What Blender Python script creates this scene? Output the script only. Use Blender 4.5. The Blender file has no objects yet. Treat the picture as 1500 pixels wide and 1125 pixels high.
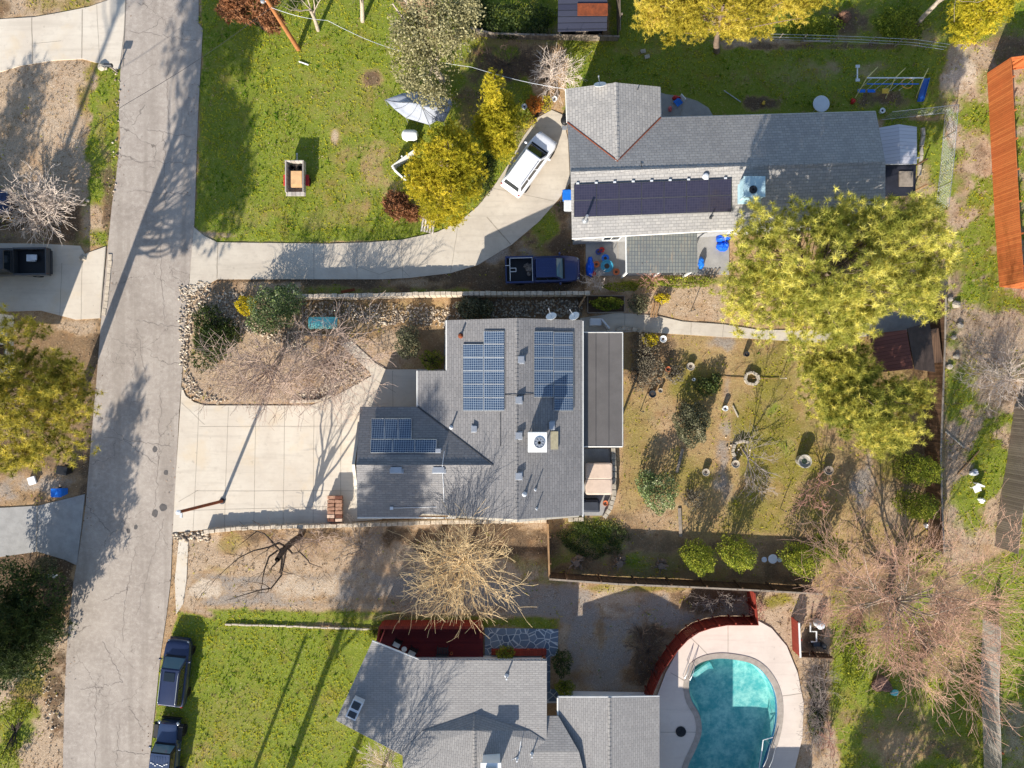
import bpy, math, random
import numpy as np
from mathutils import Vector, Matrix, Euler
R = math.radians
rs = np.random.RandomState(11)
random.seed(5)
scene = bpy.context.scene
COL = scene.collection
H = 52.0
SUN_EL, SUN_DX, SUN_DY = R(28.0), .36, .93     # horizontal direction in which shadows fall

def P(px, py, h=0.0):
    k = (H - h) / H / 20.0
    return Vector(((px - 750) * k, (562.5 - py) * k, h))
def PP(pts, h=0.0): return [P(a, b, h) for a, b in pts]
def onz(px, py, fz):
    z = 3.0
    for _ in range(25):
        p = P(px, py, z); z = fz(p.x, p.y)
    return P(px, py, z)

# ------------------------------------------------------------------ objects
def tag(o, label=None, cat=None, group=None, kind=None):
    if label: o['label'] = label
    if cat: o['category'] = cat
    if group: o['group'] = group
    if kind: o['kind'] = kind
    return o
def thing(name, label, cat, loc=(0, 0, 0), rz=0.0, group=None):
    o = bpy.data.objects.new(name, None); COL.objects.link(o)
    o.location = loc; o.rotation_euler = (0, 0, rz); o.empty_display_size = .3
    return tag(o, label, cat, group)
def copy_tree(o, parent=None):
    c = o.copy(); COL.objects.link(c)
    if parent is not None:
        c.parent = parent; c.matrix_parent_inverse = o.matrix_parent_inverse.copy()
    for ch in list(o.children): copy_tree(ch, c)
    return c

class MB:
    def __init__(s): s.v = []; s.f = []; s.m = []
    def add(s, vs, fs, mi=0):
        n = len(s.v); s.v += [tuple(v) for v in vs]
        for f in fs: s.f.append([i + n for i in f]); s.m.append(mi)
        return s
    def box(s, c, d, rz=0.0, mi=0, rot=None):
        M = rot if rot is not None else Matrix.Rotation(rz, 3, 'Z')
        c = Vector(c); vs = []
        for x in (-.5, .5):
            for y in (-.5, .5):
                for z in (-.5, .5): vs.append(c + M @ Vector((x * d[0], y * d[1], z * d[2])))
        return s.add(vs, [(0, 1, 3, 2), (4, 6, 7, 5), (0, 4, 5, 1), (2, 3, 7, 6), (0, 2, 6, 4), (1, 5, 7, 3)], mi)
    def prism(s, poly, z0, z1, mi=0):
        poly = [Vector((p[0], p[1], 0)) for p in poly]
        a = sum(poly[i].x * poly[(i + 1) % len(poly)].y - poly[(i + 1) % len(poly)].x * poly[i].y for i in range(len(poly)))
        if a < 0: poly = poly[::-1]
        n = len(poly)
        vs = [(p.x, p.y, z0) for p in poly] + [(p.x, p.y, z1) for p in poly]
        fs = [tuple(range(n - 1, -1, -1)), tuple(range(n, 2 * n))] + [(i, (i + 1) % n, n + (i + 1) % n, n + i) for i in range(n)]
        return s.add(vs, fs, mi)
    def slab(s, pts, t=.12, mi=0):
        pts = [Vector(p) for p in pts]
        a = sum(pts[i].x * pts[(i + 1) % len(pts)].y - pts[(i + 1) % len(pts)].x * pts[i].y for i in range(len(pts)))
        if a < 0: pts = pts[::-1]
        n = len(pts)
        vs = [tuple(p) for p in pts] + [(p.x, p.y, p.z - t) for p in pts]
        fs = [tuple(range(n)), tuple(range(2 * n - 1, n - 1, -1))] + [(i, n + i, n + (i + 1) % n, (i + 1) % n) for i in range(n)]
        return s.add(vs, fs, mi)
    def sheet(s, pts, mi=0):
        pts = [Vector(p) for p in pts]
        a = sum(pts[i].x * pts[(i + 1) % len(pts)].y - pts[(i + 1) % len(pts)].x * pts[i].y for i in range(len(pts)))
        if a < 0: pts = pts[::-1]
        return s.add(pts, [tuple(range(len(pts)))], mi)
    def tube(s, pts, r, n=8, mi=0, cap=True):
        pts = [Vector(p) for p in pts]
        rr = r if isinstance(r, (list, tuple)) else [r] * len(pts)
        vs = []; up = Vector((0, 0, 1))
        for i, p in enumerate(pts):
            d = (pts[min(i + 1, len(pts) - 1)] - pts[max(i - 1, 0)]).normalized()
            a = d.cross(up) if abs(d.z) < .95 else d.cross(Vector((1, 0, 0)))
            a.normalize(); b = d.cross(a)
            for k in range(n):
                t = 2 * math.pi * k / n
                vs.append(p + (a * math.cos(t) + b * math.sin(t)) * rr[i])
        fs = []
        for i in range(len(pts) - 1):
            for k in range(n):
                k2 = (k + 1) % n
                fs.append((i * n + k, i * n + k2, (i + 1) * n + k2, (i + 1) * n + k))
        if cap:
            fs.append(tuple(range(n))); fs.append(tuple(range(len(pts) * n - 1, (len(pts) - 1) * n - 1, -1)))
        return s.add(vs, fs, mi)
    def lathe(s, prof, c=(0, 0, 0), n=20, mi=0, axis='Z'):
        vs = []; c = Vector(c)
        for r, z in prof:
            for k in range(n):
                t = 2 * math.pi * k / n
                q = Vector((r * math.cos(t), r * math.sin(t), z))
                if axis == 'Y': q = Vector((q.x, q.z, q.y))
                if axis == 'X': q = Vector((q.z, q.x, q.y))
                vs.append(c + q)
        fs = [(i * n + k, i * n + (k + 1) % n, (i + 1) * n + (k + 1) % n, (i + 1) * n + k) for i in range(len(prof) - 1) for k in range(n)]
        if prof[0][0] > 1e-4: fs.append(tuple(range(n - 1, -1, -1)))
        if prof[-1][0] > 1e-4: fs.append(tuple(range((len(prof) - 1) * n, len(prof) * n)))
        return s.add(vs, fs, mi)
    def ell(s, c, r, n=12, m=8, mi=0, jit=0.0):
        vs = []; c = Vector(c)
        for i in range(m + 1):
            a = math.pi * i / m - math.pi / 2
            for k in range(n):
                t = 2 * math.pi * k / n
                q = 1 + (random.uniform(-jit, jit) if 0 < i < m else 0)
                vs.append(c + Vector((r[0] * math.cos(a) * math.cos(t) * q, r[1] * math.cos(a) * math.sin(t) * q, r[2] * math.sin(a) * q)))
        fs = [(i * n + k, i * n + (k + 1) % n, (i + 1) * n + (k + 1) % n, (i + 1) * n + k) for i in range(m) for k in range(n)]
        return s.add(vs, fs, mi)
    def loft(s, rings, mi=0, cap=True, closed=True):
        n = len(rings[0]); vs = [p for r_ in rings for p in r_]
        e = n if closed else n - 1
        fs = [(i * n + k, i * n + (k + 1) % n, (i + 1) * n + (k + 1) % n, (i + 1) * n + k) for i in range(len(rings) - 1) for k in range(e)]
        if cap: fs.append(tuple(range(n - 1, -1, -1))); fs.append(tuple(range((len(rings) - 1) * n, len(rings) * n)))
        return s.add(vs, fs, mi)
    def build(s, name, mats, parent=None, world=True, smooth=False, bevel=0.0, fix=True):
        me = bpy.data.meshes.new(name)
        me.from_pydata(s.v, [], s.f)
        mats = mats if isinstance(mats, (list, tuple)) else [mats]
        for m in mats: me.materials.append(m)
        if len(mats) > 1: me.polygons.foreach_set('material_index', s.m)
        if fix:
            import bmesh
            bm = bmesh.new(); bm.from_mesh(me); bmesh.ops.recalc_face_normals(bm, faces=bm.faces); bm.to_mesh(me); bm.free()
        if smooth: me.polygons.foreach_set('use_smooth', [True] * len(me.polygons))
        uv = me.uv_layers.new(name='UVMap')
        for p in me.polygons:
            n = p.normal
            u = Vector((-n.y, n.x, 0))
            u = u.normalized() if u.length > .02 else Vector((1, 0, 0))
            w = n.cross(u)
            for li in p.loop_indices:
                q = me.vertices[me.loops[li].vertex_index].co
                uv.data[li].uv = (q.dot(u), q.dot(w))
        o = bpy.data.objects.new(name, me); COL.objects.link(o)
        if smooth:
            try: me.set_sharp_from_angle(angle=R(35))
            except Exception: pass
        if bevel:
            b = o.modifiers.new('bevel', 'BEVEL'); b.width = bevel; b.segments = 2; b.limit_method = 'ANGLE'
        if parent is not None:
            o.parent = parent
            if world and parent.type == 'EMPTY': o.matrix_parent_inverse = parent.matrix_basis.inverted()
        return o

def bulk(name, V, F, mats, parent=None, tint=None, mi=None, smooth=False):
    """fast mesh from arrays: V (N,3), F (M,k) or a list of such arrays"""
    Fs = F if isinstance(F, list) else [F]
    me = bpy.data.meshes.new(name)
    me.vertices.add(len(V)); me.vertices.foreach_set('co', np.ascontiguousarray(V, dtype=np.float32).ravel())
    nl = sum(f.size for f in Fs); npol = sum(len(f) for f in Fs)
    me.loops.add(nl); me.loops.foreach_set('vertex_index', np.concatenate([f.ravel() for f in Fs]).astype(np.int32))
    me.polygons.add(npol)
    tot = np.concatenate([np.full(len(f), f.shape[1]) for f in Fs]); st = np.concatenate([[0], np.cumsum(tot)[:-1]])
    me.polygons.foreach_set('loop_start', st.astype(np.int32)); 
    try: me.polygons.foreach_set('loop_total', tot.astype(np.int32))
    except Exception: pass
    mats = mats if isinstance(mats, (list, tuple)) else [mats]
    for m in mats: me.materials.append(m)
    if mi is not None: me.polygons.foreach_set('material_index', mi.astype(np.int32))
    if smooth: me.polygons.foreach_set('use_smooth', np.ones(npol, dtype=bool))
    if tint is not None:
        a = me.attributes.new('tint', 'FLOAT', 'POINT'); a.data.foreach_set('value', np.asarray(tint, dtype=np.float32))
    me.update(calc_edges=True); me.validate()
    o = bpy.data.objects.new(name, me); COL.objects.link(o)
    if parent is not None:
        o.parent = parent
        if parent.type == 'EMPTY': o.matrix_parent_inverse = parent.matrix_basis.inverted()
    return o

# ------------------------------------------------------------------ materials
def srgb(r, g, b):
    f = lambda c: (c / 255 / 12.92) if c / 255 <= .04045 else ((c / 255 + .055) / 1.055) ** 2.4
    return (f(r), f(g), f(b), 1)
class NT:
    def __init__(s, name):
        s.m = bpy.data.materials.new(name); s.m.use_nodes = True
        s.t = s.m.node_tree; s.n = s.t.nodes; s.n.clear()
        s.out = s.N('ShaderNodeOutputMaterial')
    def N(s, typ, **kw):
        x = s.n.new(typ)
        for k, v in kw.items():
            if k.startswith('i_'):
                key = k[2:]; key = int(key) if key.isdigit() else key.replace('_', ' ')
                x.inputs[key].default_value = v
            else: setattr(x, k, v)
        return x
    def L(s, a, b): s.t.links.new(a, b)
    def noise(s, co, scale, det=4, rough=.6, dist=0.0):
        x = s.N('ShaderNodeTexNoise'); x.inputs['Scale'].default_value = scale; x.inputs['Detail'].default_value = det
        x.inputs['Roughness'].default_value = rough; x.inputs['Distortion'].default_value = dist
        if co is not None: s.L(co, x.inputs['Vector'])
        return x.outputs['Fac']
    def math(s, op, a, b=None, c=None, clamp=False):
        x = s.N('ShaderNodeMath', operation=op); x.use_clamp = clamp
        for i, q in enumerate((a, b, c)):
            if q is None: continue
            if isinstance(q, (int, float)): x.inputs[i].default_value = q
            else: s.L(q, x.inputs[i])
        return x.outputs[0]
    def step(s, v, lo, hi, a=0.0, b=1.0):
        x = s.N('ShaderNodeMapRange', interpolation_type='SMOOTHSTEP')
        s.L(v, x.inputs[0])
        for i, q in zip((1, 2, 3, 4), (lo, hi, a, b)): x.inputs[i].default_value = q
        return x.outputs[0]
    def mix(s, fac, a, b, mode='MIX'):
        x = s.N('ShaderNodeMix', data_type='RGBA', blend_type=mode)
        if isinstance(fac, (int, float)): x.inputs[0].default_value = fac
        else: s.L(fac, x.inputs[0])
        for i, q in ((6, a), (7, b)):
            if isinstance(q, tuple): x.inputs[i].default_value = q if len(q) == 4 else (*q, 1)
            else: s.L(q, x.inputs[i])
        return x.outputs[2]
    def bump(s, h, strength=.5, dist=.05):
        x = s.N('ShaderNodeBump'); x.inputs['Strength'].default_value = strength; x.inputs['Distance'].default_value = dist
        s.L(h, x.inputs['Height']); return x.outputs[0]
    def bsdf(s, col, rough=.8, metal=0.0, nrm=None, spec=.3, coat=0.0):
        x = s.N('ShaderNodeBsdfPrincipled')
        if isinstance(col, tuple): x.inputs['Base Color'].default_value = col if len(col) == 4 else (*col, 1)
        else: s.L(col, x.inputs['Base Color'])
        if isinstance(rough, (int, float)): x.inputs['Roughness'].default_value = rough
        else: s.L(rough, x.inputs['Roughness'])
        x.inputs['Metallic'].default_value = metal; x.inputs['Specular IOR Level'].default_value = spec
        x.inputs['Coat Weight'].default_value = coat
        if nrm is not None: s.L(nrm, x.inputs['Normal'])
        s.L(x.outputs[0], s.out.inputs[0]); return x
    def co(s, which='Object'): return s.N('ShaderNodeTexCoord').outputs[which]

def sc(c, k): return (min(c[0] * k, 1), min(c[1] * k, 1), min(c[2] * k, 1), 1)
_mc = {}
def mat(name, col, rough=.8, var=.18, scale=3.0, bump=.2, bd=.02, metal=0.0, col2=None, fine=25.0, spec=.3, coat=0.0):
    if name in _mc: return _mc[name]
    t = NT(name); co = t.co()
    a = t.noise(co, scale, 5, .65); b = t.noise(co, fine, 3, .6)
    h = t.math('ADD', t.math('MULTIPLY', a, .65), t.math('MULTIPLY', b, .35))
    c2 = col2 if col2 else sc(col, 1 + var)
    cc = t.mix(t.step(h, .32, .68), sc(col, 1 - var) if not col2 else col, c2)
    n = t.bump(h, bump, bd) if bump else None
    t.bsdf(cc, rough, metal, n, spec, coat)
    _mc[name] = t.m; return t.m
def shingle(name, col, col2, row=.2, w=.6, streak=.25, moss=None):
    t = NT(name); uv = t.co('UV'); ob = t.co()
    br = t.N('ShaderNodeTexBrick'); t.L(uv, br.inputs['Vector'])
    br.inputs['Scale'].default_value = 1.0; br.inputs['Mortar Size'].default_value = .017; br.inputs['Mortar Smooth'].default_value = .3
    br.inputs['Brick Width'].default_value = w; br.inputs['Row Height'].default_value = row; br.inputs['Bias'].default_value = 0
    br.inputs['Color1'].default_value = col; br.inputs['Color2'].default_value = col2
    br.inputs['Mortar'].default_value = sc(col, .74)  # dark course lines: shadow under shingle overlaps put into the colour
    big = t.noise(ob, .35, 5, .7, .4); mid = t.noise(ob, 2.2, 5, .7); fine = t.noise(ob, 30, 2, .6)
    c = t.mix(t.math('MULTIPLY', t.step(big, .35, .7), streak), br.outputs['Color'], sc(col, .62))
    c = t.mix(t.math('MULTIPLY', t.step(mid, .5, .75), .3), c, sc(col2, 1.22))
    c = t.mix(t.math('MULTIPLY', t.step(fine, .4, .65), .35), c, sc(col, .66))
    mp = t.N('ShaderNodeMapping'); mp.inputs['Scale'].default_value = (1.6, .14, 1); t.L(uv, mp.inputs[0])
    c = t.mix(t.math('MULTIPLY', t.step(t.noise(mp.outputs[0], 1.5, 5, .7), .5, .72), .3), c, sc(col, .66)); c = t.mix(t.math('MULTIPLY', t.step(t.noise(ob, 7, 4, .75), .64, .7), .5), c, srgb(120, 96, 74))
    if moss: c = t.mix(t.math('MULTIPLY', t.step(t.noise(ob, 1.2, 6, .75), .62, .72), .45), c, moss)
    hh = t.math('SUBTRACT', t.math('MULTIPLY', fine, .4), br.outputs['Fac'])
    t.bsdf(c, .9, 0, t.bump(hh, .6, .02), .2); return t.m
def lined(name, col, col2, step_, axis=0, rough=.75, var=.3, metal=0.0, dark=.45, width=.12, grain=True):
    """boards / corrugations: stripes along one UV axis"""
    t = NT(name); uv = t.co('UV'); ob = t.co()
    sp = t.N('ShaderNodeSeparateXYZ'); t.L(uv, sp.inputs[0])
    v = t.math('DIVIDE', sp.outputs[axis], step_)
    fr = t.math('FRACT', v); fl = t.math('FLOOR', v)
    wn = t.N('ShaderNodeTexWhiteNoise', noise_dimensions='1D'); t.L(fl, wn.inputs['W'])
    c = t.mix(wn.outputs['Value'], col, col2)
    mp = t.N('ShaderNodeMapping'); mp.inputs['Scale'].default_value = (1.2, 14, 14) if axis == 1 else (14, 1.2, 14)
    t.L(uv, mp.inputs[0])
    if grain: c = t.mix(t.math('MULTIPLY', t.step(t.noise(mp.outputs[0], 2.2, 5, .7), .35, .75), var), c, sc(col, .45))
    c = t.mix(t.math('MULTIPLY', t.step(t.noise(ob, .9, 5, .7), .45, .75), var), c, sc(col2, 1.25))
    ln = t.math('LESS_THAN', fr, width)
    c = t.mix(t.math('MULTIPLY', ln, dark + .3), c, sc(col, .25))
    t.bsdf(c, rough, metal, t.bump(t.math('SUBTRACT', 1.0, ln), .5, .015), .3); return t.m
def leafmat(name, dark, light, gold=None, trans=.25, rough=.6):
    t = NT(name)
    at = t.N('ShaderNodeAttribute', attribute_name='tint'); f = at.outputs['Fac']
    c = t.mix(t.step(f, 0, 1), dark, light)
    if gold: c = t.mix(t.math('MULTIPLY', t.step(f, .72, .95), .8), c, gold)
    p = t.bsdf(c, rough, 0, None, .25)
    tr = t.N('ShaderNodeBsdfTranslucent'); t.L(c, tr.inputs[0])
    mx = t.N('ShaderNodeMixShader'); mx.inputs[0].default_value = trans
    t.L(p.outputs[0], mx.inputs[1]); t.L(tr.outputs[0], mx.inputs[2]); t.L(mx.outputs[0], t.out.inputs[0])
    return t.m

# common plain materials
M = {}
M['white'] = mat('white_paint', srgb(228, 228, 226), .5, .05, 2, .05)
M['trim'] = mat('white_trim', srgb(215, 213, 208), .55, .08, 2, .05)
M['cream'] = mat('cream_stucco', srgb(205, 196, 180), .9, .08, 3, .25)
M['greywall'] = mat('grey_siding', srgb(150, 150, 150), .85, .1, 2, .2)
M['concrete'] = mat('plain_concrete', srgb(164, 158, 146), .9, .12, 1.2, .25, .01)
M['greyconc'] = mat('grey_concrete', srgb(150, 148, 145), .9, .16, 1.4, .3, .01)
M['block'] = mat('wall_block', srgb(188, 174, 155), .92, .28, 3.5, .6, .03)
M['stone'] = mat('pale_stone', srgb(164, 154, 138), .9, .35, 4, .5, .03)
M['black'] = mat('black_plastic', srgb(28, 29, 32), .5, .2, 5, .05)
M['rubber'] = mat('tyre_rubber', srgb(24, 24, 25), .85, .2, 5, .1)
M['darkgrey'] = mat('dark_grey_metal', srgb(60, 62, 66), .45, .15, 4, .05, metal=.3)
M['steel'] = mat('steel', srgb(175, 178, 182), .35, .1, 4, .03, metal=.6)
M['rust'] = mat('rusty_steel', srgb(140, 72, 40), .9, .3, 3, .3, col2=srgb(95, 50, 32))
M['redwood'] = lined('red_stained_boards', srgb(150, 58, 42), srgb(128, 48, 36), .14, 0)
M['deckred'] = lined('dark_red_decking', srgb(108, 34, 38), srgb(94, 28, 33), .14, 1, dark=.3, var=.15, width=.1)
M['orange'] = lined('orange_stained_boards', srgb(206, 120, 66), srgb(176, 92, 48), .15, 0, var=.65)
M['greywood'] = lined('weathered_grey_boards', srgb(142, 130, 116), srgb(112, 100, 90), .15, 0, var=.45)
M['brownwood'] = lined('brown_fence_boards', srgb(120, 92, 70), srgb(88, 66, 50), .15, 0, var=.4)
M['whitewood'] = lined('chalky_white_boards', srgb(190, 182, 172), srgb(160, 150, 140), .3, 0, var=.35)
M['timber'] = mat('timber', srgb(150, 118, 84), .85, .25, 3, .3)
M['greytimber'] = mat('grey_timber', srgb(140, 128, 115), .9, .25, 3, .3)
M['pole'] = mat('creosoted_pole_wood', srgb(164, 108, 66), .85, .25, 2, .3)
M['bark'] = mat('bark', srgb(122, 104, 90), .95, .3, 4, .7, .05)
M['darkbark'] = mat('dark_bark', srgb(66, 56, 50), .95, .3, 4, .7, .05)
M['palebark'] = mat('pale_bark', srgb(172, 158, 142), .95, .25, 4, .6, .04)
M['terracotta'] = mat('terracotta', srgb(190, 110, 72), .85, .15, 5, .15)
M['teal'] = mat('teal_canvas', srgb(110, 190, 190), .7, .15, 3, .2)
M['blue'] = mat('blue_plastic', srgb(30, 110, 205), .45, .12, 4, .05)
M['bluetarp'] = mat('blue_tarpaulin', srgb(15, 90, 215), .5, .15, 4, .5, .04)
M['red'] = mat('red_plastic', srgb(180, 42, 42), .5, .15, 4, .05)
M['yellow'] = mat('yellow_plastic', srgb(222, 180, 70), .5, .12, 4, .05)
M['tarp'] = mat('grey_tarpaulin', srgb(150, 155, 166), .6, .12, 2.5, .3, .03)
M['beige'] = mat('beige_vinyl', srgb(200, 178, 160), .6, .1, 2, .1)
M['lightgrey'] = mat('light_grey_plastic', srgb(205, 208, 212), .5, .06, 3, .03)
def glass(name, col, rough=.06):
    t = NT(name); p = t.bsdf(col, rough, 0, None, .6); return t.m
M['glass'] = glass('tinted_glass', srgb(26, 34, 40))
M['screen'] = glass('windscreen_glass', srgb(92, 122, 134), .05)  # pale teal base: sky reflection put into the glass colour
def paint(name, col, flake=.0):
    t = NT(name); ob = t.co()
    c = t.mix(t.step(t.noise(ob, 6, 5, .7), .35, .75), sc(col, .93), sc(col, 1.08))
    t.bsdf(c, .32, flake, None, .45, .6); return t.m
M['p_white'] = paint('white_car_paint', srgb(232, 234, 240))
M['p_navy'] = paint('navy_car_paint', srgb(28, 40, 72), .2)
M['p_dark'] = paint('dark_blue_car_paint', srgb(34, 48, 96), .15)
M['p_blue'] = paint('slate_blue_car_paint', srgb(46, 62, 92), .25)
M['p_grey'] = paint('charcoal_car_paint', srgb(62, 62, 64), .2)
# ------------------------------------------------------------------ the ground
GX = np.concatenate([[-420, -200, -110, -70], np.arange(-50, 50.01, .2), [70, 110, 200, 420]])
GY = np.concatenate([[-420, -200, -100, -60], np.arange(-39, 39.01, .2), [60, 100, 200, 420]])
XX, YY = np.meshgrid(GX, GY)
W = np.zeros(XX.shape + (6,))
PAVED = np.zeros(XX.shape)
def fbm(x, y, s, seed=0):
    v = 0; a = 1.0; tot = 0; q = np.random.RandomState(seed + 77)
    for o in range(5):
        for _ in range(3):
            th = q.rand() * 6.283; ph = q.rand() * 6.283
            v = v + a * np.sin((x * math.cos(th) + y * math.sin(th)) * s + ph + 1.7 * np.sin((x * math.sin(th) - y * math.cos(th)) * s * .7 + ph * 2))
            tot += a
        s *= 2.1; a *= .62
    return v / tot * 1.6
NW = fbm(XX, YY, .9, 1); NS = fbm(XX, YY, 2.6, 9)
def sdf(poly):
    """signed distance in metres to a pixel polygon (positive inside), on the grid"""
    pts = [P(a, b) for a, b in poly]
    best = np.full(XX.shape, 1e9); ins = np.zeros(XX.shape, bool)
    for i in range(len(pts)):
        a = pts[i]; b = pts[(i + 1) % len(pts)]
        ex, ey = b.x - a.x, b.y - a.y; l2 = ex * ex + ey * ey + 1e-9
        t = np.clip(((XX - a.x) * ex + (YY - a.y) * ey) / l2, 0, 1)
        best = np.minimum(best, np.hypot(XX - a.x - t * ex, YY - a.y - t * ey))
        if abs(b.y - a.y) > 1e-9:
            c = ((a.y > YY) != (b.y > YY)) & (XX < (b.x - a.x) * (YY - a.y) / (b.y - a.y) + a.x)
            ins ^= c
    return np.where(ins, best, -best)
def sm(x, a, b):
    t = np.clip((x - a) / (b - a), 0, 1); return t * t * (3 - 2 * t)
def zone(poly, ch, soft=.6, k=1.0, wob=.5):
    w = sm(sdf(poly) + NW * wob + NS * wob * .4, -soft, soft) * k
    W[...] = W * (1 - w)[..., None]
    if ch is not None: W[..., ch] += w
def patch(px, py, rx, ry, ch, k=1.0, wob=.8):
    c = P(px, py)
    d = 1 - np.hypot((XX - c.x) / (rx / 20), (YY - c.y) / (ry / 20)) + NW * wob + NS * .25
    w = sm(d, -.35, .75) * k
    W[...] = W * (1 - w)[..., None]; W[..., ch] += w
def rect(x0, y0, x1, y1): return [(x0, y0), (x1, y0), (x1, y1), (x0, y1)]
GREEN, MOSS, GRAVEL, MULCH, DRY, PALE = range(6)
W[..., DRY] = .35
# far surroundings: mixed grass and dirt
far = (np.abs(XX) > 38) | (np.abs(YY) > 29)
W[..., GREEN] = np.where(far, .5 + .5 * NW, W[..., GREEN])
# top left
zone(rect(-40, -30, 185, 30), DRY); patch(70, 10, 90, 25, MOSS, .6); patch(10, 15, 40, 30, MULCH, .6)
zone([(-60, 85), (150, 92), (138, 300), (-60, 300)], DRY, .4); patch(70, 170, 70, 60, PALE, .45); patch(20, 200, 40, 60, MULCH, .25); patch(130, 130, 14, 60, MOSS, .6); patch(140, 95, 14, 14, MOSS, .8)
zone([(138, 95), (180, 95), (176, 190), (168, 290), (155, 360), (95, 358), (125, 290), (132, 180)], GREEN, .35, .9); patch(135, 325, 25, 30, DRY, .8); patch(160, 280, 12, 60, MULCH, .7); patch(150, 180, 12, 40, MOSS, .5)
zone(rect(-60, 295, 118, 358), MULCH, .4, .8); patch(40, 345, 60, 14, PALE, .4)
zone(rect(-60, 470, 150, 745), MULCH, .5, .55); patch(45, 715, 60, 25, GRAVEL, .7); patch(20, 600, 80, 80, MULCH, .6); patch(110, 480, 30, 14, DRY, .8)
zone([(-60, 812), (105, 812), (102, 900), (60, 960), (-60, 1000)], MULCH, .4)
zone([(-60, 1010), (30, 985), (70, 930), (98, 900), (100, 1130), (-60, 1130)], DRY, .4); patch(30, 1060, 40, 50, GREEN, .7); patch(40, 1000, 40, 26, MOSS, .8); patch(80, 1040, 14, 90, MULCH, .7); patch(10, 1100, 30, 30, GREEN, .7)
# north lawn
LAWN_N = [(296, -20), (560, -20), (640, 60), (760, 66), (790, 150), (750, 240), (690, 312), (640, 345), (590, 352), (318, 356), (286, 330), (292, 170)]
zone(LAWN_N, GREEN, .25, 1, .2)
patch(500, 160, 90, 100, MOSS, .4); patch(520, 280, 70, 50, MOSS, .35); patch(490, 198, 6, 14, PALE, .6); patch(545, 112, 13, 14, MULCH, .7); patch(350, 150, 40, 30, DRY, .25)
patch(480, 318, 120, 22, MOSS, .35); patch(330, 345, 40, 7, DRY, .8); patch(380, 300, 60, 40, MOSS, .3)
patch(720, 150, 70, 80, MULCH, .55); patch(640, 290, 50, 50, MULCH, .5); patch(600, 300, 40, 40, DRY, .4); patch(560, 260, 40, 60, DRY, .35); patch(750, 100, 70, 40, MULCH, .75)
zone([(640, -20), (830, -20), (820, 60), (700, 62), (640, 50)], GREEN, .4, .85); patch(760, 50, 80, 14, DRY, .5)
# north yards
zone(rect(830, 55, 1395, 172), GREEN, .4, .95); patch(1110, 150, 36, 14, MULCH, .9); patch(1300, 145, 55, 16, MULCH, .8); patch(1150, 110, 120, 30, DRY, .4); patch(1270, 100, 60, 14, DRY, .4); patch(930, 75, 60, 8, MOSS, .5)
zone(rect(890, -20, 1510, 62), GREEN, .5, .9); patch(1240, 35, 45, 30, MULCH, .8); patch(1360, 50, 40, 30, DRY, .5); patch(1110, 62, 90, 8, DRY, .8); patch(1240, 68, 140, 6, MULCH, .7)
zone([(1385, 70), (1520, 60), (1520, 800), (1385, 800)], DRY, .4); W[..., MULCH] += .4 * sm(sdf([(1385, 70), (1520, 60), (1520, 800), (1385, 800)]), -.2, .5) * np.clip(.3 - 1.1 * NW + .6 * NS, 0, 1.4); W[..., GREEN] += .8 * sm(sdf([(1385, 70), (1520, 60), (1520, 800), (1385, 800)]), -.2, .5) * np.clip(.5 + 1.2 * NW + .5 * NS, 0, 1.6); patch(1410, 110, 26, 40, PALE, .8); patch(1430, 200, 50, 60, GREEN, .55); patch(1480, 60, 40, 50, MULCH, .6); patch(1420, 350, 40, 60, GREEN, .7); patch(1450, 350, 20, 100, GREEN, .6); patch(1410, 260, 14, 40, MULCH, .4); patch(1400, 420, 14, 50, MULCH, .4); patch(1440, 440, 50, 20, GREEN, .7)
zone(rect(1296, 172, 1390, 320), GREEN, .3, .8); patch(1350, 270, 16, 30, DRY, .6); patch(1320, 310, 40, 24, MULCH, .9)
# strip south of the north driveway, truck parking
zone([(318, 405), (600, 404), (700, 385), (790, 325), (835, 270), (858, 300), (860, 436), (440, 436), (300, 425)], MULCH, .2, .8, .15)
patch(520, 426, 120, 9, GREEN, .5); patch(790, 335, 26, 40, GREEN, .75); patch(720, 370, 60, 22, GRAVEL, .8); patch(650, 430, 60, 7, GREEN, .6); patch(600, 414, 60, 8, DRY, .5); patch(840, 320, 14, 40, GRAVEL, .6)
# front bed of the central lot
zone([(262, 415), (440, 412), (442, 500), (545, 550), (490, 585), (300, 592), (262, 560)], DRY, .2, .85, .2); patch(400, 530, 60, 40, DRY, .9); patch(318, 555, 30, 26, None if 0 else PALE, .25); patch(330, 430, 60, 18, MULCH, .4); patch(480, 560, 60, 16, MULCH, .45)
zone([(440, 437), (655, 437), (655, 545), (560, 541), (505, 495), (442, 490)], MOSS, .15, .3, .2); patch(560, 510, 50, 40, DRY, .6); patch(520, 510, 30, 26, PALE, .4); patch(625, 500, 24, 40, MULCH, .5)
zone([(655, 436), (862, 436), (850, 470), (655, 470)], MULCH, .2, .6, .1)
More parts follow.
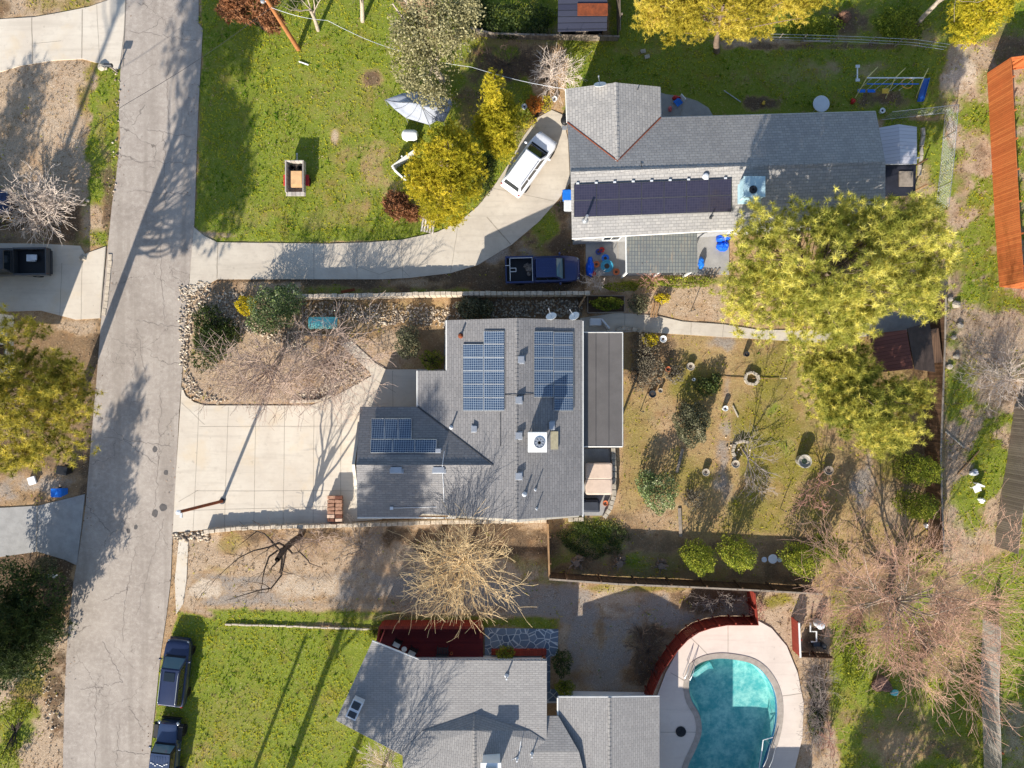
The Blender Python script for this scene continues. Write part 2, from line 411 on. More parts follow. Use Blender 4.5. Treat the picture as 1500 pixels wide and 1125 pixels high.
# back garden
zone([(905, 480), (1390, 480), (1390, 780), (1200, 865), (800, 850), (800, 758), (905, 740)], MOSS, .3, .4)
for a in [(930, 640, 40, 60, MOSS, .35), (985, 660, 40, 50, MULCH, .3), (1040, 640, 30, 50, MULCH, .25), (985, 620, 40, 50, DRY, .3), (1130, 620, 80, 90, MOSS, .85), (1170, 640, 60, 60, MOSS, .75), (1010, 690, 40, 30, MOSS, .5), (1120, 700, 50, 40, MOSS, .6), (1000, 570, 24, 24, MOSS, .5), (1130, 600, 18, 16, GREEN, .7), (1150, 655, 16, 14, GREEN, .5), (1020, 560, 40, 40, MOSS, .4), (1060, 500, 26, 18, GRAVEL, .7), (1065, 580, 10, 60, GRAVEL, .55), (1060, 670, 14, 60, GRAVEL, .7), (1075, 740, 30, 40, GRAVEL, .4), (1060, 600, 18, 22, GREEN, .45),
          (1265, 710, 22, 60, GRAVEL, .75), (1235, 680, 30, 20, MULCH, .35), (1150, 740, 60, 40, MOSS, .5), (1090, 770, 60, 40, MOSS, .4), (1310, 660, 26, 50, MOSS, .7), (1310, 740, 40, 40, DRY, .5), (1190, 590, 40, 60, DRY, .4), (1220, 640, 26, 20, MULCH, .5), (950, 520, 34, 56, MULCH, .7), (940, 560, 24, 30, MULCH, .5), (1350, 600, 20, 120, MULCH, .6)]:
    patch(*a)
zone([(803, 760), (925, 745), (1010, 790), (1200, 785), (1190, 862), (1000, 853), (803, 842)], MULCH, .5, .6); patch(1000, 830, 160, 26, GREEN, .4); patch(870, 790, 60, 34, GREEN, .8); patch(960, 760, 50, 30, DRY, .4); patch(1110, 815, 70, 26, GRAVEL, .25)
# between path and neighbour patio
zone([(860, 400), (1060, 400), (1060, 470), (860, 460)], DRY, .3, .7); patch(1000, 412, 120, 9, GREEN, .5); patch(1010, 450, 50, 16, PALE, .4); patch(930, 420, 40, 10, GREEN, .5); patch(900, 425, 60, 8, PALE, .5)
# south lot with gravel drive
zone([(255, 785), (480, 770), (800, 764), (803, 845), (1000, 855), (1100, 865), (1100, 905), (1000, 930), (960, 1020), (820, 1020), (820, 920), (560, 920), (330, 912), (270, 890)], DRY, .3, .75, .2)
zone([(275, 838), (560, 836), (800, 850), (960, 862), (1060, 880), (960, 960), (950, 1015), (830, 1015), (830, 920), (700, 892), (300, 888)], GRAVEL, .5, .75)
for a in [(450, 800, 120, 22, MULCH, .35), (720, 790, 100, 34, MULCH, .85), (580, 784, 90, 18, MULCH, .8), (400, 784, 110, 12, MULCH, .5), (330, 800, 30, 14, MOSS, .5), (300, 860, 40, 14, PALE, .8), (440, 860, 110, 20, PALE, .6), (340, 835, 50, 10, MOSS, .4), (930, 862, 110, 7, MOSS, 1.0), (1060, 872, 60, 10, MULCH, .8), (985, 925, 40, 16, MULCH, .6), (905, 900, 30, 8, PALE, .5), (880, 930, 10, 40, MULCH, .5), (930, 990, 24, 26, MULCH, .6), (850, 1000, 24, 20, MULCH, .5), (660, 850, 40, 30, MULCH, .35), (560, 880, 110, 8, MULCH, .4), (820, 850, 60, 10, GREEN, .5), (910, 875, 60, 16, PALE, .55), (1020, 880, 50, 20, MULCH, .7), (950, 940, 26, 60, MULCH, .6), (880, 960, 40, 40, PALE, .3), (770, 830, 40, 14, GREEN, .35)]:
    patch(*a)
zone([(300, 892), (560, 896), (720, 905), (820, 905), (820, 920), (330, 915)], GREEN, .3, .75, .2); patch(600, 905, 60, 6, MULCH, .6)
# south lawn
LAWN_S = [(262, 895), (330, 912), (560, 922), (555, 940), (495, 1055), (600, 1112), (570, 1160), (214, 1160), (230, 1040), (240, 960)]
zone(LAWN_S, GREEN, .2, 1, .2); patch(330, 1060, 90, 70, MOSS, .4); patch(480, 1080, 60, 60, MOSS, .35); patch(300, 1115, 50, 24, DRY, .3); patch(550, 1115, 22, 22, DRY, .6)
zone([(226, 985), (268, 985), (262, 1060), (250, 1140), (214, 1140)], GREEN, .2, .7)
# south east
zone([(1100, 860), (1200, 862), (1240, 900), (1240, 1160), (1165, 1160), (1178, 1030), (1165, 960), (1130, 915), (1100, 905)], DRY, .3, .75)
for a in [(1140, 880, 36, 14, MOSS, .95), (1120, 905, 24, 14, DRY, .6), (1200, 1040, 18, 90, MULCH, .8), (1195, 930, 18, 26, MULCH, .7)]: patch(*a)
zone([(1215, 865), (1510, 800), (1510, 1160), (1225, 1160)], GREEN, .5, .85)
for a in [(1320, 1080, 80, 60, MULCH, .55), (1290, 1000, 30, 18, MULCH, .6), (1300, 1110, 70, 40, DRY, .4), (1300, 870, 100, 70, MULCH, .75), (1400, 930, 80, 80, MULCH, .6), (1490, 1080, 26, 60, DRY, .6), (1490, 860, 24, 30, GREEN, .8), (1400, 1090, 40, 50, MULCH, .5), (1420, 810, 50, 60, DRY, .5), (1440, 730, 30, 60, MOSS, .3)]: patch(*a)
patch(1440, 680, 30, 60, GREEN, .95); patch(1425, 745, 26, 40, GREEN, .5); patch(1460, 500, 50, 40, DRY, .9); patch(1460, 560, 40, 20, PALE, .4); patch(1390, 560, 10, 60, GREEN, .5)

out_ = (np.abs(XX) > 48) | (np.abs(YY) > 37.5); W[out_] = (.5, .1, 0, .15, .3, 0)
# ------------------------------------------------------------------ paved outlines (pixels)
ROAD = [(190, -500), (183, -60), (179, 60), (176, 110), (174, 170), (176, 200), (170, 260), (164, 300), (157, 370), (151, 430), (148, 470), (141, 560), (133, 650), (125, 745), (117, 800), (108, 850), (102, 900), (97, 960), (94, 1040), (90, 1200), (80, 1700),
        (170, 1700), (208, 1200), (218, 1125), (228, 1030), (235, 960), (244, 900), (250, 850), (252, 800), (254, 770), (262, 610), (268, 530), (275, 430), (284, 345), (286, 290), (290, 170), (295, 80), (297, 42), (291, 35), (291, -60), (298, -500)]
D_NW = [(-200, 28), (0, 28), (50, 25), (90, 18), (130, 10), (170, -4), (184, -10), (181, 50), (175, 100), (168, 102), (150, 94), (120, 86), (80, 88), (30, 96), (0, 105), (-200, 112)]
D_W = [(-200, 354), (60, 357), (117, 360), (124, 372), (155, 361), (151, 410), (147, 466), (110, 468), (60, 455), (-200, 462)]
D_SW = [(-200, 744), (0, 744), (55, 741), (124, 724), (118, 780), (112, 828), (95, 820), (55, 808), (0, 816), (-200, 820)]
D_N = [(284, 333), (300, 346), (318, 355), (480, 357), (540, 355), (590, 351), (640, 340), (672, 325), (700, 302), (722, 275), (745, 240), (768, 198), (788, 172), (808, 161), (824, 168), (832, 205), (835, 268), (818, 292), (790, 324), (750, 358), (700, 388), (660, 400), (600, 407), (560, 409), (318, 409), (276, 432), (280, 380)]
D_C = [(266, 567), (272, 580), (284, 589), (300, 594), (455, 594), (490, 581), (544, 551), (541, 544), (498, 504), (515, 500), (532, 515), (550, 532), (565, 541), (650, 541), (650, 606), (560, 612), (560, 761), (480, 767), (350, 772), (253, 780), (258, 690)]
WALK = [(850, 466), (905, 458), (960, 462), (1000, 471), (1060, 475), (1110, 483), (1200, 484), (1270, 472), (1345, 448), (1356, 468), (1290, 490), (1200, 502), (1100, 496), (1000, 490), (935, 486), (850, 489)]
SIDE = [(262, 790), (276, 790), (273, 850), (268, 885), (258, 900), (256, 850)]
PATIO_N = [(858, 338), (1068, 330), (1068, 402), (858, 404)]
POOLDECK = [(960, 1180), (962, 1020), (975, 985), (1000, 940), (1030, 918), (1060, 910), (1105, 906), (1130, 920), (1152, 946), (1168, 985), (1177, 1030), (1175, 1080), (1163, 1130), (1150, 1180)]
HOUSES = [[(530, 545), (660, 470), (905, 470), (905, 755), (530, 755)], [(835, 130), (965, 130), (1290, 170), (1290, 330), (838, 340)], [(500, 945), (815, 970), (960, 1030), (960, 1160), (560, 1160)]]
for q in (ROAD, D_NW, D_W, D_SW, D_N, D_C, WALK, PATIO_N, POOLDECK, *HOUSES):
    PAVED = np.maximum(PAVED, sm(sdf(q), -.12, .1))
W[..., MULCH] = np.clip(W[..., MULCH] + .55 * sm(sdf(ROAD), -.9, 0) * np.clip(.5 + NS, 0, 1), 0, 1)

POOL = [(1013, 985), (1018, 976), (1030, 969), (1048, 965), (1066, 965), (1095, 970), (1112, 979), (1124, 992), (1133, 1008), (1138, 1028), (1138, 1055), (1133, 1080), (1124, 1106), (1112, 1140), (1090, 1165), (1040, 1170), (1008, 1150), (1007, 1125), (1018, 1100), (1026, 1080), (1028, 1064), (1024, 1045), (1013, 1026), (1009, 1004)]
POOLHOLE = sdf(POOL) > -.1

def ground():
    ny, nx = XX.shape
    Z = -.012 + .03 * NS * (1 - PAVED) * (np.abs(XX) < 49) * (np.abs(YY) < 38.5) - .03 * PAVED - .02
    V = np.stack([XX, YY, Z], -1).reshape(-1, 3)
    idx = np.arange(nx * ny).reshape(ny, nx)
    F = np.stack([idx[:-1, :-1], idx[:-1, 1:], idx[1:, 1:], idx[1:, :-1]], -1)
    hole = POOLHOLE[:-1, :-1] | POOLHOLE[:-1, 1:] | POOLHOLE[1:, 1:] | POOLHOLE[1:, :-1]
    F = F[~hole].reshape(-1, 4)
    t = NT('ground_soil'); co = t.co()
    n1 = t.noise(co, 1.1, 6, .65); n2 = t.noise(co, 5, 5, .7); n3 = t.noise(co, 22, 3, .65)
    nn = t.math('ADD', t.math('MULTIPLY', n1, .35), t.math('ADD', t.math('MULTIPLY', n2, .35), t.math('MULTIPLY', n3, .3)))
    A = t.N('ShaderNodeVertexColor', layer_name='zone_a').outputs[0]; B = t.N('ShaderNodeVertexColor', layer_name='zone_b').outputs[0]
    sa = t.N('ShaderNodeSeparateColor'); t.L(A, sa.inputs[0]); sb = t.N('ShaderNodeSeparateColor'); t.L(B, sb.inputs[0])
    c = t.mix(t.step(nn, .35, .65), srgb(150, 118, 84), srgb(196, 164, 124))
    spec = t.step(n3, .5, .68)
    def lay(c, w, a, b, lo=.4, hi=.6, amp=1.3):
        k = t.math('ADD', w, t.math('MULTIPLY', t.math('SUBTRACT', nn, .5), amp))
        return t.mix(t.step(k, lo, hi), c, t.mix(spec, a, b))
    c = lay(c, sb.outputs[1], srgb(176, 152, 126), srgb(206, 188, 166), .2, .8)       # dry grass
    c = lay(c, sb.outputs[2], srgb(196, 178, 156), srgb(216, 202, 184), .2, .8)       # pale dust
    c = lay(c, sa.outputs[2], srgb(148, 138, 128), srgb(180, 170, 160), .2, .8)       # gravel
    c = lay(c, sb.outputs[0], srgb(92, 76, 60), srgb(140, 118, 96), .2, .8)           # mulch, leaf litter
    c = lay(c, sa.outputs[1], srgb(126, 118, 50), srgb(164, 150, 82), .1, .9)         # moss
    c = lay(c, sa.outputs[0], srgb(112, 128, 40), srgb(156, 152, 66), .15, .75)          # grass
    c = t.mix(t.math('MULTIPLY', t.step(n3, .34, .5, 1, 0), .5), c, sc(srgb(90, 74, 58), .8)); n5 = t.noise(co, 9, 4, .75); c = t.mix(t.math('MULTIPLY', t.step(n5, .56, .68), .4), c, srgb(208, 186, 156)); c = t.mix(t.math('MULTIPLY', t.step(n5, .3, .42, 1, 0), .4), c, srgb(96, 78, 58)); n6 = t.noise(co, .5, 5, .7); c = t.mix(t.math('MULTIPLY', t.step(n6, .5, .7), .3), c, srgb(150, 108, 72))
    t.bsdf(c, .95, 0, t.bump(t.math('ADD', n3, n2), .8, .05), .1)
    o = bulk('ground', V, F, t.m, smooth=True)
    me = o.data
    for nm, ch in (('zone_a', (0, 1, 2)), ('zone_b', (3, 4, 5))):
        a = me.color_attributes.new(nm, 'FLOAT_COLOR', 'POINT')
        d = np.ones((ny * nx, 4), dtype=np.float32); d[:, :3] = W.reshape(-1, 6)[:, list(ch)]
        a.data.foreach_set('color', d.ravel())
    tag(o, kind='structure')
ground()

def look(arr, x, y):
    i = np.clip(np.round((x + 50) / .2).astype(int) + 4, 0, XX.shape[1] - 1); j = np.clip(np.round((y + 39) / .2).astype(int) + 4, 0, XX.shape[0] - 1)
    return arr[j, i]

# road with cracks and tar patches
def asphalt():
    t = NT('worn_asphalt'); co = t.co()
    n1 = t.noise(co, .35, 5, .6); n2 = t.noise(co, 3, 5, .7); n3 = t.noise(co, 40, 3, .7)
    c = t.mix(t.step(n1, .3, .7), srgb(152, 141, 131), srgb(174, 163, 152))
    c = t.mix(t.math('MULTIPLY', t.step(n2, .4, .7), .5), c, srgb(196, 186, 174))
    c = t.mix(t.math('MULTIPLY', t.step(n3, .45, .65), .6), c, srgb(116, 108, 102)); c = t.mix(t.math('MULTIPLY', t.step(t.noise(co, 14, 3, .7), .58, .7), .35), c, srgb(206, 196, 184))
    mp = t.N('ShaderNodeMapping'); mp.inputs['Scale'].default_value = (1.1, .05, 1); mp.inputs['Rotation'].default_value = (0, 0, .12); t.L(co, mp.inputs[0])
    c = t.mix(t.math('MULTIPLY', t.step(t.noise(mp.outputs[0], 1.0, 4, .6), .48, .68), .4), c, srgb(134, 124, 114)); c = t.mix(t.math('MULTIPLY', t.step(t.noise(co, 1.3, 4, .7), .64, .72), .4), c, srgb(112, 104, 96))
    # a two-scale crack net
    wob = t.N('ShaderNodeTexNoise'); wob.inputs['Scale'].default_value = 1.6; wob.inputs['Detail'].default_value = 5; t.L(co, wob.inputs['Vector'])
    ad = t.N('ShaderNodeVectorMath', operation='MULTIPLY_ADD'); t.L(wob.outputs['Color'], ad.inputs[0]); ad.inputs[1].default_value = (.9, .9, 0); t.L(co, ad.inputs[2])
    for s_, wd, k, lo, hi in ((.2, .0022, .6, .42, .5), (.42, .004, .5, .52, .6), (1.1, .012, .35, .56, .64)):
        v = t.N('ShaderNodeTexVoronoi', feature='DISTANCE_TO_EDGE'); v.inputs['Scale'].default_value = s_; t.L(ad.outputs[0], v.inputs['Vector'])
        m = t.math('MULTIPLY', t.step(v.outputs['Distance'], wd * .4, wd * 1.5, 1, 0), t.step(t.noise(co, .22, 2, .5), lo, hi))
        c = t.mix(t.math('MULTIPLY', m, k), c, srgb(70, 64, 60))
    t.bsdf(c, .92, 0, t.bump(n3, .5, .01), .15); return t.m
mb = MB(); mb.sheet(PP(ROAD, .0)); tag(mb.build('road', asphalt()), kind='structure')
def strip(mb, pts, w, z, mi=0):
    pts = [Vector((p[0], p[1], 0)) for p in pts]
    L_ = []; R_ = []
    for i, p in enumerate(pts):
        d = (pts[min(i + 1, len(pts) - 1)] - pts[max(i - 1, 0)]).normalized(); n = Vector((-d.y, d.x, 0)) * w / 2
        L_.append(p + n); R_.append(p - n)
    for i in range(len(pts) - 1):
        mb.add([(q.x, q.y, z) for q in (R_[i], R_[i + 1], L_[i + 1], L_[i])], [(0, 1, 2, 3)], mi)
mtar = mat('tar_patch', srgb(92, 88, 86), .9, .2, 4, .3)
mb = MB()
def cpath(a, b, n=10, amp=6):
    out = []
    for i in range(n + 1):
        f = i / n; out.append((a[0] + (b[0] - a[0]) * f + random.uniform(-amp, amp) * (0 < i < n), a[1] + (b[1] - a[1]) * f + random.uniform(-amp, amp) * (0 < i < n)))
    return PP(out)
for a, b in [((262, 600), (236, 640)), ((236, 575), (232, 680)), ((228, 680), (160, 625)), ((190, 860), (150, 880)), ((185, 860), (180, 940)), ((150, 940), (180, 1000)), ((165, 1100), (218, 1105)), ((118, 1010), (180, 1000)), ((175, 1060), (170, 1125)), ((188, 1035), (210, 1070)), ((200, 800), (185, 870)), ((235, 660), (225, 760)), ((190, 280), (280, 285)), ((200, 470), (265, 480)), ((200, 480), (215, 560)), ((180, 235), (280, 240)), ((215, 190), (280, 200)), ((245, 100), (247, 190)), ((240, 195), (243, 300)), ((190, 45), (290, 60)), ((235, 360), (240, 470)), ((150, 640), (250, 655)), ((240, 760), (200, 900)), ((140, 1000), (140, 1125))]:
    strip(mb, cpath(a, b, 22, 2.2), .022, .008)
mbp = MB()
for (x, y, w, h) in [(239, 743, 12, 12), (227, 752, 10, 12), (243, 692, 8, 8), (227, 658, 7, 10), (199, 772, 6, 8), (188, 778, 6, 9)]:
    c = P(x, y); mbp.add([(c.x + w / 40 * math.cos(t) * random.uniform(.8, 1.1), c.y + h / 40 * math.sin(t) * random.uniform(.8, 1.1), .005) for t in np.arange(0, 6.28, .6)], [tuple(range(11))])
ck = mb.build('road_crack_seams', mat('crack_seam', srgb(118, 108, 100), .9, .15, 4, 0)); tag(ck, kind='structure')
tp = mbp.build('road_tar_patches', mtar); tag(tp, kind='structure')

def concrete(name, a, b, stain=.3, warm=None):
    t = NT(name); co = t.co()
    n1 = t.noise(co, .3, 5, .65, .3); n2 = t.noise(co, 2.2, 6, .7); n3 = t.noise(co, 30, 3, .6)
    mp = t.N('ShaderNodeMapping'); mp.inputs['Scale'].default_value = (.5, 4, 1); t.L(co, mp.inputs[0])
    c = t.mix(t.step(n1, .3, .7), a, b)
    c = t.mix(t.math('MULTIPLY', t.step(n2, .5, .8), stain), c, sc(a, .72))
    c = t.mix(t.math('MULTIPLY', t.step(t.noise(mp.outputs[0], .9, 5, .7), .5, .75), stain * .8), c, sc(a, .82))
    mq = t.N('ShaderNodeMapping'); mq.inputs['Scale'].default_value = (.12, 1.6, 1); mq.inputs['Rotation'].default_value = (0, 0, .1); t.L(co, mq.inputs[0])
    c = t.mix(t.math('MULTIPLY', t.step(t.noise(mq.outputs[0], 1.0, 5, .65), .52, .7), .35), c, sc(a, .74)); c = t.mix(t.math('MULTIPLY', t.step(t.noise(co, 1.7, 3, .6), .68, .74), .5), c, sc(a, .6))
    if warm: c = t.mix(t.math('MULTIPLY', t.step(t.noise(co, .5, 4, .6), .52, .7), .4), c, warm)
    c = t.mix(t.math('MULTIPLY', n3, .25), c, sc(a, .8))
    t.bsdf(c, .88, 0, t.bump(n3, .25, .006), .2); return t.m
M['drive'] = concrete('driveway_concrete', srgb(196, 184, 168), srgb(210, 200, 184), .5, srgb(206, 184, 150))
M['drive_n'] = concrete('old_driveway_concrete', srgb(184, 173, 158), srgb(204, 194, 178), .6)
M['joint'] = mat('joint_filler', srgb(152, 142, 128), .95, .2, 4, 0)
def slabs(name, poly, m, joints, z=.03, t=.09):
    mb = MB(); mb.slab(PP(poly, z), t)
    for a, b, w in joints: strip(mb, cpath(a, b, 6, .35), w, z + .004, 1)
    tag(mb.build(name, [m, M['joint']]), kind='structure')
J = .032
slabs('driveway_central', D_C, M['drive'], [((292, 592), (283, 776), J), ((335, 596), (329, 771), J), ((375, 596), (372, 769), J), ((417, 596), (415, 768), J), ((460, 594), (459, 766), J), ((500, 577), (499, 764), J), ((292, 625), (505, 624), J), ((286, 719), (520, 719), J), ((265, 748), (480, 742), .03), ((266, 590), (300, 622), .03), ((262, 735), (290, 718), .03), ((575, 543), (576, 604), J), ((520, 504), (498, 520), J), ((545, 553), (580, 575), J)])
slabs('driveway_north', D_N, M['drive_n'], [((319, 356), (318, 408), .07), ((460, 358), (460, 408), J), ((523, 358), (523, 408), J), ((588, 352), (590, 407), J), ((672, 326), (660, 399), J), ((713, 318), (748, 358), .07), ((722, 276), (812, 295), J), ((523, 390), (556, 402), .03), ((556, 402), (586, 392), .03), ((586, 392), (600, 405), .03)])
slabs('driveway_north_west', D_NW, M['drive'], [((47, 26), (48, 92), .07), ((121, 14), (120, 86), .07), ((142, 7), (146, 90), .03), ((184, 0), (180, 98), .05), ((50, 64), (90, 60), .03)])
slabs('driveway_west', D_W, M['drive'], [((91, 385), (88, 462), J), ((121, 372), (119, 467), J), ((155, 362), (147, 466), .06)])
slabs('driveway_south_west', D_SW, M['greyconc'], [((55, 741), (54, 808), .08)])
slabs('garden_path', WALK, M['drive_n'], [((915, 458), (915, 487), .04), ((1012, 472), (1012, 491), .04), ((970, 464), (966, 489), .03), ((1060, 475), (1058, 494), .04)])
slabs('pavement_strip', SIDE, M['drive'], [], .02)
slabs('patio_north', PATIO_N, M['greyconc'], [((905, 337), (905, 403), .04), ((1020, 332), (1020, 402), .04)], .05)
# half-round back step patio
c = P(985, 172)
slabs('patio_half_round', [(958, 132), (975, 138), (1000, 141), (1022, 148), (1038, 158), (1046, 172), (958, 176)], M['greyconc'], [((1003, 142), (995, 172), .04)], .05)
slabs('shed_pad', [(1262, 470), (1350, 446), (1366, 462), (1366, 486), (1270, 492)], M['greyconc'], [], .05)
# ------------------------------------------------------------------ foliage tools
def rdirs(n, zb=0.0):
    d = rs.normal(size=(n, 3)); d[:, 2] += zb
    return d / np.linalg.norm(d, axis=1)[:, None]
def blades(p, K, l0, l1, wid, zb=.6, tint=None, tj=.2, flat=1.0):
    n = len(p); q = np.repeat(p, K, 0); N = n * K
    d = rdirs(N, zb); d[:, 2] *= flat; d /= np.linalg.norm(d, axis=1)[:, None]
    s = np.cross(d, rdirs(N)); s /= np.linalg.norm(s, axis=1)[:, None] + 1e-9
    L_ = rs.uniform(l0, l1, (N, 1)); w = wid * rs.uniform(.7, 1.3, (N, 1)) / 2
    V = np.stack([q + s * w, q - s * w, q + d * L_], 1).reshape(-1, 3)
    F = np.arange(N * 3).reshape(-1, 3)
    tn = np.repeat(tint if tint is not None else rs.rand(n), K) + rs.uniform(-tj, tj, N)
    return V, F, np.repeat(np.clip(tn, 0, 1), 3)
def leaves(p, size, tint, zb=.5, asp=.55, tj=.2):
    n = len(p); nr = rdirs(n, zb); a = np.cross(nr, rdirs(n)); a /= np.linalg.norm(a, axis=1)[:, None] + 1e-9
    b = np.cross(nr, a); sz = size * rs.uniform(.6, 1.4, (n, 1)) / 2
    V = np.stack([p - a * sz, p + b * sz * asp, p + a * sz, p - b * sz * asp], 1).reshape(-1, 3)
    return V, np.arange(n * 4).reshape(-1, 4), np.repeat(np.clip(tint + rs.uniform(-tj, tj, n), 0, 1), 4)
def lob(px, py, h, rx, ry, rz):
    k = (H - h) / H / 20; c = P(px, py, h); return (c.x, c.y, c.z, rx * k, ry * k, rz)
def shell(lobes, n, inner=.35, zb=.35, gap=.0, seed=0):
    v = np.array([l[3] * l[4] * max(l[5], .5) for l in lobes]) ** .8
    pick = rs.choice(len(lobes), n, p=v / v.sum()); Lb = np.array(lobes)[pick]
    d = rdirs(n, zb); r = 1 - inner * rs.rand(n, 1) ** 1.3
    r *= 1 + .12 * np.sin(d[:, :1] * 7 + d[:, 1:2] * 5 + pick[:, None])
    q = Lb[:, :3] + d * r * Lb[:, 3:6]
    if gap:
        g = fbm(q[:, 0] + q[:, 2] * .7, q[:, 1] - q[:, 2] * .5, 1.1, 3 + seed); q = q[g > gap]
    return q
def segs(S, n=3):
    """S: list of (p0,p1,r0,r1) -> vertex / face arrays of tapering prisms"""
    A = np.array([[*a, *b, r0, r1] for a, b, r0, r1 in S], dtype=float)
    p0, p1, r0, r1 = A[:, :3], A[:, 3:6], A[:, 6:7], A[:, 7:8]
    d = p1 - p0; d /= np.linalg.norm(d, axis=1)[:, None] + 1e-9
    ref = np.where(np.abs(d[:, 2:3]) < .9, np.array([[0, 0, 1.]]), np.array([[1., 0, 0]]))
    a = np.cross(d, ref); a /= np.linalg.norm(a, axis=1)[:, None] + 1e-9; b = np.cross(d, a)
    rings = []
    for P_, R_ in ((p0, r0), (p1, r1)):
        for k in range(n):
            t = 2 * math.pi * k / n; rings.append(P_ + (a * math.cos(t) + b * math.sin(t)) * R_)
    V = np.stack(rings, 1).reshape(-1, 3); m = len(S)
    base = (np.arange(m) * 2 * n)[:, None]
    F = np.concatenate([base + np.array([[k, (k + 1) % n, n + (k + 1) % n, n + k]]) for k in range(n)])
    return V, F
def bend(a, b, n=5, amp=.12, sag=0.0):
    a = np.array(a, float); b = np.array(b, float); L_ = np.linalg.norm(b - a)
    off = rs.normal(size=3) * amp * L_; out = []
    for i in range(n + 1):
        f = i / n; q = a + (b - a) * f + off * math.sin(f * math.pi) * .6 + rs.normal(size=3) * amp * L_ * .1 * (0 < i < n)
        q[2] += sag * L_ * math.sin(f * math.pi); out.append(q)
    return out
def chain(S, pts, r0, r1):
    n = len(pts) - 1
    for i in range(n):
        S.append((pts[i], pts[i + 1], r0 + (r1 - r0) * i / n, r0 + (r1 - r0) * (i + 1) / n))

def pine(label, base, top, lobes, nclump, tufts, mt, cat='tree', name='pine_tree', trunk_r=.32, K=13, l=(.22, .42), wid=.045, csize=.42, limbs=50, bark=None, group=None, gap=-.45, zb=.45, inner=.55, tv=.15):
    b = P(*base); T = thing(name, label, cat, b, 0, group)
    c = shell(lobes, nclump, inner, .6, gap, len(lobes))
    ct = np.clip(.45 + .35 * fbm(c[:, 0], c[:, 1], 1.2, 5) + rs.uniform(-.25, .3, len(c)), 0, 1)
    p = np.repeat(c, tufts, 0) + rs.normal(size=(len(c) * tufts, 3)) * np.array([csize, csize, csize * .55])
    tt = np.repeat(ct, tufts) + rs.uniform(-tv, tv, len(p))
    V, F, tn = blades(p, K, l[0], l[1], wid, zb, tt, .12)
    bulk('crown', V, F, mt, T, tn)
    S = []; tp = np.array(top, float); bb = np.array(b)
    tr = bend(bb, tp, 9, .015); chain(S, tr, trunk_r, trunk_r * .3)
    V, F = segs(S, 9); bulk('trunk', V, F, bark or M['bark'], T, smooth=True)
    S = []
    for i in rs.choice(len(c), min(limbs, len(c)), False):
        q = c[i]; f = np.clip((q[2] - bb[2]) / (tp[2] - bb[2] + 1e-6) - .12, .25, .97)
        chain(S, bend(bb + (tp - bb) * f, q, 5, .1, -.05), .035 + .05 * rs.rand(), .014)
    if S:
        V, F = segs(S, 4); bulk('branch', V, F, bark or M['bark'], T).name = 'branches'
    return T

def bush(label, lobes, n, size, mt, cat='shrub', name='shrub', group=None, zb=.5, asp=.55, inner=.3, gap=0, stem=True, blade=None, twig=0):
    cx = np.mean([l[0] for l in lobes]); cy = np.mean([l[1] for l in lobes])
    T = thing(name, label, cat, (cx, cy, 0), 0, group)
    if not blade and n < 5000: n = int(n * 1.8); size *= .8
    p = shell(lobes, n, inner, .35, gap, len(lobes)); p[:, 2] = np.maximum(p[:, 2], .03)
    # clumping of the leaves
    tn = np.clip(.5 + .35 * fbm(p[:, 0] + p[:, 2], p[:, 1] - p[:, 2], 3.2, 4) + rs.uniform(-.25, .25, len(p)), 0, 1)
    if blade: V, F, t2 = blades(p, blade, size * .6, size * 1.3, size * .28, zb, tn)
    else: V, F, t2 = leaves(p, size, tn, zb, asp)
    bulk('foliage', V, F, mt, T, t2)
    if stem:
        S = []
        for i in rs.choice(len(p), min(26, len(p)), False):
            chain(S, bend((cx + rs.uniform(-.12, .12), cy + rs.uniform(-.12, .12), 0), p[i], 4, .08), .035, .012)
        V, F = segs(S, 4); bulk('stems', V, F, M['darkbark'], T)
    return T

def grow(S, p, d, L_, r, lev, spread, up, maxlev, kids):
    n = 4 if lev < maxlev else 3; pts = [p]; dd = d.copy()
    for i in range(n):
        dd = dd + rs.normal(size=3) * .16; dd[2] += up; dd /= np.linalg.norm(dd)
        pts.append(pts[-1] + dd * L_ / n)
    chain(S, pts, r, r * (.45 if lev < maxlev else .5))
    if lev >= maxlev: return
    k = kids[lev]
    for j in range(k):
        f = rs.uniform(.25, 1.0); i = min(int(f * n), n - 1); q = pts[i] + (pts[i + 1] - pts[i]) * (f * n - i)
        ax = pts[i + 1] - pts[i]; ax = ax / np.linalg.norm(ax)
        s = np.cross(ax, rdirs(1)[0]); s /= np.linalg.norm(s) + 1e-9
        a = rs.uniform(.5, 1.0) * spread; nd = ax * math.cos(a) + s * math.sin(a)
        grow(S, q, nd, L_ * rs.uniform(.4, .72), max(r * .5, .009), lev + 1, spread, up, maxlev, kids)
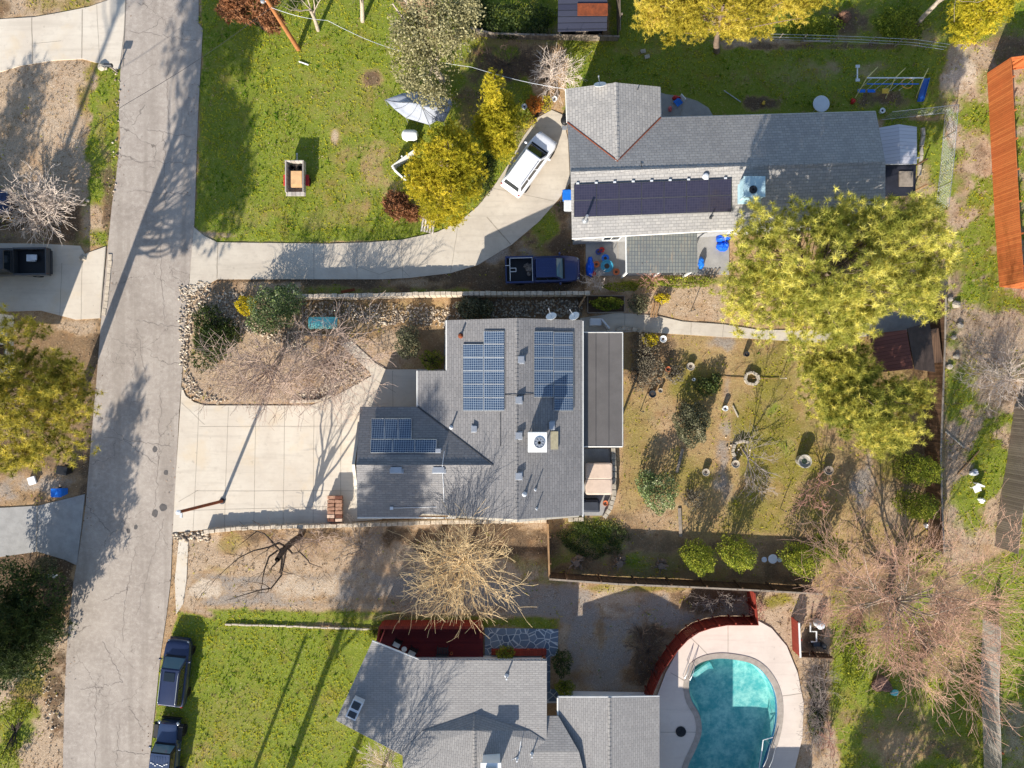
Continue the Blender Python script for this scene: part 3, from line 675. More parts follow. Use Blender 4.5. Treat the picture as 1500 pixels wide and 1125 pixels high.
def bare(label, base, targets, mt, tr=.12, fork=.35, kids=(7, 6, 5), maxlev=3, spread=1.0, up=.02, rmin=.012, name='bare_tree', cat='tree', twigmat=None, group=None, limb_r=.06, stub=1.0, amp=.09):
    """base (x,y,z) world; targets: limb tips in world; limbs leave the trunk between fork and its top"""
    b = np.array(base, float); T = thing(name, label, cat, base, 0, group)
    tg = np.array(targets, float); cen = tg.mean(0)
    top = b + (cen - b) * fork; top[2] = b[2] + (cen[2] - b[2]) * max(fork, .3)
    S = []; tp = bend(b, top, 4, .03); chain(S, tp, tr, tr * .75)
    V, F = segs(S, 8); bulk('trunk', V, F, mt, T, smooth=True)
    groups = []
    for q in tg:
        S = []; groups.append(S)
        s0 = tp[rs.randint(2, 5)]
        pts = bend(s0, q, 6, amp); r0 = limb_r * rs.uniform(.8, 1.2); chain(S, pts, r0, rmin * 1.2)
        Lq = np.linalg.norm(q - s0)
        for j in range(kids[0]):
            f = rs.uniform(.25, 1.0); i = min(int(f * 6), 5); qq = pts[i] + (pts[i + 1] - pts[i]) * (f * 6 - i)
            ax = pts[i + 1] - pts[i]; ax /= np.linalg.norm(ax)
            s = np.cross(ax, rdirs(1)[0]); s /= np.linalg.norm(s) + 1e-9
            a = rs.uniform(.45, 1.0) * spread
            grow(S, qq, ax * math.cos(a) + s * math.sin(a), Lq * rs.uniform(.25, .5) * stub, max(r0 * (1 - f) * .6, rmin), 1, spread, up, maxlev, kids)
    if len(tg) > 9: groups = [sum(groups, [])]
    for S in groups:
        S = [(a, c, max(r0, rmin), max(r1, rmin * .8)) for a, c, r0, r1 in S]
        V, F = segs(S, 3); big = np.array([s_[2] > .024 for s_ in S])
        bulk('branches' if len(groups) == 1 else 'limb', V, F, [twigmat or mt, mt], T, None, np.tile(big.astype(np.int32), 3))
    return T

# ------------------------------------------------------------------ foliage colours
F_pine = leafmat('pine_needles', srgb(146, 150, 62), srgb(238, 228, 118), srgb(246, 236, 140), .45)
F_pine2 = leafmat('dark_pine_needles', srgb(122, 130, 54), srgb(222, 212, 102), srgb(240, 226, 124), .42)
F_left = leafmat('street_pine_needles', srgb(118, 118, 46), srgb(216, 200, 86), srgb(236, 216, 104), .38)
F_yel = leafmat('yellow_green_foliage', srgb(144, 140, 28), srgb(224, 206, 62), srgb(236, 214, 76), .35)
F_top = leafmat('golden_pine_needles', srgb(160, 148, 44), srgb(224, 204, 84), srgb(226, 202, 120), .35)
F_oak = leafmat('grey_green_oak_leaves', srgb(112, 108, 70), srgb(182, 174, 130), srgb(194, 186, 146), .3)
F_dark = leafmat('dark_green_leaves', srgb(34, 50, 24), srgb(82, 96, 42), srgb(112, 118, 52), .2)
F_round = leafmat('bright_green_leaves', srgb(70, 90, 24), srgb(172, 176, 56), srgb(204, 196, 76), .3)
F_grey = leafmat('grey_green_leaves', srgb(56, 62, 42), srgb(128, 126, 94), srgb(160, 152, 124), .2)
F_lav = leafmat('grey_shrub_leaves', srgb(84, 78, 66), srgb(146, 136, 116), srgb(168, 160, 130), .2)
F_gold = leafmat('golden_shrub_leaves', srgb(170, 152, 18), srgb(222, 200, 40), None, .3)
F_dead = leafmat('dead_orange_needles', srgb(96, 64, 44), srgb(166, 112, 74), srgb(184, 138, 98), .2)
F_ora = leafmat('orange_leaves', srgb(150, 84, 30), srgb(214, 138, 60), None, .25)
F_euo = leafmat('spotted_green_leaves', srgb(44, 70, 30), srgb(150, 166, 104), srgb(206, 208, 170), .2)
F_grass = leafmat('grass_blades', srgb(100, 142, 14), srgb(204, 198, 62), None, .45)
F_dry = leafmat('dry_grass_blades', srgb(146, 120, 86), srgb(196, 172, 136), srgb(212, 196, 168), .2)
F_weed = leafmat('weed_leaves', srgb(86, 124, 22), srgb(150, 170, 50), None, .4)
F_litter = leafmat('fallen_leaf', srgb(100, 72, 50), srgb(178, 146, 116), srgb(196, 170, 140), .1)

# ------------------------------------------------------------------ ground cover (nobody could count it)
def scatter(n, x0=-41, x1=41, y0=-31, y1=31):
    return rs.uniform(x0, x1, n), rs.uniform(y0, y1, n)
def cover(name, n, weight, K, l0, l1, wid, mt, zb, tintf, flat=1.0):
    x, y = scatter(n); w = weight(x, y) * (look(PAVED, x, y) < .25); k = rs.rand(n) < w
    x, y = x[k], y[k]; p = np.stack([x, y, np.full(len(x), -.02)], 1)
    V, F, tn = blades(p, K, l0, l1, wid, zb, np.clip(tintf(x, y) + rs.uniform(-.2, .2, len(x)), 0, 1), .15, flat)
    return tag(bulk(name, V, F, mt, None, tn), kind='stuff')
gw = lambda c: (lambda x, y: look(W[..., c], x, y))
tuf = lambda x, y: .66 + .5 * look(W[..., MOSS], x, y) + .55 * fbm(x, y, .5, 21) + .55 * fbm(x, y, 1.6, 23) + .35 * look(W[..., DRY], x, y)
cover('lawn_grass', 150000, lambda x, y: np.clip(look(W[..., GREEN], x, y) * .9 + look(W[..., MOSS], x, y) * .45 + .55 * fbm(x, y, 1.9, 3) - .2, 0, 1), 5, .07, .22, .045, F_grass, 1.0, tuf)
cover('tall_weeds', 10000, lambda x, y: np.clip(look(W[..., GREEN], x, y) * .8 + .8 * fbm(x, y, .9, 8) - .65, 0, 1), 8, .14, .36, .09, F_weed, .7, lambda x, y: .4 + .3 * fbm(x, y, 1.1, 2))
cover('dry_grass', 90000, lambda x, y: np.clip(.28 + look(W[..., DRY], x, y) * .6 + look(W[..., MOSS], x, y) * .2 + .4 * fbm(x, y, 1.3, 6) - .35, 0, 1), 5, .08, .24, .035, F_dry, .8, lambda x, y: .5 + .3 * fbm(x, y, 1.5, 7))
RSD = sdf(ROAD)
def litter():
    n = 60000; x, y = scatter(n)
    w = np.clip(look(W[..., MULCH], x, y) * .8 + .25 * look(W[..., DRY], x, y) + .2 * fbm(x, y, 2, 12) + .06, 0, 1) * (look(PAVED, x, y) < .5); rd = look(RSD, x, y); w = np.maximum(w, .55 * np.clip(.2 + fbm(x, y, .7, 31) + .5 * fbm(x, y, 3, 33), 0, 1) * ((rd > -.6) & (rd < .75)))
    k = rs.rand(n) < w; x, y = x[k], y[k]; p = np.stack([x, y, np.full(len(x), .02)], 1)
    V, F, tn = leaves(p, .1, rs.rand(len(x)), 1.6, .6); tag(bulk('leaf_litter', V, F, F_litter, None, tn), kind='stuff')
litter()

# ------------------------------------------------------------------ river rocks
def rocks(name, polys, dens, r0, r1, cols, z=0):
    ico_v = np.array([(0, 0, 1), (.9, 0, .3), (.28, .86, .3), (-.73, .53, .3), (-.73, -.53, .3), (.28, -.86, .3), (.5, .5, -.4), (-.5, .5, -.4), (-.5, -.5, -.4), (.5, -.5, -.4)], float)
    ico_f = np.array([(0, 1, 2), (0, 2, 3), (0, 3, 4), (0, 4, 5), (0, 5, 1), (1, 6, 2), (2, 7, 3), (3, 8, 4), (4, 9, 5), (5, 9, 1), (1, 9, 6), (2, 6, 7), (3, 7, 8), (4, 8, 9)])
    pts = []
    for poly in polys:
        q = [P(*a) for a in poly]; xs = [a.x for a in q]; ys = [a.y for a in q]
        n = int((max(xs) - min(xs)) * (max(ys) - min(ys)) * dens)
        s = sdf(poly); x, y = rs.uniform(min(xs), max(xs), n), rs.uniform(min(ys), max(ys), n)
        k = look(s, x, y) + .25 * fbm(x, y, 2, 4) > 0; pts.append(np.stack([x[k], y[k]], 1))
    p = np.concatenate(pts); n = len(p)
    r = rs.uniform(r0, r1, (n, 1)) ** 1; th = rs.rand(n) * 6.28
    v = ico_v[None] * (1 + rs.uniform(-.2, .2, (n, 10, 1))) * r[:, :, None] * np.stack([np.ones(n), rs.uniform(.6, .95, n), rs.uniform(.45, .7, n)], 1)[:, None]
    cx = v[..., 0] * np.cos(th)[:, None] - v[..., 1] * np.sin(th)[:, None]; cy = v[..., 0] * np.sin(th)[:, None] + v[..., 1] * np.cos(th)[:, None]
    V = np.stack([cx + p[:, :1], cy + p[:, 1:], v[..., 2] + z + r * .25], -1).reshape(-1, 3)
    F = (np.arange(n) * 10)[:, None, None] + ico_f[None]; F = F.reshape(-1, 3)
    return tag(bulk(name, V, F, cols, None, np.repeat(rs.rand(n), 10)), kind='stuff')
M_rock = leafmat('river_stone', srgb(126, 112, 98), srgb(196, 180, 158), srgb(216, 202, 182), 0.0, .85)
M_rockd = leafmat('shaded_river_stone', srgb(110, 104, 96), srgb(186, 172, 150), srgb(206, 196, 180), 0.0, .85)  # darker copy of the river stone, shade put into its colour
rocks('river_rock_bed', [[(262, 418), (310, 412), (300, 460), (280, 470), (276, 540), (300, 585), (270, 570), (264, 500)], [(310, 425), (360, 430), (350, 480), (345, 500), (320, 460)], [(345, 480), (380, 470), (440, 485), (450, 520), (400, 500)], [(290, 575), (330, 585), (320, 592), (280, 585)],
                              [(440, 440), (660, 450), (655, 480), (560, 475), (500, 470), (440, 470)], [(500, 520), (540, 545), (520, 560), (480, 570), (470, 540)], [(430, 575), (500, 560), (490, 580), (440, 592)]], 75, .045, .12, M_rock)
rocks('shaded_rock_bed', [[(662, 440), (858, 438), (850, 462), (670, 468)]], 70, .05, .12, M_rockd)
rocks('kerb_rubble', [[(254, 784), (272, 779), (300, 778), (306, 784), (298, 793), (260, 792)]], 45, .09, .2, M_rock)
rocks('verge_stones', [[(165, 95), (178, 110), (174, 180), (170, 170)], [(168, 200), (176, 200), (170, 290), (160, 300)], [(60, 985), (78, 985), (90, 1060), (78, 1120), (66, 1060)]], 9, .05, .12, M_rock)
rocks('garden_rubble', [[(1195, 900), (1215, 900), (1212, 960), (1192, 960)], [(1060, 640), (1110, 650), (1100, 670), (1065, 668)]], 10, .05, .12, M_rock)
# ------------------------------------------------------------------ houses
SH1 = shingle('grey_shingles', srgb(126, 124, 124), srgb(140, 137, 136), .17, .45)
SH2 = shingle('pale_shingles', srgb(152, 149, 146), srgb(170, 166, 161), .2, .35, .2)
SH3 = shingle('smooth_grey_shingles', srgb(142, 139, 137), srgb(154, 151, 148), .15, .4, .15)
ROLL = mat('rolled_roofing', srgb(98, 94, 92), .92, .12, .8, .2, .01)
def solar_mat(name, a, b, line, cw, ch, lw):
    t = NT(name); uv = t.co('UV'); br = t.N('ShaderNodeTexBrick'); br.offset = 0; br.squash = 1
    t.L(uv, br.inputs['Vector']); br.inputs['Scale'].default_value = 1; br.inputs['Mortar Size'].default_value = lw
    br.inputs['Mortar Smooth'].default_value = .1; br.inputs['Brick Width'].default_value = cw; br.inputs['Row Height'].default_value = ch
    br.inputs['Color1'].default_value = a; br.inputs['Color2'].default_value = b; br.inputs['Mortar'].default_value = line
    t.bsdf(br.outputs['Color'], .25, 0, None, .5, .6); return t.m
PV1 = solar_mat('blue_solar_cells', srgb(30, 50, 76), srgb(42, 62, 88), srgb(150, 162, 174), .155, .155, .011)
PV2 = solar_mat('black_solar_cells', srgb(38, 36, 52), srgb(44, 42, 58), srgb(62, 58, 70), .165, .165, .008)
def gutter(parent, pts, r=.06, m=None):
    mb = MB(); mb.tube(pts, r, 6); return mb.build('gutter', m or M['trim'], parent)
def panel(parent, pts, fz, m, lift=.12, t=.05, rim=None):
    """a solar panel from four pixel corners, lifted off the roof plane"""
    q = [onz(a, b, lambda x, y: fz(x, y) + lift) for a, b in pts]
    mb = MB(); mb.slab(q, t); o = mb.build('solar_panel', m, parent)
    fr = MB(); k = len(q)
    for i in range(k): fr.tube([q[i] - Vector((0, 0, t * .4)), q[(i + 1) % k] - Vector((0, 0, t * .4))], .028, 4)
    fr.build('frame', rim or M['steel'], o); return o
def grid_panels(parent, x0, y0, x1, y1, nx, ny, fz, m, gap=1.0, lift=.12, rim=None, skew=(0, 0)):
    dx = (x1 - x0) / nx; dy = (y1 - y0) / ny
    for i in range(nx):
        for j in range(ny):
            a, b = x0 + i * dx + gap / 2, x0 + (i + 1) * dx - gap / 2; c, d = y0 + j * dy + gap / 2, y0 + (j + 1) * dy - gap / 2
            f = lambda x, y: (x + skew[0] * (y - y0), y + skew[1] * (x - x0))
            panel(parent, [f(a, d), f(b, d), f(b, c), f(a, c)], fz, m, lift, .05, rim)
def vent(parent, px, py, fz, w=.34, d=.4, h=.2, m=None):
    q = onz(px, py, fz); mb = MB(); mb.box(q + Vector((0, 0, h / 2)), (w, d, h)); mb.box(q + Vector((0, 0, h + .03)), (w * 1.2, d * 1.12, .05)); mb.box(q + Vector((0, 0, .012)), (w * 1.5, d * 1.4, .03))
    return mb.build('roof_vent', m or M['steel'], parent, bevel=.01)
def pipe(parent, px, py, fz, h=.7, r=.06, m=None):
    q = onz(px, py, fz); mb = MB(); mb.tube([q - Vector((0, 0, .1)), q + Vector((0, 0, h))], r, 8); mb.lathe([(r * 2.6, -.02), (r * 2.2, .06), (r, .16)], q, 10)
    return mb.build('vent_pipe', m or M['lightgrey'], parent, smooth=True)
def dish(parent, px, py, h, az=R(200), r=.36):
    c = P(px, py, h); o = MB(); o.tube([c - Vector((0, 0, .7)), c - Vector((0, 0, .12)), c], .03, 6)
    st = o.build('dish_mast', M['steel'], parent)
    d = MB(); d.lathe([(0.001, .0), (r * .5, .03), (r, .1), (r * 1.02, .12), (r * .5, .06), (0.001, .03)], (0, 0, 0), 20)
    Mx = Euler((R(48), 0, az)).to_matrix(); d.v = [tuple(c + Mx @ Vector(v)) for v in d.v]
    d.build('satellite_dish', M['white'], parent, smooth=True)
    a = MB(); a.tube([c, c + Mx @ Vector((0, -r * .9, .5))], .018, 5); a.box(c + Mx @ Vector((0, -r * .9, .5)), (.08, .08, .12)); a.build('dish_arm', M['steel'], parent)
def wallbox(parent, poly, z1, m, z0=0.0):
    mb = MB(); mb.prism(poly, z0, z1); return mb.build('wall', m, parent)
def window(parent, a, b, z0, z1, out):
    """window in a wall from a to b (world xy), standing proud by a few millimetres; out = outward unit vector"""
    a = Vector((a[0], a[1], 0)); b = Vector((b[0], b[1], 0)); o = Vector((out[0], out[1], 0)); u = (b - a).normalized()
    rz = math.atan2(u.y, u.x); c = (a + b) / 2; w = (b - a).length; zc = (z0 + z1) / 2; h = z1 - z0
    f = MB()
    for s in (-1, 1): f.box(c + u * s * w / 2 + o * .03 + Vector((0, 0, zc)), (.07, .08, h + .14), rz); f.box(c + o * .03 + Vector((0, 0, zc + s * h / 2)), (w - .07, .08, .07), rz)
    f.box(c + o * .025 + Vector((0, 0, zc)), (.04, .05, h - .07), rz)
    fo = f.build('window', M['white'], parent)
    g = MB(); g.box(c + o * .012 + Vector((0, 0, zc)), (w - .07, .02, h - .07), rz); g.build('pane', M['glass'], fo)
def door(parent, a, b, z1, out, m=None, z0=.05):
    a = Vector((a[0], a[1], 0)); b = Vector((b[0], b[1], 0)); o = Vector((out[0], out[1], 0)); u = (b - a).normalized()
    rz = math.atan2(u.y, u.x); c = (a + b) / 2; w = (b - a).length
    d = MB(); d.box(c + o * .02 + Vector((0, 0, (z0 + z1) / 2)), (w, .05, z1 - z0), rz)
    for k in range(2): d.box(c + o * .05 + Vector((0, 0, z0 + (z1 - z0) * (.28 + .44 * k))), (w * .7, .02, (z1 - z0) * .32), rz)
    do = d.build('door', m or M['white'], parent)
    h = MB(); h.ell(c + u * w * .4 + o * .09 + Vector((0, 0, 1.0)), (.04, .04, .04), 8, 6); h.build('handle', M['steel'], do)

# ---- central house
h1 = thing('bungalow', 'grey shingled bungalow with blue solar panels between the two concrete driveways', 'house', P(740, 620))
rx = P(757, 600, 5.3).x; sW = .32
fW = lambda x, y: 5.3 - sW * (rx - x); fE = lambda x, y: 5.3 - sW * (x - rx)
ry = P(600, 681, 4.8).y
fN = lambda x, y: 4.8 - .44 * (y - ry); fS = lambda x, y: 4.8 - .44 * (ry - y)
mb = MB()
ridge_n, ridge_s = P(757, 466, 5.3), P(757, 761, 5.3)
v_in = onz(727, 681, fW)
# valley where the porch eave meets the garage wing
W_eave_n = onz(655, 469, fW); W_in = onz(655, 543, fW); W_out = onz(612, 543, fW); xo = W_out.x
ye_n = ry + (4.8 - fW(xo, 0)) / .44; ye_s = ry - (4.8 - fW(xo, 0)) / .44
VN = Vector((xo, ye_n, fW(xo, 0))); VS = Vector((xo, ye_s, fW(xo, 0)))
zv = 4.8; xv = rx - (5.3 - zv) / sW; V0 = Vector((xv, ry, zv))
mb.slab([ridge_n, W_eave_n, W_in, W_out, VN, V0, Vector((VS.x, ridge_s.y, VS.z)) if VS.y < ridge_s.y else VS, Vector((ridge_s.x, ridge_s.y, 5.3))], .14)
E_n = onz(853, 470, fE); E_s = onz(853, 757, fE)
mb.slab([ridge_n, ridge_s, Vector((E_s.x, ridge_s.y, E_s.z)), Vector((E_n.x, ridge_n.y, E_n.z))], .14)
ys = onz(600, 757.5, fS).y; xw = P(522, 681, 4.8).x
mb.slab([Vector((xw, ry, 4.8)), V0, VN, Vector((P(527, 602, 3.2).x, VN.y, VN.z))], .14)
mb.slab([Vector((xw, ry, 4.8)), V0, Vector((xo, ys, fS(0, ys))) , Vector((P(524, 757, 3).x, ys, fS(0, ys)))], .14)
roof1 = mb.build('roof', SH1, h1)
cap = MB()
def ridgecap(a, b, n, r=.13):
    a = Vector(a); b = Vector(b)
    for i in range(n):
        p = a + (b - a) * ((i + .5) / n); d = (b - a).normalized(); s = d.cross(Vector((0, 0, 1))).normalized(); l = (b - a).length / n
        q = [p - d * l * .5, p + d * l * .48]
        cap.add([q[0] - s * r - Vector((0, 0, .03)), q[0] + Vector((0, 0, .045)), q[0] + s * r - Vector((0, 0, .03)), q[1] - s * r - Vector((0, 0, .045)), q[1] + Vector((0, 0, .025)), q[1] + s * r - Vector((0, 0, .045))], [(0, 1, 4, 3), (1, 2, 5, 4), (0, 2, 1), (3, 4, 5)])
ridgecap(ridge_n, ridge_s, 48); cap.build('ridge_cap', SH1, roof1); cap = MB(); ridgecap((xw, ry, 4.82), V0 + Vector((0, 0, .02)), 34)
cap.build('ridge_cap', SH1, roof1)
fl = MB(); fl.tube([V0 + Vector((0, 0, .02)), VN + Vector((0, 0, .02))], .05, 5); fl.build('valley_flashing', M['darkgrey'], roof1)
for a, b in ((W_eave_n, W_in), (W_out, VN)): gutter(h1, [a - Vector((.05, 0, .08)), b - Vector((.05, 0, .08))])
gutter(h1, [Vector((P(524, 757, 3).x, ys - .05, fS(0, ys) - .08)), Vector((xo, ys - .05, fS(0, ys) - .08)), Vector((P(668, 757, 3).x, ys - .05, fS(0, ys) - .08))])
gutter(h1, [Vector((E_n.x + .05, E_n.y, E_n.z - .08)), Vector((E_s.x + .05, E_s.y, E_s.z - .08))])
wn = P(0, 478).y; ws = P(0, 745).y
wx0, wx1, wg = P(662, 0, 0).x, P(842, 0).x, P(536, 0).x
wallbox(h1, [(wx0, wn), (wx1, wn), (wx1, ws), (wx0, ws)], 3.25, M['cream'])
wallbox(h1, [(wg, P(0, 615).y), (wx0 - .002, P(0, 615).y), (wx0 - .002, ws), (wg, ws)], 2.75, M['cream'])
gb = MB()
for yy, s in ((wn, 1), (ws, -1)):
    gb = MB()
    gb.add([(wx0, yy, 3.25), (wx1, yy, 3.25), (rx, yy, 5.1), (wx0, yy - s * .2, 3.25), (wx1, yy - s * .2, 3.25), (rx, yy - s * .2, 5.1)], [(0, 1, 2), (5, 4, 3), (0, 2, 5, 3), (1, 4, 5, 2)])
    gb.build('gable_wall', M['cream'], h1)
gb = MB()
gy0, gy1 = P(0, 615).y, ws
gb.add([(wg, gy0, 2.75), (wg, gy1, 2.75), (wg, ry, 4.6), (wg + .2, gy0, 2.75), (wg + .2, gy1, 2.75), (wg + .2, ry, 4.6)], [(0, 1, 2), (5, 4, 3), (0, 2, 5, 3), (1, 4, 5, 2)])
gb.build('gable_wall', M['cream'], h1)
for yy in (P(0, 550).y, P(0, 595).y): pp = MB(); pp.box((xo + .25, yy, 1.5), (.14, .14, 3.0)); pp.build('porch_post', M['white'], h1)
door(h1, (wg - .0, gy0 - 1.0), (wg - .0, gy1 + 1.0), 2.2, (-1, 0)); window(h1, (wx0 + 2, wn), (wx0 + 3.6, wn), .9, 2.1, (0, 1)); window(h1, (wx0 + 5.2, wn), (wx0 + 6.4, wn), .9, 2.1, (0, 1)); window(h1, (wx0 + 1.5, ws), (wx0 + 3, ws), .9, 2.1, (0, -1)); window(h1, (wg + 2, ws), (wg + 3.2, ws), 1.0, 2.0, (0, -1)); window(h1, (wx0, wn - 1.2), (wx0, wn - 2.8), .9, 2.1, (-1, 0))
# patio cover on the east side
pz = lambda x, y: 3.35 - .12 * (x - P(850, 0, 3.3).x)
ex = [onz(850, 487, pz), onz(912, 487, pz), onz(912, 654, pz), onz(850, 654, pz)]
mb = MB(); mb.slab(ex, .12); pr = mb.build('patio_roof', ROLL, h1)
sm_ = MB()
for k in (873, 892): sm_.tube([onz(k, 487, pz) + Vector((0, 0, .004)), onz(k, 654, pz) + Vector((0, 0, .004))], .016, 4)
sm_.build('roof_seam', M['darkgrey'], pr)
tr = MB(); 
for a, b in ((ex[0], ex[1]), (ex[1], ex[2]), (ex[2], ex[3])): tr.tube([a - Vector((0, 0, .03)), b - Vector((0, 0, .03))], .055, 4)
tr.build('fascia', M['trim'], pr)
for yy in (ex[1].y - .3, (ex[1].y + ex[2].y) / 2, ex[2].y + .3): pp = MB(); pp.box((ex[1].x - .25, yy, 1.38), (.14, .14, 2.7)); pp.build('patio_post', M['white'], h1)
# solar arrays
grid_panels(h1, 678, 504, 708.5, 602, 1, 5, fW, PV1); grid_panels(h1, 708.5, 484.5, 739, 602, 1, 6, fW, PV1)
grid_panels(h1, 782, 485, 811, 582, 1, 5, fE, PV1); grid_panels(h1, 811, 486, 840, 602, 1, 6, fE, PV1)
grid_panels(h1, 543.5, 613, 603, 643.5, 3, 1, fN, PV1); grid_panels(h1, 542.5, 643.5, 640, 663.5, 3, 1, fN, PV1)
for x, y in ((763, 527), (760, 586), (760, 638), (760, 697)): vent(h1, x, y, fE)
for x, y in ((581, 688), (643, 688)): vent(h1, x, y, fS, .62, .36, .16)
vent(h1, 695, 628, fW, .3, .36); vent(h1, 642, 660, fN, .3, .25, .12); vent(h1, 808, 623, fE, .3, .45, .2)
pipe(h1, 661, 626, fW, .75); pipe(h1, 768, 724, fE, .55, .07); pipe(h1, 784, 717, fE, .6, .04); pipe(h1, 786, 745, fE, .5, .035); pipe(h1, 675, 492, fW, .6, .075, M['rust'])
cd = MB(); q = [onz(574, 744, fS), onz(651, 742, fS), onz(651, 661, fN)]
cd.tube([p + Vector((0, 0, .06)) for p in (q[0], q[1])], .022, 5); cd.tube([q[1] + Vector((0, 0, .06)), Vector((q[1].x, ry, 4.88)), q[2] + Vector((0, 0, .06))], .022, 5); cd.box(q[0] + Vector((0, 0, .08)), (.22, .2, .14))
cd.build('roof_conduit', M['lightgrey'], h1)
cd = MB(); q = [onz(740, 578, fW), Vector((rx, P(0, 579, 5.3).y, 5.36)), onz(782, 577, fE)]; cd.tube([p + Vector((0, 0, .03)) for p in q], .02, 5)
q = [onz(733, 604, fW), onz(733, 654, fW), onz(640, 654, fW)]
cd.tube([p + Vector((0, 0, .04)) for p in q[:2]], .016, 5); cd.build('solar_conduit', M['darkgrey'], h1)
c = onz(786, 645, fE)
mb = MB(); mb.box(c + Vector((0, 0, 1.0)), (1.12, 1.2, 1.1)); mb.box(c + Vector((0, 0, 1.58)), (1.22, 1.28, .08))
for s in (-1, 1):
    for r_ in (-1, 1): mb.box(c + Vector((s * .5, r_ * .5, .2)), (.06, .06, .6))
for k in range(5): mb.box(c + Vector((-.57, 0, .65 + k * .17)), (.03, 1.0, .05)); mb.box(c + Vector((0, -.61, .65 + k * .17)), (.95, .03, .05))
ac = mb.build('rooftop_cooler', M['white'], h1, bevel=.01)
g = MB(); g.lathe([(.36, 0), (.36, .06), (.32, .06), (.31, .01), (.02, .02)], c + Vector((.12, -.02, 1.62)), 22); 
for k in range(4): g.box(c + Vector((.12, -.02, 1.66)), (.6, .12, .015), k * math.pi / 4)
g.build('fan', M['steel'], ac)
fl = MB(); fl.box(onz(812, 645, fE) + Vector((0, 0, .05)), (.5, 1.2, .1)); fl.build('cooler_duct', mat('duct_metal', srgb(150, 142, 118), .6, .2, 3, .1), ac)
dish(h1, 808, 465, 4.6); dish(h1, 842, 464.5, 4.3, R(215))

# ---- north house
h2 = thing('ranch_house', 'long pale shingled ranch house with a black solar array beside the grassy north yard', 'house', P(1060, 255))
A = P(836, 252, 6.0); B = P(1297, 237, 6.0)
NE, SW = P(1283, 163, 4.7), P(838, 349, 4.7)
def fSo(x, y):
    d = ((B - A).x * (y - A.y) - (B - A).y * (x - A.x)) / (B - A).length; tot = ((B - A).x * (SW.y - A.y) - (B - A).y * (SW.x - A.x)) / (B - A).length
    return 6.0 - 1.3 * d / tot
def fNo(x, y):
    d = ((B - A).x * (y - A.y) - (B - A).y * (x - A.x)) / (B - A).length; tot = ((B - A).x * (NE.y - A.y) - (B - A).y * (NE.x - A.x)) / (B - A).length
    return 6.0 - 1.3 * d / tot
NE, NWc = onz(1283, 163, fNo), onz(968, 172, fNo)
C1 = onz(904.5, 236, fNo); C0 = P(902, 121, C1.z)
vL = onz(831, 179, fNo); cW = P(829, 130, vL.z); cE = P(967, 127, NWc.z)
SW, SE = P(838, 349, 4.7), P(1297, 324, 4.7)
mb = MB(); U = Vector((0, 0, .0))
mb.slab([A, B, NE, NWc, C1, vL], .14); mb.slab([A, SW, SE, B], .14); mb.slab([C0, C1, vL, cW], .14); mb.slab([C0, cE, NWc, C1], .14)
roof2 = mb.build('roof', SH2, h2)
cap = MB(); ridgecap(A + Vector((0, 0, .02)), B + Vector((0, 0, .02)), 70, .15); cap.build('ridge_cap', SH2, roof2); cap = MB(); ridgecap(C0 + Vector((0, 0, .02)), C1 + Vector((0, 0, .02)), 18, .15); cap.build('ridge_cap', SH2, roof2)
fl = MB(); fl.tube([vL + Vector((0, 0, .02)), C1 + Vector((0, 0, .02)), NWc + Vector((0, 0, .02))], .045, 5); fl.build('valley_flashing', M['rust'], roof2)
for a, b in ((NE, NWc), (SW, SE), (vL, cW), (cE, NWc)): gutter(h2, [a - Vector((0, 0, .09)), b - Vector((0, 0, .09))], .06)
k_ = Vector((.5, .5, 0))
w1 = [SW + Vector((.45, .5, 0)), SE + Vector((-.45, .5, 0)), NE + Vector((-.45, -.5, 0)), vL + Vector((.5, -.0, 0))]
wallbox(h2, w1, 4.5, M['greywall']); wallbox(h2, [vL + Vector((.502, .02, 0)), NWc + Vector((-.45, -.48, 0)), cE + Vector((-.45, -.4, 0)), cW + Vector((.5, -.4, 0))], 4.5, M['greywall'])
gb = MB()
def gable(gb, a, b, t, inn):
    i = Vector(inn); gb.add([a, b, t, a + i, b + i, t + i], [(0, 1, 2), (5, 4, 3), (0, 2, 5, 3), (1, 4, 5, 2)])
z = lambda v, h: Vector((v.x, v.y, h))
gable(gb, z(w1[0], 4.5), z(w1[3], 4.5), z((A + Vector((.45, 0, 0))), 5.75), (.15, 0, 0)); gb.build('gable_wall', M['greywall'], h2); gb = MB(); gable(gb, z(w1[1], 4.5), z(w1[2], 4.5), z(B + Vector((-.45, 0, 0)), 5.75), (-.15, 0, 0)); gb.build('gable_wall', M['greywall'], h2); gb = MB()
gable(gb, z(cW + Vector((.5, -.4, 0)), 4.5), z(cE + Vector((-.45, -.4, 0)), 4.5), z(C0 + Vector((0, -.4, 0)), 5.5), (0, -.15, 0))
gb.build('gable_wall', M['greywall'], h2)
for f in (.1, .55, .8):
    a = w1[0].lerp(w1[1], f); b = w1[0].lerp(w1[1], f + .06); window(h2, a, b, 1.0, 2.3, (0, -1))
a = w1[0].lerp(w1[1], .3); b = w1[0].lerp(w1[1], .36); door(h2, a, b, 2.15, (0, -1))
for f in (.2, .5): a = w1[3].lerp(w1[2], f); 
window(h2, w1[0].lerp(w1[3], .3), w1[0].lerp(w1[3], .5), 1.0, 2.2, (-1, 0)); window(h2, w1[1].lerp(w1[2], .35), w1[1].lerp(w1[2], .55), 1.0, 2.2, (1, 0))
grid_panels(h2, 841, 270, 1071.5, 318, 7, 2, fSo, PV2, .7, .12, M['darkgrey'], (0, -.036))
brk = MB()
for i in range(9):
    q = onz(846 + i * 27, 269.3 - i * .95, fSo); brk.box(q + Vector((0, 0, .1)), (.18, .1, .08))
brk.build('panel_clamp', M['lightgrey'], h2)
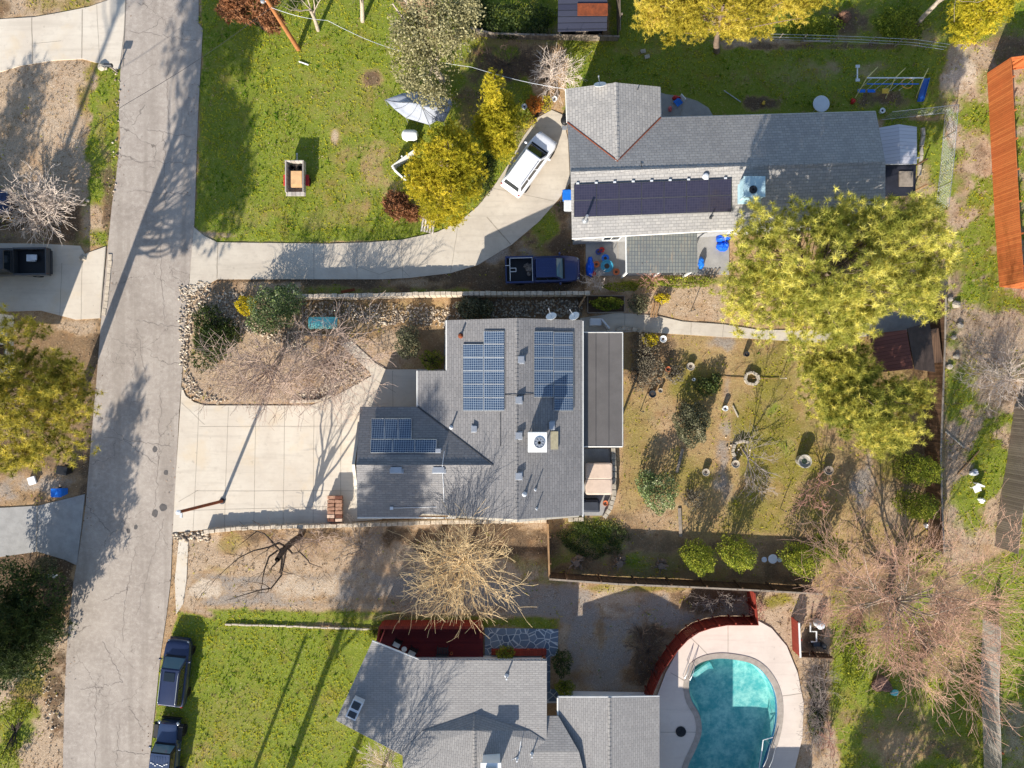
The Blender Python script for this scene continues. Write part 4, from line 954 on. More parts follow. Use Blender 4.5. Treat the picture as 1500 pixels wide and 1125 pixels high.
pipe(h2, 857, 323, fSo, 1.35, .09, M['steel']); pipe(h2, 1041, 319, fSo, .6, .04, M['darkgrey']); pipe(h2, 933, 133, lambda x, y: 5.0, .5, .04, M['darkgrey'])
q = onz(1033, 259, fSo); s = MB(); s.lathe([(.2, -.05), (.2, .18), (.14, .25), (.01, .28)], q, 14); s.build('roof_vent', M['lightgrey'], h2, smooth=True)
c = onz(1097, 280, fSo); mb = MB(); mb.box(c + Vector((0, 0, .55)), (1.3, 1.25, .95)); mb.box(c + Vector((0, 0, 1.06)), (1.38, 1.33, .08)); mb.box(c + Vector((0, 0, .05)), (1.5, 1.7, .1))
for k in range(5): mb.box(c + Vector((0, -.64, .25 + k * .16)), (1.1, .03, .05)); mb.box(c + Vector((-.67, 0, .25 + k * .16)), (.03, 1.0, .05))
ac = mb.build('rooftop_cooler', mat('cooler_blue_grey', srgb(170, 196, 204), .5, .1, 2, .1), h2, bevel=.01)
g = MB(); g.lathe([(.26, 0), (.26, .05), (.22, .05), (.2, .01), (.02, .02)], c + Vector((-.1, -.2, 1.1)), 18); 
for k in range(3): g.box(c + Vector((-.1, -.2, 1.13)), (.42, .1, .015), k * math.pi / 3)
g.build('fan', M['darkgrey'], ac)
dish(h2, 879, 126, 5.6, R(190), .4)
cb = MB(); a = onz(933, 133, lambda x, y: 5.05); b = onz(935, 215, lambda x, y: 5.1); cb.tube([a + Vector((0, 0, .05)), b + Vector((0, 0, .05)), onz(940, 246, lambda x, y: 6) + Vector((0, 0, .05))], .016, 4); cb.build('roof_cable', M['black'], h2)
# covered patio roof
pz = lambda x, y: 3.5 - .06 * (P(0, 332, 3.5).y - y)
q = [onz(917, 331, pz), onz(1021, 329, pz), onz(1022, 399, pz), onz(917.5, 400, pz)]
mb = MB(); mb.slab(q, .08)
MP = lined('stained_corrugated_sheet', srgb(104, 110, 112), srgb(122, 126, 124), .3, 0, .7, .35, dark=.3)
def rusty():
    t = NT('streaked_corrugated_sheet'); uv = t.co('UV'); ob = t.co()
    mp = t.N('ShaderNodeMapping'); mp.inputs['Scale'].default_value = (7, .6, 1); t.L(ob, mp.inputs[0])
    br = t.N('ShaderNodeTexBrick'); t.L(uv, br.inputs[0]); br.offset = 0; br.inputs['Scale'].default_value = 1; br.inputs['Brick Width'].default_value = .2; br.inputs['Row Height'].default_value = .25; br.inputs['Mortar Size'].default_value = .02
    br.inputs['Color1'].default_value = srgb(112, 116, 114); br.inputs['Color2'].default_value = srgb(124, 126, 120); br.inputs['Mortar'].default_value = srgb(82, 86, 90)
    c = t.mix(t.math('MULTIPLY', t.step(t.noise(mp.outputs[0], 1.3, 5, .7), .54, .68), .6), br.outputs[0], srgb(158, 138, 114))
    c = t.mix(t.math('MULTIPLY', t.step(t.noise(ob, .5, 4, .6), .45, .7), .4), c, srgb(88, 92, 98))
    t.bsdf(c, .7, 0, t.bump(br.outputs['Fac'], .4, .01), .3); return t.m
pr = mb.build('patio_roof', rusty(), h2)
f = MB(); f.box((q[0] + q[1]) / 2 + Vector((0, .08, .02)), ((q[1] - q[0]).length, .28, .1), math.atan2((q[1] - q[0]).y, (q[1] - q[0]).x)); f.tube([q[0], q[3]], .045, 4); f.build('fascia', M['white'], pr)
for a in (q[2] + Vector((-.2, .2, 0)), q[3] + Vector((.2, .2, 0)), (q[2] + q[3]) / 2 + Vector((0, .2, 0))): f = MB(); f.box((a.x, a.y, a.z / 2 - .05), (.12, .12, a.z - .1)); f.build('patio_post', M['white'], h2)

# ---- south house
h3 = thing('suburban_house', 'grey roofed house with an angled wing behind the dark red deck', 'house', P(740, 1040))
def p3(a, b, h): return P(a, b, h)
mb = MB()
nE, nM, nW = p3(801, 968, 3.9), p3(613, 967, 3.9), p3(545, 940, 3.5)
wS, wS2 = p3(492, 1055, 3.3), p3(598, 1111, 3.3)
bl, br_, ap = p3(619, 1070, 3.75), p3(776, 1070, 3.75), p3(695, 1045, 3.55)
sE = p3(801, 1082, 3.5); t0 = p3(695, 1070, 4.3)
f3 = lambda x, y: 3.85 - .05 * (nE.y - y)
k3 = lambda a, b: onz(a, b, f3)
nE, nM, nW, wS, wS2 = k3(801, 968), k3(613, 967), k3(545, 940), k3(492, 1055), k3(598, 1111)
bl, br_, ap, sE = k3(619, 1070), k3(776, 1070), k3(695, 1045), k3(801, 1085)
mb.slab([nE, nM, nW, wS, wS2, k3(598, 1190), k3(801, 1190)], .14)
roof3 = mb.build('roof', SH3, h3)
mb = MB(); tS = p3(695, 1190, 4.25)
up = Vector((0, 0, .05)); mb.slab([t0, bl + up, k3(590, 1100) + up, tS], .1); mb.slab([tS, k3(590, 1100) + up, k3(590, 1190) + up], .1); mb.slab([t0, tS, k3(799, 1085) + up, br_ + up], .1); mb.slab([tS, k3(799, 1190) + up, k3(799, 1085) + up], .1)
mb.slab([ap + Vector((0, 0, .02)), bl + Vector((0, 0, .03)), t0 + Vector((0, 0, .03))], .1); mb.slab([ap + Vector((0, 0, .02)), t0 + Vector((0, 0, .03)), br_ + Vector((0, 0, .03))], .1)
mb.build('dormer_roof', SH3, roof3)
cap = MB(); ridgecap(t0 + Vector((0, 0, .04)), tS + Vector((0, 0, .04)), 22); cap.build('ridge_cap', SH3, roof3); cap = MB(); ridgecap(ap + Vector((0, 0, .04)), t0 + Vector((0, 0, .05)), 5); cap.build('ridge_cap', SH3, roof3); cap = MB(); ridgecap(nE, nM, 36, .1); cap.build('ridge_cap', SH3, roof3)
mb = MB(); rN, rS = p3(893, 1022, 3.7), p3(893, 1190, 3.7)
wN, wS3 = p3(817, 1022, 3.1), p3(817, 1190, 3.1); eN, eS = p3(966, 1021, 3.0), p3(966, 1190, 3.0)
k = p3(846, 1100, 3.3); 
mb.slab([rN, wN, wS3, rS], .13); mb.slab([rN, rS, eS, eN], .13)
mb.slab([p3(801.5, 1049, 3.3), p3(818, 1049, 3.3), p3(848, 1101, 3.75), p3(779, 1101, 3.75)], .1); mb.slab([p3(779, 1101, 3.75), p3(848, 1101, 3.75), p3(870, 1190, 3.5), p3(760, 1190, 3.5)], .1)
rw = mb.build('wing_roof', SH3, h3)
cap = MB(); ridgecap(rN + Vector((0, 0, .02)), rS + Vector((0, 0, .02)), 26); cap.build('ridge_cap', SH3, rw)
ins = [nM + Vector((0, -.25, 0)), nE + Vector((-.3, -.25, 0)), p3(790, 1190, 3), p3(610, 1190, 3)]
wallbox(h3, [p3(613, 960, 0), p3(795, 960, 0), p3(795, 1160, 0), p3(613, 1160, 0)], 3.1, M['white'])
wallbox(h3, [p3(625, 982, 0), p3(560, 954, 0), p3(530, 1012, 0), p3(612, 1058, 0)], 3.0, M['white'])
wallbox(h3, [p3(826, 1012, 0), p3(954, 1014, 0), p3(954, 1160, 0), p3(826, 1160, 0)], 2.85, M['white'])
gb = MB(); gable(gb, p3(826, 1012, 0) + Vector((0, 0, 2.85)), p3(954, 1014, 0) + Vector((0, 0, 2.85)), z(p3(890, 1013, 0), 3.5), (0, -.15, 0)); gb.build('gable_wall', M['white'], h3)
for a, b in ((nE, nM), (nM, nW), (wN, rN), (rN, eN)): gutter(h3, [a - Vector((0, -.03, .07)), b - Vector((0, -.03, .07))], .07)
gutter(h3, [wS - Vector((0, 0, .08)), wS2 - Vector((0, 0, .08))], .05); gutter(h3, [wN, p3(817, 1050, 3.1)], .06)
window(h3, p3(690, 965, 0), p3(662, 965, 0), .3, 2.2, (0, 1)); window(h3, p3(780, 965, 0), p3(750, 965, 0), .9, 2.1, (0, 1)); door(h3, p3(735, 965, 0), p3(717, 965, 0), 2.1, (0, 1), M['redwood'])
q = P(720, 1112, 4.0); mb = MB(); mb.box((q.x, q.y, 4.35), (1.15, .8, 2.0)); mb.box((q.x, q.y, 5.38), (1.35, 1.0, .1)); ch = mb.build('chimney', M['white'], h3, bevel=.01)
mb = MB(); mb.box((q.x, q.y, 5.5), (.7, .5, .16)); mb.build('chimney_cap', M['steel'], ch)
q = k3(522, 1034); mb = MB(); M3 = Euler((0, 0, R(-25))).to_matrix()
mb.box(q + Vector((0, 0, .3)), (.75, 1.3, .64), 0, 0, M3); sk = mb.build('skylight', M['lightgrey'], h3, bevel=.02)
mb = MB(); mb.box(q + Vector((.12, .3, .635)), (.55, .5, .05), 0, 0, M3); mb.box(q + Vector((-.14, -.3, .635)), (.55, .4, .05), 0, 0, M3); mb.build('pane', M['glass'], sk)
pipe(h3, 742, 990, lambda x, y: 3.85, .6, .06); pipe(h3, 757, 1110, lambda x, y: 3.8, .5, .06); pipe(h3, 779, 1104, lambda x, y: 3.75, .5, .05)
cd = MB(); cd.tube([P(740, 1118, 3.9), P(760, 1108, 3.95), P(763, 1086, 4.1)], .02, 5); cd.build('roof_conduit', M['lightgrey'], h3)

# ---- small outbuildings
s = thing('garden_shed', 'shed with a two-tone grey gable roof at the ranch house east end', 'shed', P(1316, 225))
a = [P(1288, 187, 2.7), P(1317, 182, 3.0), P(1343, 186, 2.7), P(1343, 240, 2.7), P(1319, 240, 3.0), P(1294, 240, 2.7)]
MW = lined('pale_ribbed_sheet', srgb(186, 184, 190), srgb(196, 194, 198), .25, 0, .6, .12, dark=.12)
mb = MB(); mb.slab([a[0], a[1], a[4], a[5]], .06); mb.slab([a[1], a[2], a[3], a[4]], .06); mb.build('roof', MW, s)
wallbox(s, [a[0] + Vector((.1, -.15, 0)), a[2] + Vector((-.1, -.15, 0)), a[3] + Vector((-.1, .1, 0)), a[5] + Vector((.1, .1, 0))], 2.6, M['lightgrey'])
door(s, P(1308, 243), P(1325, 243), 2.0, (0, -1))
s = thing('lean_to', 'black flat roofed lean-to with a square hatch beside the two-tone shed', 'shed', P(1318, 262))
mb = MB(); mb.slab([P(1294, 242, 2.2), P(1342, 241, 2.2), P(1341, 286, 2.0), P(1293, 288, 2.0)], .08); mb.build('roof', mat('black_roof_felt', srgb(34, 36, 46), .7, .25, 2, .2), s)
mb = MB(); mb.box(P(1327, 262, 2.2), (.95, 1.05, .1)); mb.build('roof_hatch', M['greytimber'], s)
for x, y in ((1300, 283), (1336, 281), (1300, 246), (1336, 245)): c = P(x, y); pp = MB(); pp.box((c.x, c.y, .97), (.1, .1, 1.94)); pp.build('post', M['timber'], s)
s = thing('garden_shed', 'small shed with a dark red roof under the big pine by the east fence', 'shed', P(1305, 510))
rr = [P(1274, 489, 2.5), P(1328, 483, 2.7), P(1338, 540, 2.7), P(1284, 546, 2.5)]
mb = MB(); mb.slab(rr, .08); mb.build('roof', lined('weathered_red_roof', srgb(126, 78, 66), srgb(108, 66, 58), .25, 0, .85, .45), s)
mb = MB(); mb.slab([P(1329, 481, 2.66), P(1362, 472, 2.1), P(1370, 545, 2.1), P(1340, 541, 2.66)], .06); mb.build('lean_to_roof', mat('dark_felt', srgb(70, 58, 52), .9, .3, 2, .3), s)
wallbox(s, [P(1280, 492), P(1350, 484), P(1356, 532), P(1286, 538)], 2.05, M['brownwood']); door(s, P(1276.5, 505), P(1279, 522), 1.9, (-1, .1), M['brownwood'])
s = thing('garden_shed', 'dark slatted roof shed with a rusty patch north of the ranch house', 'shed', P(854, 35))
mb = MB(); mb.slab([P(818, -30, 2.8), P(890, -30, 2.8), P(889, 44, 2.5), P(817, 46, 2.5)], .08); rf = mb.build('roof', lined('dark_panel_roof', srgb(64, 66, 80), srgb(52, 54, 70), .42, 1, .5, .3, dark=.6), s)
mb = MB(); mb.box(P(868, 14, 2.74), (2.1, .85, .05)); mb.build('patch_sheet', M['rust'], rf)
wallbox(s, [P(822, -20), P(884, -20), P(882, 50), P(822, 51)], 2.35, M['darkgrey'])
door(s, P(842, 52), P(860, 52), 2.0, (0, -1), M['greytimber'])
# neighbours' house across the street, whose shadow falls over the pickup's drive
s = thing('neighbour_house', 'house beyond the west drive behind the black pickup', 'house', P(-90, 480))
x0, x1, xg, y0, y1 = P(-320, 0).x, P(54, 0).x, P(-40, 0).x, P(0, 560).y, P(0, 467).y
wallbox(s, [(x0, y0 + .2), (xg, y0 + .2), (xg, y1 - .2), (x0, y1 - .2)], 2.398, M['cream'])
mb = MB(); mb.prism([(x0, y0), (x1, y0), (x1, y1), (x0, y1)], 2.4, 5.4); mb.build('upper_storey', M['cream'], s)
for yy in (y0 + .3, y1 - .8): mb = MB(); mb.box((x1 - 1.6, yy, 1.2), (.16, .16, 2.39)); mb.build('carport_post', M['white'], s)
mb = MB(); ym = (y0 + y1) / 2; zr = 7.0; e = .12
mb.slab([(x0 - e, y1 + e, 5.55), (x0 + 1, ym, zr), (x1 - 2.4, ym, zr), (x1 + e, y1 + e, 5.55)], .12); mb.slab([(x0 - e, y0 - e, 5.55), (x0 + 1, ym, zr), (x1 - 2.4, ym, zr), (x1 + e, y0 - e, 5.55)], .12); mb.slab([(x1 + e, y1 + e, 5.55), (x1 - 2.4, ym, zr), (x1 + e, y0 - e, 5.55)], .12)
mb.build('roof', SH1, s); mb = MB(); c_ = P(-8, 492); mb.box((c_.x, c_.y, 6.6), (1.1, .8, 1.9)); mb.build('chimney', M['cream'], s)
window(s, (x1, y0 + 1), (x1, y0 + 2.6), 3.3, 4.5, (1, 0))

s = thing('pool_shade_block', 'unseen tall narrow block with a low wing, added to shade the swimming pool', 'house', P(1000, 1210))  # unseen building added south of the frame to throw shade over the pool
wallbox(s, [P(934, 1178), P(996, 1178), P(996, 1290), P(934, 1290)], 4.5, M['cream'])
mb = MB(); mb.slab([P(928, 1172, 0) + Vector((0, 0, 4.8)), P(1001, 1172, 0) + Vector((0, 0, 4.8)), P(1001, 1296, 0) + Vector((0, 0, 4.6)), P(928, 1296, 0) + Vector((0, 0, 4.6))], .14); mb.build('roof', SH3, s)
wallbox(s, [P(996.2, 1182), P(1150, 1182), P(1150, 1280), P(996.2, 1280)], 2.1, M['cream'])
mb = MB(); mb.slab([P(1001.3, 1174, 0) + Vector((0, 0, 2.35)), P(1158, 1174, 0) + Vector((0, 0, 2.35)), P(1158, 1286, 0) + Vector((0, 0, 2.2)), P(1001.3, 1286, 0) + Vector((0, 0, 2.2))], .12); mb.build('wing_roof', SH3, s)
window(s, P(1040, 1182), P(1064, 1182), .9, 1.8, (0, 1)); window(s, P(1090, 1182), P(1114, 1182), .9, 1.8, (0, 1))
# ---- pool
def poolside():
    pts = PP(POOL, 0); c = sum(pts, Vector()) / len(pts); n = len(pts)
    # smooth the outline by Catmull-Rom
    sp = []
    for i in range(n):
        p0, p1, p2, p3_ = pts[i - 1], pts[i], pts[(i + 1) % n], pts[(i + 2) % n]
        for k in range(3):
            t = k / 3; sp.append(.5 * ((2 * p1) + (p2 - p0) * t + (2 * p0 - 5 * p1 + 4 * p2 - p3_) * t * t + (3 * p1 - p0 - 3 * p2 + p3_) * t ** 3))
    n = len(sp)
    def off(d):
        out = []
        for i in range(n):
            t = (sp[(i + 1) % n] - sp[i - 1]).normalized(); out.append(sp[i] + Vector((t.y, -t.x, 0)) * d)
        return out
    sgn = 1 if (off(.5)[0] - c).length > (sp[0] - c).length else -1
    T = thing('swimming_pool', 'kidney shaped swimming pool with turquoise water inside the curved red fence', 'pool', c)
    t = NT('pool_plaster'); co = t.co()
    col = t.mix(t.step(t.noise(co, 1.1, 6, .75), .35, .65), srgb(104, 182, 180), srgb(204, 230, 216)); col = t.mix(t.math('MULTIPLY', t.step(t.noise(co, 3, 6, .75), .45, .7), .5), col, srgb(84, 164, 164)); t.bsdf(col, .7, 0, None, .2)
    mb = MB(); fl = [Vector((p.x, p.y, -1.1 - .6 * max(0, min(1, (c.y + 2 - p.y) / 8)))) for p in off(-.25 * sgn)]
    mb.loft([[Vector((p.x, p.y, -.02)) for p in sp], fl], cap=False); mb.add(fl, [tuple(range(n))]); mb.build('basin', t.m, T, smooth=True)
    mb = MB(); mb.loft([[Vector((p.x, p.y, -.03)) for p in off(-.012 * sgn)], [Vector((p.x, p.y, -.24)) for p in off(-.05 * sgn)]], cap=False); mb.build('tile_band', mat('blue_pool_tile', srgb(70, 120, 160), .3, .25, 9, .05), T)
    for k in range(3):
        mb = MB(); q = P(1030 + k * 4, 984 + k * 7); mb.box((q.x, q.y, -.45 - k * .28), (1.6, .36, .3), R(35)); mb.build('step', t.m, T)
    mb = MB(); q = P(1047, 1098); mb.lathe([(.01, -1.62), (.16, -1.62), (.18, -1.7)], (q.x, q.y, 0), 12); mb.build('floor_drain', M['darkgrey'], T)
    mb = MB(); o1, o2 = off(.02 * sgn), off(.42 * sgn)
    mb.loft([[Vector((p.x, p.y, -.14)) for p in sp], [Vector((p.x, p.y, .085)) for p in o1], [Vector((p.x, p.y, .085)) for p in o2], [Vector((p.x, p.y, -.1)) for p in o2]], cap=False)
    mb.build('coping', mat('coping_stone', srgb(158, 148, 138), .9, .2, 3, .4), T)
    t = NT('pool_water'); co = t.co()
    tr_ = t.N('ShaderNodeBsdfTransparent'); 
    tr_.inputs[0].default_value = (.66, .85, .87, 1)
    gl = t.N('ShaderNodeBsdfGlossy'); gl.inputs['Roughness'].default_value = .03
    nr = t.bump(t.noise(co, 3.5, 4, .6), .35, .06); t.L(nr, gl.inputs['Normal'])
    fr = t.N('ShaderNodeFresnel'); fr.inputs[0].default_value = 1.33; t.L(nr, fr.inputs['Normal'])
    mx = t.N('ShaderNodeMixShader'); t.L(fr.outputs[0], mx.inputs[0]); t.L(tr_.outputs[0], mx.inputs[1]); t.L(gl.outputs[0], mx.inputs[2]); t.L(mx.outputs[0], t.out.inputs[0])
    mb = MB(); mb.sheet([Vector((p.x, p.y, -.09)) for p in sp]); mb.build('pool_water', t.m, T)
    # handrails
    for (a, b) in (((1010, 968), (1004, 990)), ((1127, 1085), (1116, 1122))):
        p, q = P(*a), P(*b); mb = MB()
        d = (q - p); s_ = Vector((-d.y, d.x, 0)).normalized() * .2
        for k in (-1, 1): mb.tube([p + s_ * k, p + s_ * k + Vector((0, 0, .75)), p.lerp(q, .5) + s_ * k + Vector((0, 0, .85)), q + s_ * k + Vector((0, 0, .6)), q + s_ * k - Vector((0, 0, .3))], .026, 8)
        mb.build('handrail', M['steel'], T, smooth=True)
    # deck around it, as a ring of quads between the pool edge and the outline
    return off(.41 * sgn)
ring = poolside()
def deck_ring():
    import bmesh
    bm = bmesh.new(); out = [bm.verts.new((p.x, p.y, .05)) for p in PP(POOLDECK)]; inn = [bm.verts.new((p.x, p.y, .05)) for p in ring]
    es = [bm.edges.new((l[i], l[(i + 1) % len(l)])) for l in (out, inn) for i in range(len(l))]
    bmesh.ops.triangle_fill(bm, edges=es, use_beauty=True, use_dissolve=False)
    for f in bm.faces:
        if f.normal.z < 0: f.normal_flip()
    me = bpy.data.meshes.new('pool_deck'); bm.to_mesh(me); bm.free()
    me.materials.append(concrete('pool_deck_concrete', srgb(202, 188, 176), srgb(216, 204, 192), .25)); o = bpy.data.objects.new('pool_deck', me); COL.objects.link(o); tag(o, kind='structure')
deck_ring()
mb = MB(); 
for a, b in (((982, 985), (1008, 1000)), ((1066, 908), (1066, 956)), ((1010, 932), (1040, 962)), ((967, 1072), (1020, 1072)), ((1140, 1020), (1176, 1015))): strip(mb, cpath(a, b, 4, .2), .04, .056)
tag(mb.build('pool_deck_joints', M['joint']), kind='structure')
dr = MB(); c = P(997, 1071); dr.lathe([(.38, .05), (.38, .1), (.34, .11), (.01, .115)], (c.x, c.y, 0), 22); 
for k in range(4): dr.box((c.x, c.y, .125), (.62, .03, .02), k * math.pi / 4)
tag(dr.build('drain_cover', M['black']), 'round black drain cover set in the pale pool deck', 'drain cover')
ps = MB(); ps.tube([P(1132, 1080, .1), P(1118, 1084, .3), P(1116, 1100, .15), P(1112, 1125, .05), P(1108, 1150, .05)], .035, 6)
tag(ps.build('pool_hose', M['white'], smooth=True), 'white vacuum hose curling into the turquoise pool water', 'hose')
# ------------------------------------------------------------------ vehicles
M['lampw'] = glass('headlamp_lens', srgb(128, 136, 144), .1); M['lampr'] = glass('tail_lamp_lens', srgb(150, 24, 22), .15)
def vehicle(name, label, cat, px, py, th, L_, Wd, Ht, pm, kind='van', cab=(-.47, -.43, .12, .25), belt=1.02, hood=.88, rails=False, sunroof=False, group=None, scr='screen'):
    c = P(px, py, .9); T = thing(name, label, cat, (c.x, c.y, 0), R(th), group)
    w = Wd / 2; zb = .3; x = lambda f: f * L_
    xr0, xr1, xf1, xf0 = cab
    pick = kind == 'pickup'
    st = [(-.5, .8, belt * .86), (-.49, .92, belt * .97), (-.45, .97, belt), (-.3, 1, belt), (0, 1, belt), (xf0, .995, belt), (.34, .98, hood + (belt - hood) * .3), (.42, .93, hood), (.465, .84, hood - .05), (.49, .7, hood - .14), (.5, .55, hood - .26)]
    if pick: st = [(xr0 - .005, .97, belt), (xr0 + .01, .985, belt)] + [s for s in st if s[0] > xr0 + .02]
    if kind == 'jeep': st = [(-.5, .9, belt * .98), (-.48, .92, belt), (xf0, .9, belt), (xf0 + .02, .8, belt - .02), (.4, .72, hood), (.45, .68, hood - .03), (.47, .64, hood - .2)]
    rings = []
    for f, wf, zt in st:
        a = w * wf; X = x(f)
        half = [(a * .84, zb), (a * .98, zb + .1), (a, (zb + zt) / 2 + .05), (a * .985, zt - .14), (a * .93, zt - .04), (a * .75, zt), (a * .38, zt + .022)]
        rings.append([Vector((X, -q, zz)) for q, zz in half] + [Vector((X, 0, zt + .03))] + [Vector((X, q, zz)) for q, zz in half[::-1]])
    mb = MB(); mb.loft(rings); mb.build('body', pm, T, False, True)
    # greenhouse
    wl, wu = w * .9, w * (.74 if kind != 'jeep' else .8); zl, zu = belt - .02, Ht - .05
    lo = [Vector((x(xr0), -wl * .93, zl)), Vector((x(xf0), -wl * .94, zl)), Vector((x(xf0), wl * .94, zl)), Vector((x(xr0), wl * .93, zl))]
    up = [Vector((x(xr1), -wu * .95, zu)), Vector((x(xf1), -wu * .95, zu)), Vector((x(xf1), wu * .95, zu)), Vector((x(xr1), wu * .95, zu))]
    mb = MB(); mb.loft([lo, up]); cabn = mb.build('cabin', pm if kind != 'jeep' else M['black'], T, False, bevel=.07)
    def pane(a0, a1, b0, b1, u0, u1, v0, v1, nm, m):
        q = lambda u, v: (a0 + (a1 - a0) * u) * (1 - v) + (b0 + (b1 - b0) * u) * v
        P4 = [q(u0, v0), q(u1, v0), q(u1, v1), q(u0, v1)]
        n = (P4[1] - P4[0]).cross(P4[3] - P4[0]).normalized(); ctr = Vector((0, 0, (zl + zu) / 2))
        if n.dot((P4[0] + P4[2]) / 2 - ctr) < 0: n = -n
        mb = MB(); mb.add([p + n * .012 for p in P4], [(0, 1, 2, 3)]); return mb.build(nm, m, T, False, fix=False)
    pane(lo[1], lo[2], up[1], up[2], .05, .95, .06, .95, 'windscreen', M[scr]); pane(lo[0], lo[3], up[0], up[3], .07, .93, .2, .92, 'rear_window', M['glass'])
    n = 3 if kind == 'van' else 2
    for i, j in ((0, 1), (3, 2)):
        for k in range(n): pane(lo[i], lo[j], up[i], up[j], .05 + k * .9 / n, .05 + (k + 1) * .9 / n - .03, .15, .9, 'side_window', M['glass'])
    # roof skin
    mb = MB(); g = []
    for i in range(7):
        f = i / 6; X = up[0].x + .05 + (up[1].x - up[0].x - .1) * f; e = 1 - .06 * abs(2 * f - 1) ** 4
        g.append([Vector((X, wu * .93 * e * s, zu + .012 + .05 * (1 - s * s) * (1 - .6 * (2 * f - 1) ** 4))) for s in (-1, -.8, -.4, 0, .4, .8, 1)])
    mb.loft(g, cap=False, closed=False)
    if kind in ('pickup', 'jeep'):
        for k in range(-3, 4): mb.box(((up[0].x + up[1].x) / 2, k * wu * .25, zu + .062 - .05 * (k / 3.6) ** 2), ((up[1].x - up[0].x) * .84, .05, .02))
    rf = mb.build('roof', pm, T, False, kind != 'pickup')
    if sunroof:
        mb = MB(); mb.box((x(xf1) - .55, 0, zu + .068), (.62, .75, .014)); mb.build('sunroof', M['glass'], rf)
    if rails:
        for s in (-1, 1):
            mb = MB(); mb.tube([(x(xr1) + .15, s * wu * .86, zu + .03), (x(xr1) + .25, s * wu * .86, zu + .09), (x(xf1) - .35, s * wu * .86, zu + .09), (x(xf1) - .22, s * wu * .86, zu + .03)], .022, 6); mb.build('roof_rail', M['steel'], T, False)
    # wheels
    for fx in (-.31, .32):
        for s in (-1, 1):
            r_ = .35 if kind != 'jeep' else .42; cy = s * (w - .1 + (.06 if kind == 'jeep' else 0))
            t = MB(); t.lathe([(r_ * .6, -.11), (r_ * .95, -.11), (r_, -.07), (r_, .07), (r_ * .95, .11), (r_ * .6, .11), (r_ * .6, -.11)], (x(fx), cy, r_), 22, axis='Y'); wh = t.build('wheel', M['rubber'], T, False, True)
            q = MB(); q.lathe([(.02, s * .09), (r_ * .3, s * .1), (r_ * .6, s * .075)], (x(fx), cy, r_), 14, axis='Y'); q.build('rim', M['steel'], wh, False)
            if kind == 'jeep':
                q = MB(); q.box((x(fx), s * (w - .08), .92), (1.0, .34, .07)); q.box((x(fx) + .55, s * (w - .08), .84), (.2, .34, .07), 0, 0, Euler((0, R(40), 0)).to_matrix()); q.build('mudguard', M['black'], T, False, bevel=.02)
    for s in (-1, 1):
        q = MB(); q.ell((x(.462), s * w * .7, hood - .13), (.13, .12, .06), 10, 6); q.build('headlight', M['lampw'], T, False, True)
        q = MB(); q.box((x(-.492), s * w * .8, belt - .16), (.07, .16, .24)); q.build('tail_light', M['lampr'], T, False, bevel=.015)
        q = MB(); q.ell((x(xf0) - .22, s * (w + .1), belt + .07), (.09, .12, .08), 10, 6); q.tube([(x(xf0) - .22, s * (w - .06), belt), (x(xf0) - .22, s * (w + .06), belt + .05)], .03, 6); q.build('wing_mirror', pm, T, False, True)
    q = MB(); q.box((x(.497), 0, .5), (.09, Wd * .78, .2)); q.build('front_bumper', M['black'] if kind in ('jeep',) else pm, T, False, bevel=.03)
    q = MB(); q.box((x(-.5), 0, .5), (.1, Wd * .86, .2)); q.build('rear_bumper', M['black'] if kind == 'jeep' else (M['darkgrey'] if pick else pm), T, False, bevel=.03)
    q = MB(); q.box((x(xf0) + .06, 0, belt + .035), (.14, Wd * .76, .012)); q.build('wiper_cowl', M['black'], T, False)
    if pick:
        xb0, xb1 = x(-.5), x(xr0) - .06
        q = MB(); l = xb1 - xb0
        for s in (-1, 1): q.box(((xb0 + xb1) / 2, s * (w - .07), .8), (l, .13, .62))
        q.box((xb1 - .03, 0, .8), (.06, Wd - .27, .62)); q.box(((xb0 + xb1) / 2 + .03, 0, .54), (l - .12, Wd - .27, .08)); q.build('cargo_bed', pm, T, False, bevel=.02)
        q = MB(); q.box((xb0 + .04, 0, .82), (.08, Wd - .28, .56)); q.build('tailgate', pm, T, False, bevel=.02)
        q = MB(); q.box(((xb0 + xb1) / 2 + .03, 0, .586), (l - .15, Wd - .3, .01)); q.build('bed_liner', M['black'], T, False)
    return T, w, x, zu
vehicle('minivan', 'white minivan parked nose up on the curved concrete drive', 'van', 775.5, 238.5, 54, 4.8, 1.86, 1.72, M['p_white'], 'van', (-.475, -.43, .1, .25), 1.02, .92, True, False, None, 'glass')
vehicle('parked_car', 'dark navy estate car with silver roof rails on the verge beside the road', 'car', 255.5, 986, 83.5, 4.85, 1.92, 1.68, M['p_navy'], 'suv', (-.48, -.42, .12, .25), 1.0, .92, True, True)
T, w, x, zu = vehicle('off_road_car', 'slate blue boxy off-road car with black mudguards at the bottom of the verge', 'car', 243, 1104, 84, 4.9, 1.9, 1.85, M['p_blue'], 'jeep', (-.48, -.47, .1, .16), 1.12, 1.1)
q = MB()
for i, (a, b) in enumerate(((-.55, 0), (-.4, -.05), (-.25, -.14), (.25, -.14), (.4, -.05), (.55, 0), (.1, -.05), (-.1, -.1))): q.box((x(-.02) + b * 1.2 - .1, a, zu + .09), (.05, .12, .012))
q.build('roof_mark', M['white'], T, False)
T, w, x, zu = vehicle('pickup_truck', 'black pickup truck with a ladder frame and clutter in its bed below the north drive', 'pickup', 795, 394.5, 1.5, 5.35, 1.95, 1.75, M['p_dark'], 'pickup', (-.11, -.1, .17, .27), 1.05, 1.0)
q = MB()
